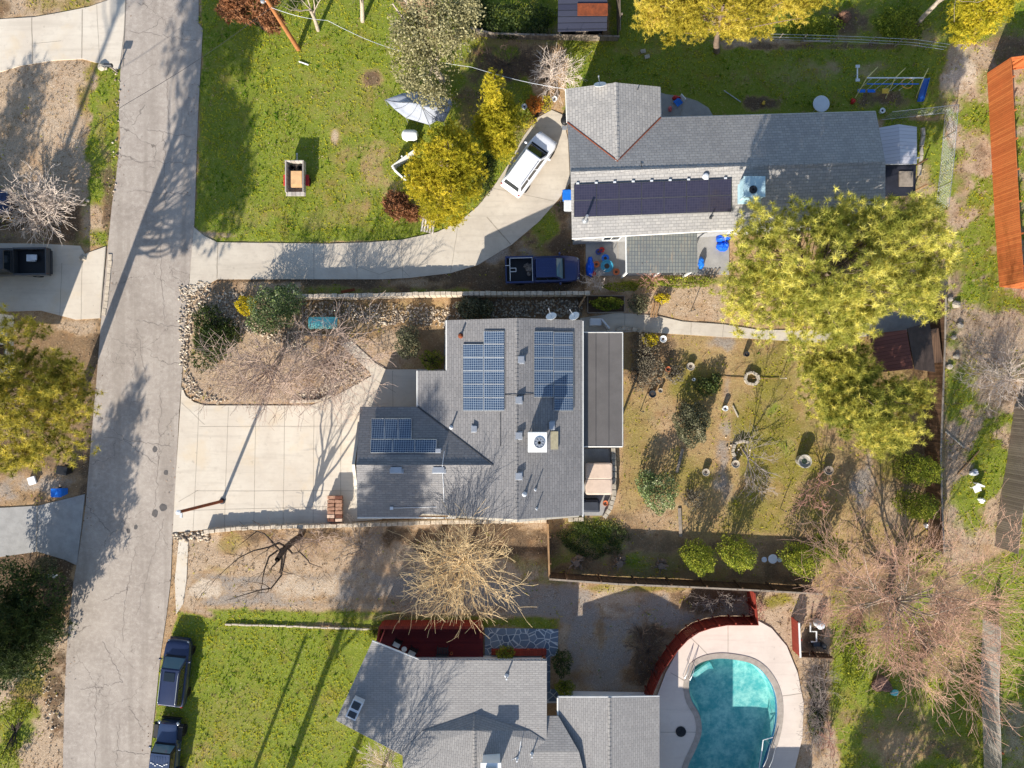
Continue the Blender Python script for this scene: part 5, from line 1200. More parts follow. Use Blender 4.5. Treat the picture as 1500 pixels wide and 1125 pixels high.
for a, b in (((-.44, -.8), (-.44, .8)), ((-.14, -.85), (-.14, .85)), ((-.44, .82), (-.14, .82)), ((-.44, .3), (-.5, .3)), ((-.44, .1), (-.36, .1)), ((-.36, .1), (-.36, -.15)), ((-.36, -.15), (-.44, -.15))): q.tube([(x(a[0]), a[1], 1.14), (x(b[0]), b[1], 1.14)], .025, 6)
q.build('bed_rack', M['lightgrey'], T, False)
cl = tag(MB().ell(P(777, 393, .72) , (.34, .3, .24), 10, 7, 0, .25).ell(P(772, 389, .7), (.25, .2, .18), 9, 6, 0, .25).ell(P(775, 401, .72), (.18, .18, .12), 9, 6).build('cargo_pile', mat('mixed_cargo', srgb(70, 64, 60), .8, .4, 9, .4, col2=srgb(140, 128, 118)), None), 'dark heap of gear lying in the bed of the black pickup', 'cargo')
vehicle('pickup_truck', 'charcoal pickup truck with a silver lined bed on the west driveway', 'pickup', 13, 383.5, 180.5, 5.6, 2.0, 1.85, M['p_grey'], 'pickup', (-.06, -.04, .18, .28), 1.1, 1.02)
tag(MB().box(P(46, 378, .72), (.62, .5, .2)).box(P(49, 377, .86), (.5, .4, .1)).build('bed_box', M['lightgrey'], None, bevel=.03), 'pale box lying in the bed of the charcoal pickup', 'box')
vehicle('parked_car', 'dark car with only its nose in view behind the pale bare shrub', 'car', -37, 296, 2, 4.7, 1.85, 1.45, M['p_navy'], 'suv', (-.46, -.36, .1, .26), .92, .86)

# ------------------------------------------------------------------ block walls and fences
def pathpts(pts, step_):
    pts = [Vector((p[0], p[1], 0)) for p in pts]; out = []
    acc = 0
    for i in range(len(pts) - 1):
        d = pts[i + 1] - pts[i]; l = d.length; n = max(1, int(round(l / step_)))
        for k in range(n): out.append((pts[i] + d * ((k + .5) / n), math.atan2(d.y, d.x), l / n))
    return out
def blockwall(label, px, h, step_=.42, dep=.3, m=None, jit=.06, name='retaining_wall', group=None):
    path = PP(px); T = MB(); zc = [0]
    for p, a, l in pathpts(path, step_):
        rows = max(1, int(h / .2)); rh = h / rows
        for r_ in range(rows):
            o = random.uniform(-.02, .02); top = jit * random.uniform(-1, .6) if r_ == rows - 1 else 0
            T.box((p.x - math.sin(a) * o, p.y + math.cos(a) * o, rh * (r_ + .5) + top / 2), (l - .025, dep * random.uniform(.85, 1.05), rh - .012 + top), a + random.uniform(-.05, .05))
    return tag(T.build(name, m or M['block'], None, bevel=.03), label, 'wall', group)
blockwall('long tan block wall with scalloped top between the two concrete driveways', [(440, 437), (560, 435), (640, 433), (655, 433), (760, 432.5), (862, 432)], 1.25)
blockwall('low curved tan block wall along the south edge of the central driveway', [(304, 777), (350, 772), (400, 770), (480, 768.5), (560, 766), (640, 763), (800, 760.5)], .62)
blockwall('pale stone edging wall curling round the hot tub terrace', [(897, 655), (899, 690), (898, 725), (892, 745), (884, 757)], .45, .4, .34, M['stone'])
blockwall('short pale stone edging curve where the path meets the patio roof', [(902, 486), (910, 481), (925, 482), (940, 486)], .35, .32, .3, M['stone'])
blockwall('thin pale stone curb along the top of the south lawn', [(330, 914), (430, 917), (562, 922)], .16, .5, .14, M['block'], .03)
blockwall('short row of flat pale blocks under the bungalow south-east corner', [(832, 761), (855, 760)], .2, .4, .3, M['stone'])
blockwall('tan block edging along the bottom of the front bed', [(425, 588), (470, 587), (486, 578)], .25, .45, .25)
blockwall('block border column rising beside the bungalow west wall', [(654, 470), (653, 542)], .3, .5, .2, M['greyconc'])
blockwall('round pale stone ring around a planting hole beside the path corner', [(1092, 548), (1100, 545), (1108, 549), (1110, 557), (1104, 563), (1094, 562), (1090, 556), (1092, 548)], .3, .3, .22, M['stone'], name='planter_ring')
blockwall('white half ring of stones round the small weeping tree', [(1096, 648), (1085, 645), (1075, 650), (1072, 662), (1076, 674)], .35, .3, .22, M['stone'], name='planter_ring')
blockwall('low row of white stones beside the chain link fence', [(1350, 188), (1351, 200), (1348, 215), (1349, 228), (1346, 242), (1345, 258)], .2, .65, .25, M['stone'], name='stone_edging')
blockwall('weathered brick border strip at the edge of the west verge', [(162, 372), (158, 420), (152, 462)], .06, .5, .3, M['block'], .02, name='brick_edging')

def fence(label, px, h, m, capm=None, bw=.15, post=2.4, th=.035, tm=None, jit=.0, name='board_fence', gap=.004, pr=.055, lean=0, group=None):
    path = PP(px); c = sum(path, Vector()) / len(path); T = thing(name, label, 'fence', c, 0, group)
    mb = MB()
    for p, a, l in pathpts(path, bw):
        hh = h + random.uniform(-jit, jit)
        mb.box((p.x, p.y, hh / 2), (l - gap, th, hh), a)
    mb.build('board_panel', m, T)
    for zz in (.3, h - .3):
        rl = MB()
        for i in range(len(path) - 1):
            d = path[i + 1] - path[i]; n = Vector((-d.y, d.x, 0)).normalized() * (th / 2 + .026); a = math.atan2(d.y, d.x); q = (path[i] + path[i + 1]) / 2
            rl.box((q.x + n.x, q.y + n.y, zz), (d.length + .1, .05, .09), a)
        rl.build('rail', tm or m, T)
    for p, a, l in pathpts(path, post):
        q = Vector((p.x, p.y, 0)) + Vector((-math.sin(a), math.cos(a), 0)) * (th / 2 + .1)
        o = MB(); o.box((q.x, q.y, (h + .06) / 2), (pr * 1.8, pr * 1.8, h + .06), a); o.build('post', tm or m, T)
    if capm:
        cp = MB()
        for i in range(len(path) - 1):
            d = path[i + 1] - path[i]; q = (path[i] + path[i + 1]) / 2; cp.box((q.x, q.y, h + .02), (d.length + .04, .12, .04), math.atan2(d.y, d.x))
        cp.build('top_cap', capm, T)
    return T
fence('orange stained board fence turning a corner at the east edge of the lot', [(1540, 95), (1446, 107), (1449, 160), (1453, 240), (1458, 330), (1464, 420), (1540, 427)], 2.5, M['orange'], None, .15, 2.4)
fence('dark brown board fence along the back of the garden', [(1362, 440), (1361, 500), (1358, 580), (1355, 660), (1357, 740), (1360, 800)], 1.9, M['brownwood'], M['greytimber'])
fence('weathered grey board fence at the right edge below the dry brush', [(1486, 596), (1476, 670), (1464, 740), (1457, 800)], 2.4, M['greywood'])
fence('brown picket fence between the back garden and the gravel turning area', [(803, 838), (900, 845), (1000, 849), (1100, 854), (1188, 859)], 1.9, M['brownwood'], M['greytimber'], .14, 2.4, .03, None, .05, 'picket_fence')
fence('short tan board fence running south from the bungalow corner', [(801, 762), (803, 837)], 1.5, M['brownwood'], M['timber'])
fence('curved red stained fence around the pool deck', [(943, 1016), (951, 995), (961, 972), (972, 955), (984, 939), (998, 924), (1014, 913), (1032, 907), (1054, 903), (1078, 903), (1098, 903), (1093, 858)], 1.9, M['redwood'], None, .14, 1.8)
fence('short straight red stained fence beside the pool equipment', [(1159, 903), (1161, 952)], 1.4, M['redwood'], M['trim'])
fence('dark low board screen south of the pool equipment', [(1166, 955), (1212, 957)], 1.0, M['brownwood'])
fence('chalky white panel fence with rusty posts at the lower right', [(1440, 906), (1438, 960), (1437, 1010), (1440, 1062), (1442, 1150)], 1.9, M['whitewood'], None, .3, 2.6, .04, M['rust'])
fence('white low board screen pointing west beside the round yellow-green tree', [(577, 249), (609, 226)], 1.0, M['white'], None, .18, 1.6)
fence('white low board screen slanting down behind the round yellow-green tree', [(578, 251), (610, 281)], 1.0, M['white'], None, .18, 1.6)
fence('old grey plank fence beside the dark slatted shed', [(903, -20), (904, 56)], 1.6, M['greywood'])
fence('low rotting timber fence under the bare brambles', [(690, 48), (722, 56), (790, 58), (905, 60)], .7, M['greywood'], M['greytimber'], .18, 2.4, .04, None, .15)
fence('tilted brown board fence end below the black pickup nose', [(858, 431), (846, 452)], 1.1, M['brownwood'], M['timber'])
def wire(label, px, h, name='wire_fence', post=2.2, m=None, mesh=False):
    path = PP(px); c = sum(path, Vector()) / len(path); T = thing(name, label, 'fence', c)
    w_ = MB()
    for i in range(len(path) - 1):
        for zz in ([h * .3, h * .6, h * .95] if not mesh else [.05, h]): w_.tube([path[i] + Vector((0, 0, zz)), path[i + 1] + Vector((0, 0, zz))], .012 if not mesh else .02, 5)
        if mesh:
            d = path[i + 1] - path[i]; n = int(d.length / .24)
            for k in range(-int(h / .24), n):
                for s in (0, 1):
                    a = k * .24; b = a + h; z0, z1 = 0, h
                    if a < 0: z0 = -a; a = 0
                    if b > d.length: z1 = h - (b - d.length); b = d.length
                    if z1 - z0 < .05: continue
                    if s: z0, z1 = h - z0, h - z1
                    w_.tube([path[i] + d * (a / d.length) + Vector((0, 0, z0)), path[i] + d * (b / d.length) + Vector((0, 0, z1))], .004, 3, 0, False)
    w_.build('wire_mesh' if mesh else 'wire', M['steel'], T)
    for p, a, l in pathpts(path, post):
        o = MB(); o.tube([(p.x, p.y, 0), (p.x, p.y, h + .05)], .035, 7); o.build('post', m or M['steel'], T)
    return T
wire('post and wire fence along the top of the grassy north yard', [(1120, 61), (1190, 63), (1250, 65), (1330, 69), (1378, 76)], 1.2, m=M['greytimber'])
wire('chain link fence at the east end of the ranch house', [(1290, 176), (1384, 166), (1378, 240), (1370, 312)], 1.6, 'chain_link_fence', 2.6, None, True)
T = thing('edging_rail', 'brown timber frame rail round the small raised bed by the path', 'frame', P(888, 445))
q = [P(861, 433, .45), P(915, 433, .45), P(915, 457, .45), P(861, 458, .45)]; f = MB()
for i in range(4): a, b = q[i], q[(i + 1) % 4]; d = b - a; f.box(((a.x + b.x) / 2, (a.y + b.y) / 2, .22), (d.length - .06, .06, .44), math.atan2(d.y, d.x))
f.build('bed_board', M['greytimber'], T)
so = MB(); so.prism([(v.x, v.y) for v in (q[0] + Vector((.05, -.05, 0)), q[1] + Vector((-.05, -.05, 0)), q[2] + Vector((-.05, .05, 0)), q[3] + Vector((.05, .05, 0)))], 0, .36); so.build('soil', mat('dark_soil', srgb(70, 56, 44), .95, .3, 6, .6), T)

# ------------------------------------------------------------------ poles, wires, mailbox
T = thing('utility_pole', 'orange-brown utility pole leaning out of the top of the north lawn', 'pole', P(437, 72))
b = P(437, 72); o = MB(); o.tube([b, b + Vector((-.05, .1, 9.4))], [.17, .12], 12); o.build('shaft', M['pole'], T, smooth=True)
o = MB(); o.box(b + Vector((0, .12, 8.9)), (2.2, .1, .12)); o.build('crossarm', M['greytimber'], T)
for s in (-1, -.4, .4, 1): o = MB(); o.lathe([(.04, 0), (.06, .08), (.03, .14), (.001, .15)], b + Vector((s, .12, 8.96)), 8); o.build('insulator', M['stone'], T)
o = MB(); o.tube([b + Vector((-.3, .1, 6.3)), b + Vector((0, .1, 6.25))], .03, 5); o.ell(b + Vector((-.4, .1, 6.3)), (.16, .16, .12), 8, 6); o.build('lamp_bracket', M['steel'], T)
T = thing('utility_pole', 'rust-brown pole standing in the central driveway near the road', 'pole', P(325, 735))
b = P(326, 734); e = P(262, 750, 8.0); o = MB(); o.tube([b, e], [.12, .1], 10); o.build('shaft', M['rust'], T, smooth=True)
o = MB(); o.lathe([(.14, 0), (.15, .12), (.02, .16)], e, 10); o.box(e + Vector((.1, -.22, -.1)), (.12, .3, .12)); o.build('pole_cap', M['lightgrey'], T)
o = MB(); o.lathe([(.22, 0), (.22, .12), (.15, .14)], b, 12); o.build('base_plate', M['darkgrey'], T)
def cable(label, pts, r=.02, m=None):
    out = []
    for a, c in zip(pts[:-1], pts[1:]):
        for k in range(8): f = k / 8; q = a.lerp(c, f); q.z -= .35 * math.sin(f * math.pi); out.append(q)
    out.append(pts[-1]); o = MB(); o.tube(out, r, 5); return tag(o.build('power_cable', m or M['lightgrey'], None), label, 'cable')
pw = P(397, 11, 5.9)
cable('overhead cable running from the utility pole across the road', [pw, P(180, 155, 6.0), P(-60, 315, 6.0)], .013, M['darkgrey'])
cable('overhead service cable from the utility pole to the ranch house roof', [pw, P(480, 30, 5.8), P(580, 73, 5.4), P(690, 98, 5.0), P(832, 131, 4.6)], .016, M['steel'])
c = P(172, 106); T = thing('mailbox', 'mailbox on a thin post at the corner of the top left driveway', 'mailbox', c)
o = MB(); o.box(c + Vector((0, 0, .55)), (.09, .09, 1.1)); o.build('post', M['greytimber'], T)
o = MB(); o.loft([[c + Vector((x_, math.cos(a) * .13, 1.16 + math.sin(a) * .16)) for a in np.linspace(0, 6.283, 13)[:-1]] for x_ in (-.26, .26)]); o.build('box', M['darkgrey'], T)
c = P(91, 838); T = thing('mailbox', 'white mailbox tube beside the round grey shrub', 'mailbox', c)
o = MB(); o.box(c + Vector((0, 0, .5)), (.1, .1, 1.0)); o.build('post', M['timber'], T)
o = MB(); o.loft([[c + Vector((x_, math.cos(a) * .13, 1.1 + math.sin(a) * .14)) for a in np.linspace(0, 6.283, 13)[:-1]] for x_ in (-.32, .3)]); o.build('box', M['white'], T)

# ------------------------------------------------------------------ lawn clutter
c = P(438, 265); T = thing('utility_trailer', 'wooden sided utility trailer with a plywood load on the north lawn', 'trailer', c)
o = MB()
for s in (-1, 1): o.box(c + Vector((s * .62, 0, .82)), (.09, 2.2, .62))
o.build('side_board', M['whitewood'], T); o = MB(); o.box(c + Vector((0, 1.12, .85)), (1.36, .07, .6)); o.build('front_board', M['whitewood'], T); o = MB(); o.box(c + Vector((0, -1.16, .74)), (1.4, .28, .1)); o.build('tail_board', M['whitewood'], T)
o = MB(); o.box(c + Vector((0, 0, .5)), (1.14, 2.16, .06)); o.build('floor', M['greytimber'], T)
for s in (-1, 1):
    t = MB(); t.lathe([(.16, -.09), (.3, -.09), (.31, 0), (.3, .09), (.16, .09), (.16, -.09)], c + Vector((s * .8, -.15, .31)), 18, axis='X'); wh = t.build('wheel', M['rubber'], T, smooth=True); t = MB(); t.lathe([(.01, s * .07), (.17, s * .05)], c + Vector((s * .8, -.15, .31)), 12, axis='X'); t.build('rim', M['red'], wh)
    t = MB(); t.box(c + Vector((s * .8, -.15, .68)), (.24, .8, .04)); t.build('mudguard', M['red'], T)
o = MB(); o.tube([c + Vector((0, 1.1, .45)), c + Vector((0, 1.75, .45))], .05, 6); o.ell(c + Vector((0, 1.8, .47)), (.08, .1, .07), 8, 6); o.build('tow_bar', M['steel'], T)
tag(MB().box(c + Vector((.08, -.05, .9)), (.78, 1.0, .05)).box(c + Vector((.08, -.62, .82)), (.8, .14, .12)).box(c + Vector((.08, -.05, .7)), (.7, .9, .33)).build('plywood_sheet', mat('plywood', srgb(206, 166, 120), .8, .15, 3, .15), None), 'tan plywood sheet lying in the utility trailer', 'plywood')
for i, s in enumerate((-1, 1)):
    o = MB(); o.lathe([(.12, -.06), (.22, -.07), (.25, 0), (.22, .07), (.12, .06), (.12, -.06)], c + Vector((.28 * s, .78, .6)), 16); tag(o.build('spare_tyre', M['rubber'], None, smooth=True), ['dark tyre lying in the front left corner of the utility trailer', 'dark tyre lying in the front right corner of the utility trailer'][i], 'tyre')
# tarp canopy
T = thing('canopy_tent', 'sagging pale grey tarpaulin canopy under the grey-green oak', 'canopy', P(615, 160))
ol = [(564, 146, 1.1), (588, 137, 1.2), (613, 133, 1.4), (640, 141, 1.4), (659, 144, 1.3), (663, 152, 1.2), (657, 166, 1.2), (650, 179, 1.1), (640, 177, 1.15), (629, 183, 1.1), (612, 178, 1.1), (595, 173, 1.1), (578, 160, 1.1)]
top = [(600, 150, 2.0), (612, 152, 2.2), (618, 157, 2.3), (640, 156, 2.1)]
mb = MB(); vs = [P(*a) for a in ol]; mid = []
pk = [P(*a) for a in (top[0], top[1], top[1], top[3], top[3], top[3], top[3], top[2], top[2], top[2], top[2], top[1], top[0])]
rings = []
for f in (0, .25, .5, .75, 1):
    ring_ = []
    for a, b in zip(vs, pk):
        q = a.lerp(b, f); q.z -= .28 * math.sin(f * math.pi) * (1 + .3 * math.sin(a.x * 9)); ring_.append(q)
    rings.append(ring_)
mb.loft(rings, cap=False); mb.add([P(*a) for a in (top[0], top[1], top[2], top[3])], [(0, 1, 2, 3)]); cv = mb.build('canopy', M['tarp'], T, smooth=True); so = cv.modifiers.new('thick', 'SOLIDIFY'); so.thickness = .02
rb = MB()
for i in range(0, 13): rb.tube([r_[i] + Vector((0, 0, .02)) for r_ in rings], .012, 4)
rb.build('seam', M['darkgrey'], cv)
for i in (0, 2, 4, 7, 9, 11): o = MB(); o.tube([vs[i], Vector((vs[i].x, vs[i].y, 0))], .025, 6); o.build('pole', M['steel'], T)
o = MB(); o.loft([[P(590, 201, 0) + Vector((x_, math.cos(a) * r_, .42 + math.sin(a) * r_)) for a in np.linspace(0, 6.283, 17)[:-1]] for x_, r_ in ((0, .12), (.06, .28), (.2, .38), (.9, .38), (1.1, .3), (1.18, .1))])
for k in (.3, .8): o.box(P(590, 201, .06) + Vector((k, 0, 0)), (.1, .6, .12))
tag(o.build('gas_tank', M['white'], None, smooth=True), 'white horizontal gas tank between canopy and round yellow-green tree', 'tank')
tag(MB().box(P(604, 252, .06), (.7, .55, .1), .2).build('stone_slab', M['greyconc'], None, bevel=.02), 'grey slab lying between the two white screens', 'slab')
T = thing('wooden_pallet', 'tilted wooden pallet at the edge of the curved concrete drive', 'pallet', P(628, 331)); M3 = Euler((R(20), R(-8), R(-14))).to_matrix(); pc = P(627, 331, .35)
o = MB()
for k in range(5): o.box(pc + M3 @ Vector((-.42 + k * .21, 0, .05)), (.13, .95, .025), 0, 0, M3)
o.build('slat', M['whitewood'], T); o = MB()
for k in (-.42, 0, .42): o.box(pc + M3 @ Vector((0, k, 0)), (.98, .08, .08), 0, 0, M3)
o.build('bearer', M['greytimber'], T)
o = MB(); o.tube([P(438, 90, .06), P(452, 95, .06)], .05, 8); tag(o.build('pipe_offcut', M['white'], None), 'short white pipe lying in the grass below the utility pole', 'pipe')
# household things by the ranch house
def bin_(px, py, label, m, rz=0, hgt=1.0):
    c = P(px, py); T = thing('wheelie_bin', label, 'bin', c, rz, 'wheelie bins'); o = MB(); o.loft([[Vector((sx * .22 , sy * .24, 0)) for sx, sy in ((-1, -1), (1, -1), (1, 1), (-1, 1))], [Vector((sx * .3, sy * .34, hgt - .1)) for sx, sy in ((-1, -1), (1, -1), (1, 1), (-1, 1))]]); o.build('bin_body', m, T, False, bevel=.03)
    o = MB(); o.box((0, .02, hgt - .05), (.64, .74, .07)); o.box((0, .4, hgt - .06), (.5, .06, .05)); o.build('lid', m, T, False, bevel=.03)
    for s in (-1, 1): o = MB(); o.lathe([(.01, -.04), (.11, -.04), (.11, .04), (.01, .04)], (s * .26, .28, .11), 12, axis='X'); o.build('wheel', M['rubber'], T, False)
bin_(829, 291, 'blue lidded wheelie bin against the ranch house west wall', M['blue']); bin_(831, 306, 'grey wheelie bin below the blue bin at the ranch house', M['lightgrey'])
bin_(95, 719, 'blue wheelie bin on the gravel beside the south west driveway', M['blue'], R(90)); bin_(103, 687, 'black wheelie bin under the street pine', M['black'], R(80))
tag(MB().box(P(47, 704, .15), (.45, .55, .3), .3).box(P(47, 704, .32), (.48, .58, .04), .3).build('storage_box', M['white'], None, bevel=.03), 'small white box on the gravel left of the bins', 'box')
def barrel(px, py, r, h, label, m, name='flower_pot', cat='pot', inner=None, group=None):
    c = P(px, py); T = thing(name, label, cat, c, 0, group); o = MB(); o.lathe([(r * .72, 0), (r * .95, h * .8), (r, h), (r * .86, h), (r * .8, h * .85)], c, 18); o.build('pot', m, T, smooth=True)
    o = MB(); o.lathe([(r * .82, h * .84), (.01, h * .86)], c, 14); o.build('soil', inner or M['darkbark'], T)
    return T
barrel(888, 391, .46, .45, 'large turquoise plastic tub on the north patio', mat('turquoise_plastic', srgb(62, 140, 168), .5, .1, 3, .05), 'plastic_tub', 'tub')
barrel(886, 379, .28, .3, 'blue bucket above the turquoise tub on the north patio', M['blue'], 'bucket', 'bucket'); barrel(876, 370, .22, .3, 'small dark blue bucket beside the red one on the patio', mat('navy_plastic', srgb(40, 60, 130), .5, .1, 3, .05), 'bucket', 'bucket'); barrel(881, 367, .2, .3, 'small red bucket beside the dark blue one on the patio', M['red'], 'bucket', 'bucket')
barrel(873, 388, .24, .3, 'orange-red bowl left of the turquoise tub', M['terracotta']); barrel(902, 399, .25, .25, 'terracotta box pot at the patio edge', M['terracotta'])
def lump(px, py, rx, ry, h, label, m, name='tarpaulin', cat='tarpaulin', n=5):
    o = MB(); c = P(px, py)
    for i in range(n): o.ell(c + Vector((random.uniform(-.5, .5) * rx, random.uniform(-.5, .5) * ry, h * .35)), (rx * random.uniform(.5, .8), ry * random.uniform(.5, .8), h * random.uniform(.5, .7)), 11, 7, 0, .14)
    return tag(o.build(name, m, None, smooth=True), label, cat)
lump(862, 391, .35, .75, .8, 'bright blue tarpaulin heap at the patio corner by the black pickup', M['bluetarp']); lump(866, 401, .35, .3, .5, 'red heap beside the blue tarpaulin at the patio corner', M['red'], 'cloth_heap', 'cloth', 3)
lump(1058, 349, .55, .4, .7, 'bright blue tarpaulin bundle against the ranch house wall', M['bluetarp'], 'tarp_bundle'); lump(1059, 364, .45, .4, .7, 'bright blue tarpaulin bundle just below the other bundle', M['bluetarp'], 'tarp_bundle'); lump(1028, 386, .3, .45, .6, 'small blue heap beside the patio roof corner', M['blue'], 'cloth_heap', 'cloth', 4)
o = MB(); o.box(P(891, 349, .35), (1.6, .35, .06)); 
for k in (-.7, .7): o.box(P(891, 349, .17) + Vector((k, 0, 0)), (.08, .3, .34))
tag(o.build('bench', M['timber'], None), 'narrow timber bench against the ranch house on the patio', 'bench')
o = MB(); 
for k in range(4): o.box(P(1040, 401, .05) + Vector((-.4 + k * .28, .0, .02 * k)), (.12, .9, .04), R(-35))
tag(o.build('plank_pile', M['greytimber'], None), 'loose grey planks at the corner of the north patio', 'planks')
for i, (x_, y_, lab, m) in enumerate(((826, 183, 'black barbecue against the ranch house beside the minivan', 'black'), (826, 172, 'grey gas bottle stand beside the black barbecue', 'darkgrey'))):
    c = P(x_, y_); T = thing('barbecue' if i == 0 else 'gas_bottle', lab, 'barbecue' if i == 0 else 'gas bottle', c)
    if i == 0:
        o = MB(); o.ell(c + Vector((0, 0, .85)), (.3, .36, .22), 12, 8); o.build('lid', M['black'], T, smooth=True)
        for a in range(4): o = MB(); o.tube([c + Vector((math.cos(a * 1.57 + .8) * .2, math.sin(a * 1.57 + .8) * .25, .75)), c + Vector((math.cos(a * 1.57 + .8) * .3, math.sin(a * 1.57 + .8) * .35, 0))], .02, 5); o.build('leg', M['steel'], T)
        o = MB(); o.box(c + Vector((0, -.5, .8)), (.35, .3, .03)); o.build('side_shelf', M['steel'], T)
    else: o = MB(); o.lathe([(.15, 0), (.16, .1), (.16, .45), (.08, .55), (.06, .62), (.01, .62)], c, 14); o.build('bottle', M['darkgrey'], T, smooth=True)
barrel(812, 147, .2, .3, 'white pot beside the bin corner at the top of the curved drive', M['white']); barrel(768, 158, .2, .3, 'pale grey pot left of the orange shrub', M['lightgrey'])
# half-round patio toys
c = P(992, 152); T = thing('deck_chair', 'blue folding chair lying on the half round back patio', 'chair', c)
o = MB(); o.box(c + Vector((0, 0, .3)), (.5, .5, .04), .7); o.build('seat', M['blue'], T); o = MB(); o.box(c + Vector((.3, .25, .5)), (.06, .5, .45), .7); o.build('backrest', M['white'], T)
for k in range(4): a = k * 1.57 + .8 + .7; o = MB(); o.tube([c + Vector((math.cos(a) * .3, math.sin(a) * .3, .3)), c + Vector((math.cos(a) * .34, math.sin(a) * .34, 0))], .02, 5); o.build('leg', M['steel'], T)
lump(990, 143, .3, .25, .35, 'red folded mat on the half round back patio', M['red'], 'folded_mat', 'mat', 3); lump(981, 161, .18, .18, .3, 'small pink toy by the back step', mat('pink_plastic', srgb(205, 110, 110), .5, .1, 3, .05), 'toy', 'toy', 3)
c = P(1197, 157.5); T = thing('garden_table', 'round bluish white garden table half under the ranch house eave', 'table', c); o = MB(); o.lathe([(.01, .72), (.56, .72), (.6, .7), (.6, .68), (.01, .67)], c, 24); o.build('tabletop', M['lightgrey'], T)
for k in range(4): a = k * 1.57 + .8; o = MB(); o.tube([c + Vector((math.cos(a) * .3, math.sin(a) * .3, .7)), c + Vector((math.cos(a) * .45, math.sin(a) * .45, 0))], .025, 6); o.build('leg', M['steel'], T)
# swing set
T = thing('swing_set', 'blue and yellow metal swing set with a slide in the north yard', 'swing set', P(1305, 130))
A_, B_ = P(1270, 114, 2.0), P(1353, 114, 2.0); o = MB(); o.tube([A_, B_], .045, 8); o.build('top_bar', M['lightgrey'], T)
lgm = mat('cream_yellow_metal', srgb(214, 202, 140), .5, .1, 3, .05)
for a, e in ((A_, (1253, 143)), (A_, (1286, 98)), (B_, (1342, 143)), (B_, (1360, 100)), (A_.lerp(B_, .5), (1297, 144)), (A_.lerp(B_, .5), (1326, 100))): o = MB(); o.tube([a, P(*e)], .035, 7); o.build('leg', lgm, T)
rr_ = [P(1275 + i * 8.2, 124, 1.1) for i in range(9)]
o = MB(); o.tube([P(1270, 123, 1.2), P(1346, 123, 1.2)], .04, 7); o.build('side_rail', M['blue'], T)
for i in range(6): o = MB(); f = .1 + i * .15; q = A_.lerp(B_, f); o.tube([q, Vector((q.x - .3, q.y - .25, .45))], .016, 5); o.build('chain', M['lightgrey'], T)
for f in (.12, .3): q = A_.lerp(B_, f); o = MB(); o.box(Vector((q.x - .1, q.y - .28, .44)), (.55, .22, .04)); o.build('swing_seat', M['blue'], T)
q = A_.lerp(B_, .5); o = MB(); o.box(Vector((q.x + .05, q.y - .35, .6)), (.5, .36, .05)); o.build('glider_seat', M['yellow'], T, bevel=.02)
o = MB(); q = P(1329, 122, 1.0); o.tube([q + Vector((math.cos(a) * .4, math.sin(a) * .36, 0)) for a in np.linspace(0, 6.283, 21)], .035, 6, 0, False); o.build('ring_swing', mat('orange_yellow_plastic', srgb(214, 158, 70), .5, .1, 3, .05), T, smooth=True)
sl = []
for i in range(9):
    f = i / 8; y_ = 115 + f * 34; zz = 1.45 * (1 - f) ** 1.2 + .18; c = P(1356 - f * 9, y_, zz); sl.append([Vector((c.x + s, c.y, zz + d)) for s, d in ((-.24, .14), (-.2, 0), (.2, 0), (.24, .14), (.21, .14), (.17, .03), (-.17, .03), (-.21, .14))])
o = MB(); o.loft(sl); o.build('slide', mat('deep_blue_plastic', srgb(28, 82, 158), .5, .12, 4, .05), T)
c = P(1251, 112); T = thing('seesaw', 'small white see-saw frame left of the swing set', 'seesaw', c); o = MB(); o.box(c + Vector((0, 0, .5)), (.08, 1.0, .06)); o.build('beam', M['white'], T); o = MB(); o.tube([c, c + Vector((0, 0, .48))], .04, 6); o.build('stand', M['steel'], T)
for s in (-1, 1): o = MB(); o.box(c + Vector((0, s * .5, .55)), (.3, .2, .05)); o.build('seat', M['lightgrey'], T)
lump(1247, 149, .2, .2, .35, 'small red and white toy in the grass by the swing set', M['red'], 'toy', 'toy', 3)
# street side: yellow ladder
M3 = Euler((0, 0, R(-24))).to_matrix(); o = MB(); c = P(11, 319)
for s in (-1, 1): o.box(c + M3 @ Vector((-.4, s * .16, .12)), (2.4, .06, .08), 0, 0, M3)
for k in range(7): o.box(c + M3 @ Vector((-1.5 + k * .33, 0, .12)), (.05, .28, .05), 0, 0, M3)
tag(o.build('ladder', mat('orange_fibreglass', srgb(228, 160, 50), .5, .1, 3, .05), None), 'orange ladder lying beside the pale bare shrub', 'ladder')

# ------------------------------------------------------------------ front and back garden things
c = P(473, 474); T = thing('garden_swing', 'garden swing bench with a teal canopy in the front bed', 'swing bench', c)
o = MB(); g = []
for i in range(9):
    f = i / 8 - .5; g.append([P(473, 473, 1.75) + Vector((f * 2.05, s * .42, .14 * (1 - (2 * s * .42 / .84) ** 2) - .08 * abs(f * 2) ** 3)) for s in (-1, -.5, 0, .5, 1)])
o.loft(g, cap=False, closed=False); cv = o.build('canopy', M['teal'], T, smooth=True); so = cv.modifiers.new('t', 'SOLIDIFY'); so.thickness = .03
o = MB(); o.box(c + Vector((0, -.05, .45)), (1.5, .5, .07)); o.build('seat', M['lightgrey'], T); o = MB(); o.box(c + Vector((0, .24, .75)), (1.5, .06, .5)); o.build('backrest', M['lightgrey'], T)
for s in (-1, 1):
    for k in (-1, 1): o = MB(); o.tube([c + Vector((s * .95, 0, 1.72)), c + Vector((s * 1.0, k * .6, 0))], .03, 6); o.build('leg', M['darkgrey'], T)
o = MB()
for a, b in (((444, 440), (445, 490)), ((445, 491), (498, 491)), ((499, 489), (498, 440))): p, q = P(*a), P(*b); d = q - p; o.box(((p.x + q.x) / 2, (p.y + q.y) / 2, .1), (d.length, .1, .22), math.atan2(d.y, d.x))
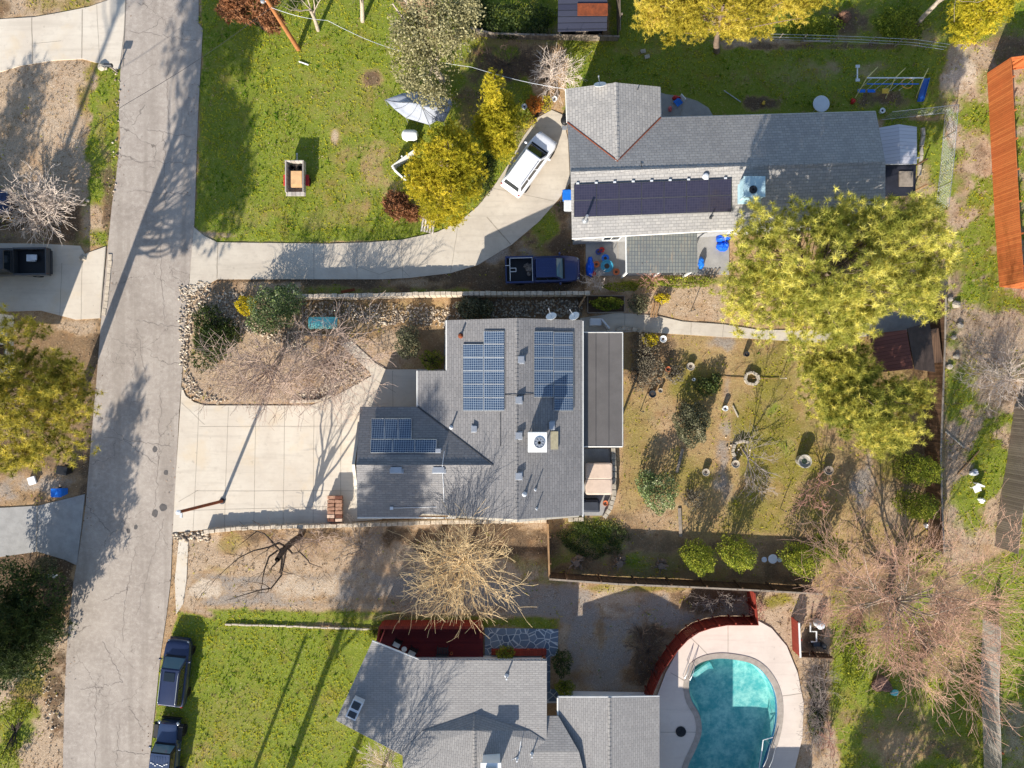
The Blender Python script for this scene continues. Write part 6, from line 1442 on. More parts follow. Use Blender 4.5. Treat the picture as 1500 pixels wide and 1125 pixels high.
tag(o.build('timber_border', M['greytimber'], None), 'weathered timber border framing three sides of the swing bench', 'border')
c = P(488, 745); T = thing('firewood_stack', 'stack of red-brown split firewood beside the garage corner', 'firewood', P(491, 746)); o = MB()
for i in range(7):
    for j in range(2):
        for k in range(4):
            q = P(491, 745, .14 + k * .24) + Vector(((j - .5) * .56 + random.uniform(-.03, .03), (i - 3) * .27, 0)); o.box(q, (random.uniform(.46, .55), random.uniform(.2, .25), random.uniform(.17, .23)), random.uniform(-.08, .08), random.choice((0, 0, 1, 2)))
o.build('split_logs', [mat('red_brown_log', srgb(130, 92, 74), .9, .35, 5, .5, col2=srgb(176, 138, 114)), mat('pale_log', srgb(196, 168, 146), .9, .25, 5, .4), mat('dark_log', srgb(104, 66, 52), .9, .3, 5, .4)], T, bevel=.02)
# hot tub terrace
tag(MB().prism([(v.x, v.y) for v in PP([(853, 657), (895, 657), (897, 690), (896, 725), (888, 755), (853, 755)])], .0, .06).build('patio_terrace', M['greyconc'], None), kind='structure')
c = P(875, 699); T = thing('hot_tub', 'square hot tub with a beige cover in the corner terrace', 'hot tub', c); o = MB()
def rr(cx, cy, hx, hy, r, z_, n=4): return [Vector((cx + sx * (hx - r) + r * math.cos(a0 + k * math.pi / 2 / n), cy + sy * (hy - r) + r * math.sin(a0 + k * math.pi / 2 / n), z_)) for sx, sy, a0 in ((1, 1, 0), (-1, 1, math.pi / 2), (-1, -1, math.pi), (1, -1, 1.5 * math.pi)) for k in range(n + 1)]
o.loft([rr(c.x, c.y, .86, 1.08, .25, .06), rr(c.x, c.y, .9, 1.12, .25, .8)]); o.build('tub', M['timber'], T)
for s in (-1, 1): o = MB(); o.loft([rr(c.x, c.y + s * .56, .95, .585, .16, .805), rr(c.x, c.y + s * .56, .96, .59, .16, .9), rr(c.x, c.y + s * .55, .86, .5, .16, .94)]); o.build('cover', M['beige'], T)
c = P(864, 738); T = thing('barbecue', 'covered black barbecue below the hot tub', 'barbecue', c); o = MB(); o.loft([rr(c.x, c.y, .6, .42, .08, .06), rr(c.x, c.y, .62, .44, .1, .95), rr(c.x, c.y, .5, .3, .12, 1.1)]); o.build('cover', mat('dark_cover', srgb(52, 56, 64), .7, .15, 3, .3), T, smooth=True)
barrel(886, 736, .2, .35, 'terracotta pot with a red plant beside the covered barbecue', M['terracotta'])
# corner steel sheet at the patio roof
tag(MB().box(P(886, 475, .55), (.9, .12, 1.0), R(-50)).box(P(872, 472, .4), (.8, .5, .75)).build('utility_cabinet', M['lightgrey'], None, bevel=.02), 'pale metal cabinet where the path meets the bungalow', 'cabinet')
# pots, ornaments
barrel(970, 497, .26, .4, 'white flower pot beside the yellow-green shrub at the path', M['white']); barrel(945, 491, .2, .35, 'pale cream pot behind the yellow-green shrub', M['stone'])
barrel(976, 541, .2, .7, 'tall terracotta pipe pot in the grey shrub bed', M['terracotta']); barrel(963, 558, .26, .6, 'brown barrel planter below the terracotta pipe pot', M['timber'], 'barrel_planter', 'planter'); barrel(954, 577, .27, .5, 'black and white rimmed barrel planter on the bare soil', M['darkgrey'], 'barrel_planter', 'planter'); barrel(966, 572, .17, .4, 'small tan pot between the two barrels', M['stone'])
barrel(1060, 598, .2, .5, 'white urn standing alone on the gravel streak', M['white'], 'garden_urn', 'urn'); barrel(1015, 556, .12, .3, 'small white pot left of the dark low shrub', M['white'])
barrel(1172, 674, .5, .9, 'large round concrete well ring on the mossy ground', M['concrete'], 'planter_ring', 'planter', mat('mossy_water', srgb(60, 74, 58), .5, .3, 3, .1)); barrel(1210, 688, .34, .5, 'brown ringed round planter right of the concrete ring', M['greytimber'], 'barrel_planter', 'planter')
barrel(1075, 679, .3, .45, 'mossy stone pot below the half ring of stones', M['stone'], 'stone_planter', 'planter'); barrel(1032, 691, .28, .4, 'mossy planter with yellow leaves near the big round shrub', M['stone'], 'stone_planter', 'planter'); barrel(1010, 537, .3, .35, 'pale rock planter right of the grey shrub bed', M['stone'], 'stone_planter', 'planter'); barrel(1091, 519, .2, .5, 'dark post pot beside the big pine edge', M['darkgrey'])
for i, (x_, y_, r_, z_, lab) in enumerate(((1128, 816, .34, .55, 'largest of the three pale glass discs between the round hedges'), (1117, 818, .2, .35, 'small pale disc on the left of the large disc'), (1139, 818, .18, .4, 'small pale disc on the right of the large disc'))):
    c = P(x_, y_); T = thing('bird_bath', lab, 'bird bath', c, 0, 'pale glass discs'); o = MB(); o.lathe([(.02, z_ - .06), (r_ * .8, z_ - .04), (r_, z_), (r_ * .9, z_), (.02, z_ - .03)], c, 20); o.build('bowl', M['lightgrey'], T, smooth=True); o = MB(); o.tube([c, c + Vector((0, 0, z_ - .04))], .05, 8); o.build('stem', M['stone'], T)
def plank(a, b, w_, label, m=None, name='plank', h=.06):
    p, q = P(*a), P(*b); d = q - p; return tag(MB().box(((p.x + q.x) / 2, (p.y + q.y) / 2, h / 2 + .02), (d.length, w_, h), math.atan2(d.y, d.x)).build(name, m or M['greytimber'], None, bevel=.01), label, 'plank')
plank((1000, 657), (991, 692), .22, 'weathered plank lying above the big round shrub'); plank((995, 744), (997, 786), .24, 'weathered plank lying in the shade below the big round shrub'); plank((1073, 594), (1081, 611), .1, 'short pale stick on the moss near the white urn', M['stone'])
plank((1362, 622), (1357, 665), .1, 'thin white pipe along the back fence', M['white'], 'pipe_length'); plank((1384, 632), (1412, 656), .1, 'pale stick lying outside the back fence', M['stone'], 'stick'); plank((1434, 660), (1402, 695), .08, 'long tan stick in the grass outside the back fence', M['timber'], 'stick'); plank((1175, 60), (1216, 61), .14, 'fallen pale branch along the north wire fence', M['stone'], 'stick')
plank((1054, 553), (1140, 555), .04, 'thin tan pole lying on the ground by the stone ring', M['timber'], 'stick'); plank((500, 428), (520, 424), .2, 'short red-brown board on the shaded strip', M['rust'], 'board'); plank((1060, 133), (1085, 150), .06, 'bent grey hose piece on the north yard', M['steel'], 'stick')
T = thing('potting_bench', 'small slatted timber bench standing by the path', 'bench', P(957, 455)); c = P(957, 455); o = MB()
for k in range(3): o.box(c + Vector((-.18 + k * .18, 0, .5)), (.12, 1.1, .04), R(-12))
o.build('seat', M['timber'], T)
for sx in (-1, 1):
    for sy in (-1, 1): o = MB(); o.box(c + Vector((sx * .2, sy * .45, .24)), (.06, .06, .48)); o.build('leg', M['timber'], T)
for i, (x_, y_, lab) in enumerate(((938, 602, 'dark green garden stake left of the gravel'), (1143, 745, 'thin dark stake in the lower back garden'), (1012, 456, 'dark stake in the bare soil above the path'), (1143, 554, 'grey stake post at the end of the tan pole'))):
    o = MB(); c = P(x_, y_); o.tube([c, c + Vector((0, 0, 1.1))], .03, 6); o.lathe([(.03, 1.1), (.06, 1.13), (.01, 1.18)], c, 8); tag(o.build('garden_stake', M['darkgrey'] if i < 3 else M['stone'], None), lab, 'stake', 'garden stakes')
# dead tree stumps along the picket fence
def stump(px, py, label, m=None):
    c = P(px, py); T = thing('tree_stump', label, 'stump', c, 0, 'dead stumps along the picket fence'); o = MB(); ring_ = []
    for zz, r_ in ((0, .34), (.15, .26), (.5, .22), (.75, .24)): ring_.append([c + Vector((math.cos(a) * r_ * random.uniform(.8, 1.2), math.sin(a) * r_ * random.uniform(.8, 1.2), zz)) for a in np.linspace(0, 6.283, 11)[:-1]])
    o.loft(ring_); o.build('bole', M['bark'], T)
    o = MB()
    for k in range(9):
        a = random.uniform(0, 6.28); q = c + Vector((math.cos(a) * .16, math.sin(a) * .16, random.uniform(.2, .65))); d = Vector((math.cos(a), math.sin(a), random.uniform(.1, 1.4))); ln = random.uniform(.25, .5); o.tube([q, q + d * ln * .5, q + d * ln + Vector((random.uniform(-.12, .12), random.uniform(-.12, .12), .05))], [.11, .07, .03], 6)
    o.ell(c + Vector((.2, .25, .3)), (.3, .22, .25), 9, 6, 0, .25)
    o.build('root_branch', M['bark'], T)
stump(843, 822, 'pale dead stump in the shaded corner by the tan fence'); stump(906, 822, 'twisted pale dead stump, middle of the row along the picket fence'); stump(966, 826, 'grey dead stump ringed by white pebbles along the picket fence')
# loose rocks by the back fence
for x_, y_, r_, lab in ((1401, 446, .32, 'largest round white boulder outside the back fence'), (1383, 446, .26, 'pale pointed boulder just left of the largest white boulder'), (1392, 438, .22, 'flat tan boulder above the largest white boulder'), (1406, 476, .26, 'flat white slab rock below the boulders outside the fence'), (1397, 494, .2, 'small tan rock outside the shed corner of the fence'), (1401, 522, .24, 'white rock outside the fence level with the shed bottom'), (1391, 537, .24, 'lowest white rock outside the back fence'), (150, 98, .34, 'pale boulder at the tip of the weedy verge'), (108, 295, .16, 'round pinkish rock in the shade beside the pale bare shrub'), (128, 294, .16, 'round tan rock on the weedy verge'), (121, 378, .25, 'pale wedge stone beside the west driveway corner')):
    o = MB(); o.ell(P(x_, y_, r_ * .35), (r_, r_ * .85, r_ * .6), 10, 7, 0, .18); tag(o.build('boulder', M['stone'], None), lab, 'boulder', 'loose boulders')
# junk outside the fence
c = P(1428, 712); T = thing('plastic_chair', 'broken white plastic chair lying in the weeds outside the back fence', 'chair', c); o = MB(); o.box(c + Vector((0, -.15, .25)), (.5, .5, .05), .4); o.build('seat', M['white'], T); o = MB(); o.box(c + Vector((.1, .15, .3)), (.6, .1, .5), -.4); o.build('backrest', M['white'], T)
for a in range(4): o = MB(); o.tube([c + Vector((math.cos(a * 1.57) * .3, math.sin(a * 1.57) * .3 - .1, .25)), c + Vector((math.cos(a * 1.57) * .36, math.sin(a * 1.57) * .36 - .1, 0))], .025, 5); o.build('leg', M['white'], T)
lump(1424, 692, .3, .25, .4, 'grey junk heap above the broken white chair', M['lightgrey'], 'junk_heap', 'junk', 4); lump(1435, 732, .25, .22, .4, 'bluish white bag below the broken white chair', M['white'], 'plastic_bag', 'bag', 3); lump(1492, 762, .2, .2, .4, 'orange pot at the right edge beyond the grey fence', M['terracotta'], 'flower_pot', 'pot', 2); lump(1355, 768, .3, .2, .3, 'grey watering can heap in the corner by the round hedges', M['steel'], 'metal_scrap', 'scrap', 3); lump(1312, 1013, .45, .22, .3, 'teal folded plastic sheet under the big bare tree', M['teal'], 'plastic_sheet', 'sheet', 3); lump(1290, 1000, .8, .6, .5, 'brown heap of cut branches under the big bare tree', mat('brush_heap', srgb(110, 84, 74), .95, .4, 8, .9, .1), 'brush_pile', 'brush pile', 7); lump(1233, 28, .45, .4, .7, 'dark burnt stump heap with an orange side in the north wood', mat('burnt_wood', srgb(60, 50, 46), .95, .4, 8, .9, .1, col2=srgb(150, 110, 86)), 'brush_pile', 'brush pile', 6)
barrel(1365, 487, .28, .22, 'pale round ring lying on the dark lean-to roof side', M['stone'])
# pool equipment
T = thing('pool_pump', 'pool pump with white pipes and a round filter beside the short red fence', 'pump', P(1190, 922)); c = P(1190, 922); o = MB()
o.tube([P(1187, 912, .3), P(1187, 925, .3), P(1196, 925, .3), P(1196, 940, .3), P(1188, 940, .3)], .06, 7); o.tube([P(1187, 917, .3), P(1187, 917, .8)], .06, 7); o.build('pipe', M['white'], T); o = MB(); c = P(1196, 911); o.lathe([(.26, 0), (.3, .1), (.3, .75), (.2, .95), (.05, 1.0)], c, 18); o.build('filter', M['lightgrey'], T, smooth=True)
o = MB(); c = P(1203, 943); o.lathe([(.2, 0), (.2, .55), (.1, .65), (.01, .65)], c, 14); o.box(c + Vector((-.5, .1, .25)), (.5, .3, .35)); o.build('motor', M['darkgrey'], T)
# south house deck and patio
T = thing('timber_deck', 'dark red timber deck with a boarded parapet on the south house', 'deck', P(640, 940))
o = MB(); o.prism([(v.x, v.y) for v in PP([(562, 915), (708, 915), (708, 972), (613, 972), (553, 943)])], .05, .32); o.build('deck_floor', M['deckred'], T)
o = MB()
for a, b in (((563, 909), (706, 909)), ((706, 910), (706, 925)), ((561, 910), (556, 938))):
    p, q = P(*a), P(*b); d = q - p; o.box(((p.x + q.x) / 2, (p.y + q.y) / 2, .72), (d.length, .1, 1.44), math.atan2(d.y, d.x))
o.build('parapet', M['redwood'], T); o = MB()
for a, b in (((561, 909.3), (709, 909.3)), ((706, 913), (706, 925))): p, q = P(*a), P(*b); d = q - p; o.box(((p.x + q.x) / 2, (p.y + q.y) / 2, 1.46), (d.length, .22, .04), math.atan2(d.y, d.x))
o.build('handrail', M['redwood'], T)
def chair(px, py, rz, label):
    c = P(px, py, .32); T = thing('deck_chair', label, 'chair', c, R(rz), 'white cushioned deck chairs'); o = MB(); o.box((0, 0, .42), (.5, .5, .1)); o.build('cushion', M['white'], T, False, bevel=.03); o = MB(); o.box((0, .28, .62), (.56, .08, .5)); o.build('backrest', M['black'], T, False)
    for s in (-1, 1): o = MB(); o.box((s * .29, 0, .58), (.06, .56, .05)); o.build('armrest', M['black'], T, False)
    for sx in (-1, 1):
        for sy in (-1, 1): o = MB(); o.box((sx * .26, sy * .25, .19), (.05, .05, .38)); o.build('leg', M['black'], T, False)
chair(583, 940, -28, 'white cushioned chair at the left end of the dark red deck'); chair(605.5, 952, -28, 'white cushioned chair nearest the south house wall on the dark red deck')
c = P(593.5, 947.5, .32); T = thing('side_table', 'small round white table between the two deck chairs', 'table', c); o = MB(); o.lathe([(.01, .5), (.18, .5), (.2, .47), (.01, .46)], c, 16); o.build('tabletop', M['white'], T); o = MB(); o.tube([c, c + Vector((0, 0, .46))], .03, 6); o.build('stem', M['black'], T)
c = P(649, 950, .32); T = thing('garden_bench', 'dark slatted bench in the middle of the dark red deck', 'bench', c); o = MB()
for k in range(7): o.box(c + Vector((-.36 + k * .12, 0, .43)), (.08, .48, .03))
o.build('seat', M['darkgrey'], T); o = MB(); o.box(c + Vector((0, -.27, .66)), (.9, .05, .4)); o.build('backrest', M['darkgrey'], T)
for sx in (-1, 1):
    for sy in (-1, 1): o = MB(); o.box(c + Vector((sx * .38, sy * .2, .2)), (.05, .05, .41)); o.build('leg', M['darkgrey'], T)
barrel(662, 954, .11, .5, 'small tan pot on the deck beside the dark bench', M['terracotta'])
t = NT('flagstone'); co = t.co(); v = t.N('ShaderNodeTexVoronoi', feature='DISTANCE_TO_EDGE'); v.inputs['Scale'].default_value = 1.7; t.L(co, v.inputs['Vector']); v2 = t.N('ShaderNodeTexVoronoi'); v2.inputs['Scale'].default_value = 1.7; t.L(co, v2.inputs['Vector'])
sp_ = t.N('ShaderNodeSeparateColor'); t.L(v2.outputs['Color'], sp_.inputs[0]); cc = t.mix(sp_.outputs[0], srgb(92, 108, 128), srgb(132, 146, 160)); cc = t.mix(t.math('MULTIPLY', t.noise(co, 6, 4, .7), .4), cc, srgb(80, 92, 108)); cc = t.mix(t.step(v.outputs['Distance'], .02, .05, 1, 0), cc, srgb(196, 200, 202)); t.bsdf(cc, .8, 0, t.bump(t.step(v.outputs['Distance'], 0, .06), .5, .02), .3)
o = MB(); o.slab(PP([(710, 920), (818, 922), (817, 960), (806, 962), (806, 1010), (818, 1010), (817, 1030), (796, 1030), (796, 972), (710, 972)], .06), .08); tag(o.build('flagstone_patio', t.m), kind='structure')
o = MB(); c = P(760, 953); o.box(c + Vector((0, 0, .22)), (4.0, .35, .4)); o.box(c + Vector((.5, 0, .44)), (2.6, .42, .05)); tag(o.build('planter_box', M['redwood'], None), 'long low red planter box against the south house', 'planter')
barrel(774, 951, .13, .4, 'small terracotta pot on the red planter box end', M['terracotta']); barrel(796, 962, .2, .5, 'brick coloured pot at the corner of the flagstone patio', M['terracotta'])
barrel(1290, 164, .2, .3, 'white tub at the north-east corner of the ranch house', M['white']); 
for i, (x_, y_, lab) in enumerate(((942, 75, 'grey stepping slab in the shaded north yard'), (948, 83, 'smaller grey slab in the shaded north yard'))): tag(MB().box(P(x_, y_, .06), (.36, .26, .09), .2).build('stepping_stone', M['stone'], None), lab, 'slab')
lump(1119, 151, .16, .14, .2, 'yellow toy on the bare patch behind the ranch house', M['yellow'], 'toy', 'toy', 2)
# ------------------------------------------------------------------ trees and shrubs
def obs(a): return tuple(P(*a))
def ring_t(cx, cy, rx, ry, h0, h1, n, a0=0, a1=6.283, inner=.75):
    out = []
    for i in range(n):
        a = a0 + (a1 - a0) * (i + rs.uniform(.2, .8)) / n; r = rs.uniform(inner, 1.05) if i % 3 else rs.uniform(.3, .7); h = rs.uniform(h0, h1) + (1 - r) * 1.0
        out.append(obs((cx + math.cos(a) * rx * r, cy + math.sin(a) * ry * r, h)))
    return out
pine('large spreading yellow-green pine between the ranch house and the back garden', (1140, 440, 0), P(1215, 400, 11.5),
     [lob(1225, 400, 9.6, 110, 80, 2.0), lob(1130, 365, 8.8, 68, 66, 1.7), lob(1112, 440, 8.2, 58, 58, 1.5), lob(1315, 345, 9.6, 72, 56, 1.7), lob(1325, 412, 9, 58, 42, 1.4), lob(1180, 485, 7.8, 80, 38, 1.3), lob(1240, 465, 8.5, 40, 44, 1.4), lob(1290, 430, 8.8, 40, 30, 1.2), lob(1190, 335, 9, 62, 40, 1.4), lob(1250, 318, 9, 55, 26, 1.0), lob(1365, 375, 8.6, 40, 26, .9), lob(1330, 310, 9, 50, 20, .7), lob(1350, 450, 8, 26, 22, .8)],
     1500, 4, F_pine, trunk_r=.36, limbs=220, csize=.3, zb=.5, inner=.42, K=38, wid=.032, tv=.3, l=(.24, .42), gap=-.3)
pine('darker green pine hanging over the east corner of the back garden', (1232, 570, 0), P(1262, 582, 7.6),
     [lob(1225, 545, 5.6, 58, 42, 1.4), lob(1258, 598, 6.2, 56, 44, 1.5), lob(1298, 618, 5.6, 52, 40, 1.4), lob(1312, 578, 5.0, 38, 22, .9), lob(1210, 590, 4.6, 36, 32, 1.1), lob(1345, 578, 4.8, 20, 20, .7), lob(1242, 555, 6, 34, 32, 1.2), lob(1290, 645, 4.6, 36, 18, .9)],
     950, 4, F_pine2, trunk_r=.24, limbs=60, csize=.3, zb=.5, K=34, wid=.034, tv=.3)
pine('tall street pine with drooping needles at the left edge over the road verge', (112, 597, 0), P(108, 565) + Vector((0, 0, 17.5)),
     [lob(15, 590, 10.5, 72, 62, 1.9), lob(92, 590, 9, 48, 52, 1.3), lob(60, 530, 9.5, 48, 34, 1.1), lob(28, 480, 9.8, 36, 26, .9), lob(82, 648, 8.8, 52, 36, 1.2), lob(30, 668, 9, 46, 26, 1.1), lob(-70, 540, 13.5, 80, 60, 2.2), lob(100, 540, 9.2, 30, 24, .8), (*P(112, 555)[:2], 14.5, 3.0, 3.0, 1.5), (*P(105, 570)[:2], 16.8, 2.2, 2.2, 1.2)],
     1000, 4, F_left, trunk_r=.34, limbs=140, csize=.3, gap=-.3, zb=.5, K=34, wid=.034, tv=.3)
pine('golden pine along the top edge above the north yard', (1050, 75, 0), P(1060, 8, 7.5),
     [lob(980, 8, 5.6, 50, 38, 1.3), lob(1060, 10, 6, 72, 46, 1.5), lob(1135, 0, 5.6, 58, 36, 1.3), lob(955, 28, 4.6, 26, 20, .8), lob(1000, 45, 4.4, 34, 18, .8), lob(1185, -8, 5.5, 36, 28, 1.1), lob(1090, 42, 4.5, 60, 14, .7), lob(1020, -25, 6.5, 90, 30, 1.4)],
     760, 9, F_top, trunk_r=.24, limbs=60, csize=.22, l=(.14, .28), wid=.036, K=20)
pine('round yellow-green tree between the white screens and the curved drive', (662, 285, 0), P(655, 240, 6.2),
     [lob(655, 230, 4.9, 44, 34, 1.4), lob(650, 278, 4.2, 48, 38, 1.3), lob(625, 262, 3.8, 28, 36, 1.2), lob(688, 252, 3.8, 24, 38, 1.1), lob(650, 313, 3.0, 36, 18, .9), lob(665, 200, 4.4, 22, 14, .8)],
     620, 10, F_yel, trunk_r=.18, limbs=40, csize=.2, inner=.4, l=(.1, .22), wid=.036, K=19, gap=-.6)
pine('pointed yellow-green conifer above the white minivan', (738, 205, 0), P(724, 112, 7.0),
     [lob(730, 172, 4.2, 24, 36, 1.4), lob(723, 130, 6, 12, 20, 1.0), lob(736, 214, 3.0, 17, 22, 1.1), lob(714, 190, 3.2, 20, 28, 1.1), lob(750, 176, 2.4, 10, 22, .8)],
     430, 9, F_yel, trunk_r=.16, limbs=30, csize=.19, inner=.4, l=(.1, .22), wid=.036, K=18, gap=-.5)
pine('yellow-green tree at the top right corner beside the orange fence', (1425, 55, 0), P(1440, 15, 5.5),
     [lob(1435, 10, 4.4, 42, 40, 1.3), lob(1410, 45, 3.4, 26, 22, .9), lob(1460, -5, 4.6, 36, 30, 1.1)], 330, 10, F_yel, trunk_r=.16, limbs=30, csize=.2, l=(.1, .24), wid=.036, K=18, gap=-.5)
pine('conifer in deep green shade at the lower left beside the road', (72, 905, 0), P(72, 905, 0) + Vector((-.1, 0, 10)),
     [(P(70, 905).x, P(70, 905).y, z_, r_, r_, .9) for z_, r_ in ((3, 3.1), (4.4, 2.8), (5.6, 2.4), (6.8, 1.9), (8, 1.3), (9.2, .65))], 420, 9, F_dark, trunk_r=.2, limbs=50, csize=.3)
# off-frame shade trees whose shadows cross the road and lawns
pine('tall pine beyond the west house', (-75, 650, 0), P(-75, 650) + Vector((0, 0, 23)), [(P(-75, 650).x, P(-75, 650).y, z_, r_, r_, 1.0) for z_, r_ in ((20.5, 2.4), (21.8, 1.8), (23, 1))], 120, 8, F_left, trunk_r=.3, limbs=30)
pine('pine standing behind the west house', (-70, 425, 0), P(-70, 425) + Vector((0, 0, 9.5)), [(P(-70, 425).x, P(-70, 425).y, z_, r_, r_, 1.2) for z_, r_ in ((5, 2.2), (6.6, 2.0), (8.2, 1.3))], 110, 9, F_left, trunk_r=.25, limbs=30)
for bx, by, lab, zs, r_, n_ in ((372, 1275, 'very tall pine south of the lawn whose crown shades the garage roof', (11.5, 13.5, 16, 18, 19.5, 21, 22.5), (1.6, 1.7, 2.1, 2.5, 2.4, 2.0, 1.2), 620), (440, 1300, 'tall pine south of the lawn nearest the south house', (12, 13.2, 14.4), (2.0, 1.9, 1.2), 150)):
    q = P(bx, by); pine(lab, (bx, by, 0), q + Vector((0, 0, zs[-1] + .6)), [(q.x, q.y, z_, k_, k_, 1.1) for z_, k_ in zip(zs, r_)], n_, 5, F_left, trunk_r=.3, limbs=40, csize=.35, K=20, gap=-.3)
T = thing('utility_pole', 'plain timber pole beyond the south lawn', 'pole', P(318, 1268)); o = MB(); b = P(318, 1268); o.tube([b, b + Vector((0, 0, 9.6))], [.16, .11], 10); o.build('shaft', M['pole'], T, smooth=True)
for i, (x_, lab) in enumerate(((1235, 'leafy tree south of the lower right lawn, nearest the pool'), (1330, 'leafy tree south of the lower right lawn, in the middle'), (1425, 'leafy tree south of the lower right lawn, nearest the white fence'))):
    q = P(x_, 1235 + 10 * i); pine(lab, (x_, 1235 + 10 * i, 0), q + Vector((0, 0, 7.5)), [(q.x, q.y, z_, r_, r_, 1.1) for z_, r_ in ((2.5, 2.0), (4.5, 2.4), (6.2, 2.0), (7.4, 1.0))], 260, 9, F_pine2, trunk_r=.2, limbs=20, csize=.4, gap=-.4)

def oak():
    T = bush('grey-green oak drooping over the tarpaulin canopy', [lob(632, 55, 6, 56, 44, 1.7), lob(622, 108, 5.2, 48, 42, 1.4), lob(662, 38, 6.4, 42, 38, 1.5), lob(690, 12, 6.8, 22, 26, 1.1), lob(598, 55, 6, 34, 42, 1.4), lob(640, 142, 4.2, 34, 20, .9), lob(620, 0, 6.6, 60, 30, 1.3)], 17000, .17, F_oak, 'tree', 'oak_tree', inner=.6, stem=False, gap=-.3)
    S = []; b = P(648, 118); tp = [np.array(b), np.array(P(640, 105, 2)), np.array(P(628, 70, 4.5)), np.array(P(606, 20, 6.4)), np.array(P(588, -10, 7.2))]
    chain(S, tp, .26, .1); chain(S, bend(P(628, 70, 4.5), P(600, -15, 7.3), 4, .05), .14, .06); chain(S, bend(P(640, 105, 2), P(575, 5, 7.2), 5, .05), .14, .05)
    for q in ((660, 40, 6.3), (690, 15, 6.6), (600, 60, 6), (620, 110, 5), (640, 140, 4.2), (640, 0, 6.8)): chain(S, bend(P(636, 90, 3.2), P(*q), 5, .1), .09, .02)
    V, F = segs(S, 8); bulk('trunk', V, F, M['palebark'], T, smooth=True)
oak()
bush('burnt orange dead conifer at the top of the north lawn', [lob(362, 0, 3, 44, 30, 1.2), lob(398, 30, 2, 16, 18, .8), lob(340, 15, 2.4, 20, 16, .8)], 2600, .3, F_dead, 'tree', 'dead_tree', blade=4, zb=.2, gap=-.2)
bare('pale leaning bare trunk beside the utility pole', P(466, 44), [obs((438, -30, 6)), obs((455, -40, 6.5)), obs((425, -15, 6)), obs((480, -20, 6)), obs((410, 8, 5.5))], M['palebark'], .15, .5, (3, 3, 2), 2)
bare('pale bare trunk rising from the lawn left of the oak', P(531, 31), [obs((528, -60, 6)), obs((545, -50, 6)), obs((505, -60, 6.5))], M['palebark'], .16, .6, (3, 3), 2)
bare('slanting bare trunk at the top edge right of the north yard', P(1344, 35), [obs((1420, -40, 7)), obs((1400, -55, 7.5)), obs((1440, -30, 7.5))], M['palebark'], .17, .7, (3, 3), 2)
TW = {k: mat(k, *a) for k, a in {'pink_twig': (srgb(176, 154, 140), .9, .3, 3, 0), 'pale_twig': (srgb(214, 198, 184), .9, .15, 3, 0), 'gold_twig': (srgb(224, 196, 150), .85, .2, 3, 0), 'red_twig': (srgb(194, 156, 134), .9, .28, 3, 0), 'grey_twig': (srgb(150, 138, 130), .9, .2, 3, 0), 'dark_twig': (srgb(84, 70, 62), .9, .25, 3, 0), 'rose_twig': (srgb(186, 140, 124), .9, .2, 3, 0)}.items()}
bare('dense pale bare shrub beside the west driveway', P(60, 303), ring_t(55, 300, 47, 40, 1.2, 2.4, 44), TW['pale_twig'], .07, .2, (7, 4), 2, .8, .03, .014, 'bare_shrub', 'shrub', limb_r=.03)
bare('pinkish bare tree on the left of the front bed', P(398, 540), ring_t(385, 552, 76, 54, 3.0, 5.0, 30), TW['pink_twig'], .12, .3, (9, 5), 2, 1.0, .0, .012, limb_r=.05)
bare('pinkish bare tree on the right of the front bed below the swing bench', P(478, 530), ring_t(488, 534, 60, 58, 2.8, 5.0, 30), TW['pink_twig'], .12, .3, (9, 5), 2, 1.0, .0, .012, limb_r=.05)
bare('dark limbed bare tree at the south edge of the central driveway', P(440, 786), [obs(a) for a in ((306, 858, 6.6), (396, 838, 6), (348, 800, 7), (382, 876, 6.6), (330, 880, 7), (430, 840, 7.5), (470, 830, 7))], mat('brown_bark', srgb(88, 74, 64), .95, .3, 4, .7, .05), .24, .6, (4, 3), 2, 1.0, .03, .011, limb_r=.1, amp=.24, stub=.8)
bare('wispy grey bare shrub between the driveway wall and the gravel drive', P(528, 802), ring_t(532, 800, 34, 34, 1.2, 2.6, 16), TW['grey_twig'], .05, .3, (6, 4), 2, .8, .03, .01, 'bare_shrub', 'shrub', limb_r=.025)
bare('low pinkish brush west of the wispy grey shrub', P(470, 790), ring_t(450, 795, 60, 20, .5, 1.2, 18), TW['pink_twig'], .04, .3, (5, 3), 2, .9, .0, .01, 'bare_shrub', 'shrub', limb_r=.02)
bare('golden twigged willow in front of the dark red deck', P(684, 813), ring_t(672, 845, 70, 64, 4.4, 6.8, 32), TW['gold_twig'], .16, .25, (8, 4), 2, .7, .03, .011, 'bare_willow', limb_r=.04)
bare('leafless tree behind the south house angled wing', P(560, 1128), [tuple(P(560, 1128) + Vector((rs.uniform(-1.6, 1.6), rs.uniform(-1.6, 1.6), rs.uniform(5.5, 8.5)))) for _ in range(12)], TW['grey_twig'], .14, .3, (5, 4, 3), 3, .7, .08, .012, limb_r=.05)
bare('pinkish leafless shrub by the south house lower eave', P(572, 1122), ring_t(560, 1118, 26, 30, .8, 2.0, 16), TW['pale_twig'], .05, .3, (6, 4), 2, .8, .0, .011, 'bare_shrub', 'shrub', limb_r=.022)
bare('pinkish beige bare shrub near the dark slatted shed', P(812, 108), ring_t(815, 103, 34, 28, 1.6, 2.6, 24), TW['pale_twig'], .07, .3, (6, 4), 2, .8, .02, .012, 'bare_shrub', 'shrub', limb_r=.03)
bare('dark leafless brambles above the pointed conifer', P(745, 95), ring_t(745, 95, 50, 26, .8, 1.8, 24), TW['dark_twig'], .06, .3, (6, 4), 2, 1.0, .0, .01, 'bare_shrub', 'shrub', limb_r=.022)
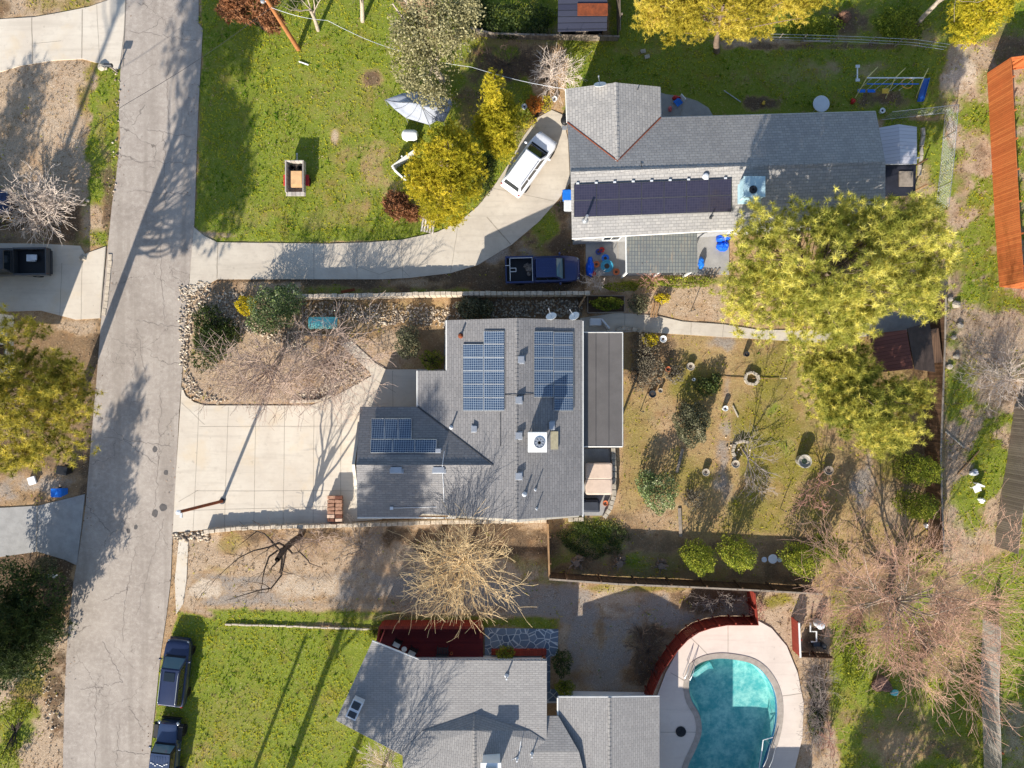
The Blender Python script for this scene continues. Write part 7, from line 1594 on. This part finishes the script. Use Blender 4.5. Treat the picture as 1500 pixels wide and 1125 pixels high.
bare('huge bare tree with rust-pink twigs spreading over the lower right', P(1300, 872), [obs(a) for a in ((1222, 815, 6), (1212, 858, 5.5), (1262, 800, 6.5), (1305, 800, 7), (1340, 815, 7.5), (1410, 820, 8.5), (1478, 812, 9.5), (1485, 862, 9.5), (1468, 915, 9), (1455, 970, 8.5), (1430, 1000, 8), (1390, 1010, 7.5), (1345, 995, 6.5), (1305, 970, 6), (1268, 945, 5.5), (1238, 918, 5), (1222, 892, 5), (1370, 870, 8.5), (1405, 920, 8.5), (1380, 960, 8), (1330, 940, 7.5), (1290, 925, 7), (1425, 960, 8.5), (1350, 840, 8.5), (1265, 855, 7), (1440, 880, 9.5), (1325, 970, 7), (1370, 985, 7.5))], M['palebark'], .28, .35, (12, 5, 2), 3, .65, .0, .0105, twigmat=TW['red_twig'], limb_r=.075, stub=.85, amp=.13)
bare('small weeping bare tree inside the half ring of stones', P(1088, 658), [obs(a) for a in ((1102, 722, 1.6), (1116, 716, 1.8), (1128, 698, 2.2), (1122, 670, 2.8), (1096, 700, 2.0), (1080, 640, 3.4), (1100, 645, 3.6), (1110, 685, 2.4))], TW['grey_twig'], .09, .5, (6, 4), 2, .7, -.08, .012, limb_r=.04)
bare('small rosy bare tree below the brown ringed planter', P(1203, 700), [obs(a) for a in ((1168, 742, 2), (1186, 750, 2.2), (1208, 742, 2.2), (1178, 724, 2.6), (1218, 715, 2.4), (1195, 700, 3))], TW['rose_twig'], .07, .4, (6, 4), 2, .8, .0, .012, limb_r=.035)
bare('pink bare shrub at the edge of the patio roof with streaks', P(955, 412), ring_t(957, 398, 20, 20, 1.2, 2.4, 14), TW['rose_twig'], .05, .4, (5, 3), 2, .8, .02, .012, 'bare_shrub', 'shrub', limb_r=.022)
bare('small pink bare shrub at the patio corner beside the tilted fence end', P(872, 414), ring_t(870, 410, 16, 12, .8, 1.4, 10), TW['pale_twig'], .04, .4, (5, 3), 2, .8, .02, .01, 'bare_shrub', 'shrub', limb_r=.02)
bare('wiry tan brush at the right edge outside the back fence', P(1480, 555), ring_t(1475, 552, 60, 36, .4, 1.3, 26), TW['pale_twig'], .05, .3, (6, 4), 2, 1.0, .0, .01, 'bare_shrub', 'shrub', limb_r=.02)
bare('brown leafless hedge along the east side of the pool deck', P(1197, 1040), ring_t(1198, 1040, 18, 70, .5, 1.4, 30), TW['grey_twig'], .05, .2, (6, 4), 2, 1.0, .0, .01, 'bare_shrub', 'shrub', limb_r=.02)
bare('red twigged small shrub south of the pool hedge', P(1215, 1085), ring_t(1215, 1088, 16, 20, .8, 1.6, 10), TW['rose_twig'], .05, .3, (5, 3), 2, .8, .0, .011, 'bare_shrub', 'shrub', limb_r=.02)
bare('grey brush against the curved red fence outside the pool', P(950, 955), ring_t(948, 955, 26, 46, .3, 1.0, 22), TW['dark_twig'], .04, .3, (5, 4), 2, 1.0, .0, .01, 'bare_shrub', 'shrub', limb_r=.018)
bare('tangled grey brush above the curved red fence', P(1055, 880), ring_t(1055, 882, 40, 14, .3, .9, 18), TW['grey_twig'], .04, .3, (5, 4), 2, 1.0, .0, .01, 'bare_shrub', 'shrub', limb_r=.018)
bare('brown brush beside the narrow strip east of the curved fence', P(1115, 895), ring_t(1112, 893, 14, 14, .3, .9, 10), TW['rose_twig'], .04, .3, (5, 4), 2, 1.0, .0, .01, 'bare_shrub', 'shrub', limb_r=.018)
# leafy shrubs
B = bush
B('broad dark evergreen thicket at the lower left corner of the road', [lob(50, 880, 2.4, 46, 52, 1.4), lob(25, 930, 2.8, 50, 50, 1.5), lob(8, 860, 2.8, 40, 42, 1.5), lob(45, 972, 1.4, 34, 22, 1.0), lob(-20, 990, 2.4, 40, 30, 1.2), lob(62, 920, 1.8, 30, 30, 1.2)], 11000, .2, F_dark)
B('round grey-green shrub at the road corner of the south west driveway', [lob(65, 836, 1.0, 18, 20, .8)], 1100, .14, F_grey)
B('olive shrub beyond the leaning wire at the lower left', [lob(20, 1040, .6, 26, 20, .6), lob(8, 1115, .6, 22, 18, .6)], 800, .18, F_round)
B('dark spreading juniper at the road side of the front bed', [lob(305, 470, .7, 22, 26, .7), lob(318, 500, .8, 28, 30, .8), lob(302, 520, .6, 22, 26, .6), lob(335, 490, .6, 20, 22, .6), lob(298, 490, .6, 14, 24, .6)], 2600, .22, F_dark, blade=3)
B('big spotted evergreen shrub in the front bed', [lob(400, 452, 1.3, 36, 34, 1.2), lob(420, 440, 1.4, 26, 24, 1.1), lob(385, 470, 1.0, 24, 20, .8)], 4200, .16, F_euo)
B('small golden shrub in front of the big spotted evergreen', [lob(360, 448, .6, 16, 15, .6)], 900, .12, F_gold)
B('grey-topped round shrub west of the bungalow wall', [lob(597, 493, 1.0, 17, 17, .9), lob(597, 508, .9, 19, 18, .9)], 2000, .13, F_grey)
B('dark bushy shrub at the bungalow north-west corner', [lob(688, 452, .8, 20, 18, .8), lob(711, 452, .7, 12, 14, .7)], 1500, .18, F_grey)
B('green flowering shrub against the bungalow west wall', [lob(632, 528, .4, 18, 16, .4)], 500, .15, F_round)
B('grey shrub mass east of the patio roof', [lob(945, 520, .6, 20, 34, .6), lob(955, 545, .6, 20, 22, .6), lob(935, 550, .5, 14, 26, .5)], 2400, .13, F_lav)
B('low grey shrub right of the terracotta pipe pot', [lob(988, 548, .45, 16, 14, .45)], 600, .12, F_lav)
B('yellow-green shrub at the path edge beside the white pot', [lob(952, 498, .5, 13, 10, .5)], 500, .13, F_gold)
B('dark low shrub in the middle of the upper back garden', [lob(1034, 566, .5, 20, 14, .5), lob(1048, 560, .5, 10, 14, .5)], 900, .15, F_dark)
B('oval grey-green shrub in the centre of the back garden', [lob(1012, 622, 1.0, 26, 33, 1.0)], 3400, .15, F_grey)
B('big round grey and green shrub in the lower back garden', [lob(965, 722, 1.1, 28, 30, 1.2), lob(945, 708, .9, 14, 22, .9)], 2600, .15, F_euo)
B('small dry grey shrub right of the big round shrub', [lob(1015, 731, .5, 18, 16, .5)], 700, .12, F_lav)
for x_, y_, rx_, ry_, lab in ((1026, 820, 24, 24, 'clipped bright green round bush, leftmost along the picket fence'), (1083, 814, 25, 25, 'clipped bright green round bush left of the glass discs'), (1180, 824, 28, 26, 'clipped bright green round bush right of the glass discs'), (1222, 806, 20, 18, 'smaller green round bush touching the huge bare tree'), (1352, 690, 28, 24, 'clipped round bush against the back fence, upper of the pair'), (1350, 743, 26, 22, 'clipped round bush against the back fence, lower of the pair')):
    B(lab, [lob(x_, y_, 2.3, rx_ * .95, ry_ * .95, 1.1), lob(x_ + (750 - x_) * .03, y_ + (562 - y_) * .03, 1.2, rx_ * .9, ry_ * .95, 1.3), lob(x_ + rs.uniform(-9, 9), y_ + rs.uniform(-7, 7), 2.5, rx_ * .6, ry_ * .6, 1.0)], 3000, .13, F_round, gap=-.75, group='clipped round bushes in the back garden')
B('low green ground cover patch below the covered barbecue', [lob(868, 790, .12, 52, 28, .2)], 2600, .13, F_dark, stem=False)
B('green plants filling the small raised bed', [lob(888, 445, .5, 24, 10, .35)], 900, .15, F_round)
B('grey-green shrub beside the raised bed', [lob(935, 445, .6, 16, 15, .6)], 700, .14, F_grey)
B('yellow-green low shrub above the path', [lob(970, 437, .35, 12, 8, .35)], 350, .13, F_gold)
B('long dark hedge strip under the north patio edge', [lob(1000, 413, .3, 50, 9, .35), lob(910, 420, .3, 30, 7, .3)], 1500, .15, F_round, stem=False)
B('orange leafed shrub at the top of the curved drive', [lob(783, 153, .6, 12, 13, .6)], 700, .13, F_ora)
B('yellow-leaved shrub just below the orange shrub', [lob(772, 178, .5, 14, 10, .5), lob(800, 152, .5, 10, 12, .5)], 500, .13, F_yel)
B('red-brown dead fern clump on the north lawn', [lob(580, 300, .5, 20, 20, .5), lob(602, 312, .4, 14, 12, .4)], 700, .3, F_dead, blade=4, zb=.4)
B('dark low plants between the two yellow-green trees', [lob(705, 262, .3, 16, 30, .35), lob(715, 240, .3, 12, 14, .3)], 800, .16, F_dark)
B('dark ivy bank below the dark slatted shed and oak', [lob(745, 30, .4, 70, 26, .5), lob(690, 20, .4, 30, 30, .5)], 3200, .2, F_dark, stem=False)
B('green thicket between golden pine and wire fence', [lob(1190, 40, .4, 44, 18, .5), lob(1320, 35, .4, 40, 26, .4)], 2200, .2, F_round, stem=False)
B('round golden green bush beside the flagstone patio', [lob(740, 958, .8, 14, 12, .7)], 900, .11, F_round)
B('dark round bush at the flagstone corner', [lob(823, 972, .7, 15, 20, .7)], 1000, .13, F_dark)
B('golden green bush beside the south house wing', [lob(827, 1008, .6, 15, 12, .6)], 800, .12, F_round)
B('small green tuft at the north end of the south lawn', [lob(548, 927, .4, 10, 8, .35)], 300, .13, F_round)
B('dark green shrubs along the pool hedge', [lob(1195, 1060, .4, 12, 26, .5), lob(1192, 1010, .4, 10, 14, .4)], 900, .15, F_dark)
B('leafy green tree base growth under the huge bare tree', [lob(1250, 965, .3, 20, 50, .35), lob(1350, 820, .4, 40, 16, .4)], 1600, .16, F_round, stem=False)
B('bright leafy shrub at the right edge by the grey fence', [lob(1490, 735, .5, 16, 26, .5)], 600, .15, F_round)

# ------------------------------------------------------------------ light and camera
w = bpy.data.worlds.new('World'); scene.world = w; w.use_nodes = True
nt = w.node_tree; bg = nt.nodes['Background']; sky = nt.nodes.new('ShaderNodeTexSky'); sky.sky_type = 'NISHITA'; sky.sun_disc = False
az = math.atan2(-SUN_DX, -SUN_DY)                     # the sun stands opposite the shadows
sky.sun_elevation = SUN_EL; sky.sun_rotation = az; sky.air_density = 1.0; sky.dust_density = .6
nt.links.new(sky.outputs[0], bg.inputs[0]); bg.inputs[1].default_value = .12
sl = bpy.data.lights.new('sun', 'SUN'); sl.energy = 5.0; sl.angle = R(.5); sl.color = (1, .93, .82)
so = bpy.data.objects.new('sun', sl); COL.objects.link(so)
dv = Vector((SUN_DX * math.cos(SUN_EL), SUN_DY * math.cos(SUN_EL), -math.sin(SUN_EL)))
so.rotation_euler = dv.to_track_quat('-Z', 'Y').to_euler(); so.location = (-20, -40, 60)
cam = bpy.data.cameras.new('camera'); co_ = bpy.data.objects.new('camera', cam); COL.objects.link(co_)
co_.location = (0, 0, H); co_.rotation_euler = (0, 0, 0)
cam.sensor_width = 36; cam.lens = 36 * H / 75.0; cam.clip_end = 2000; cam.clip_start = .5
scene.camera = co_
scene.view_settings.view_transform = 'Standard'; scene.view_settings.look = 'None'; scene.view_settings.gamma = 1; scene.view_settings.exposure = .78
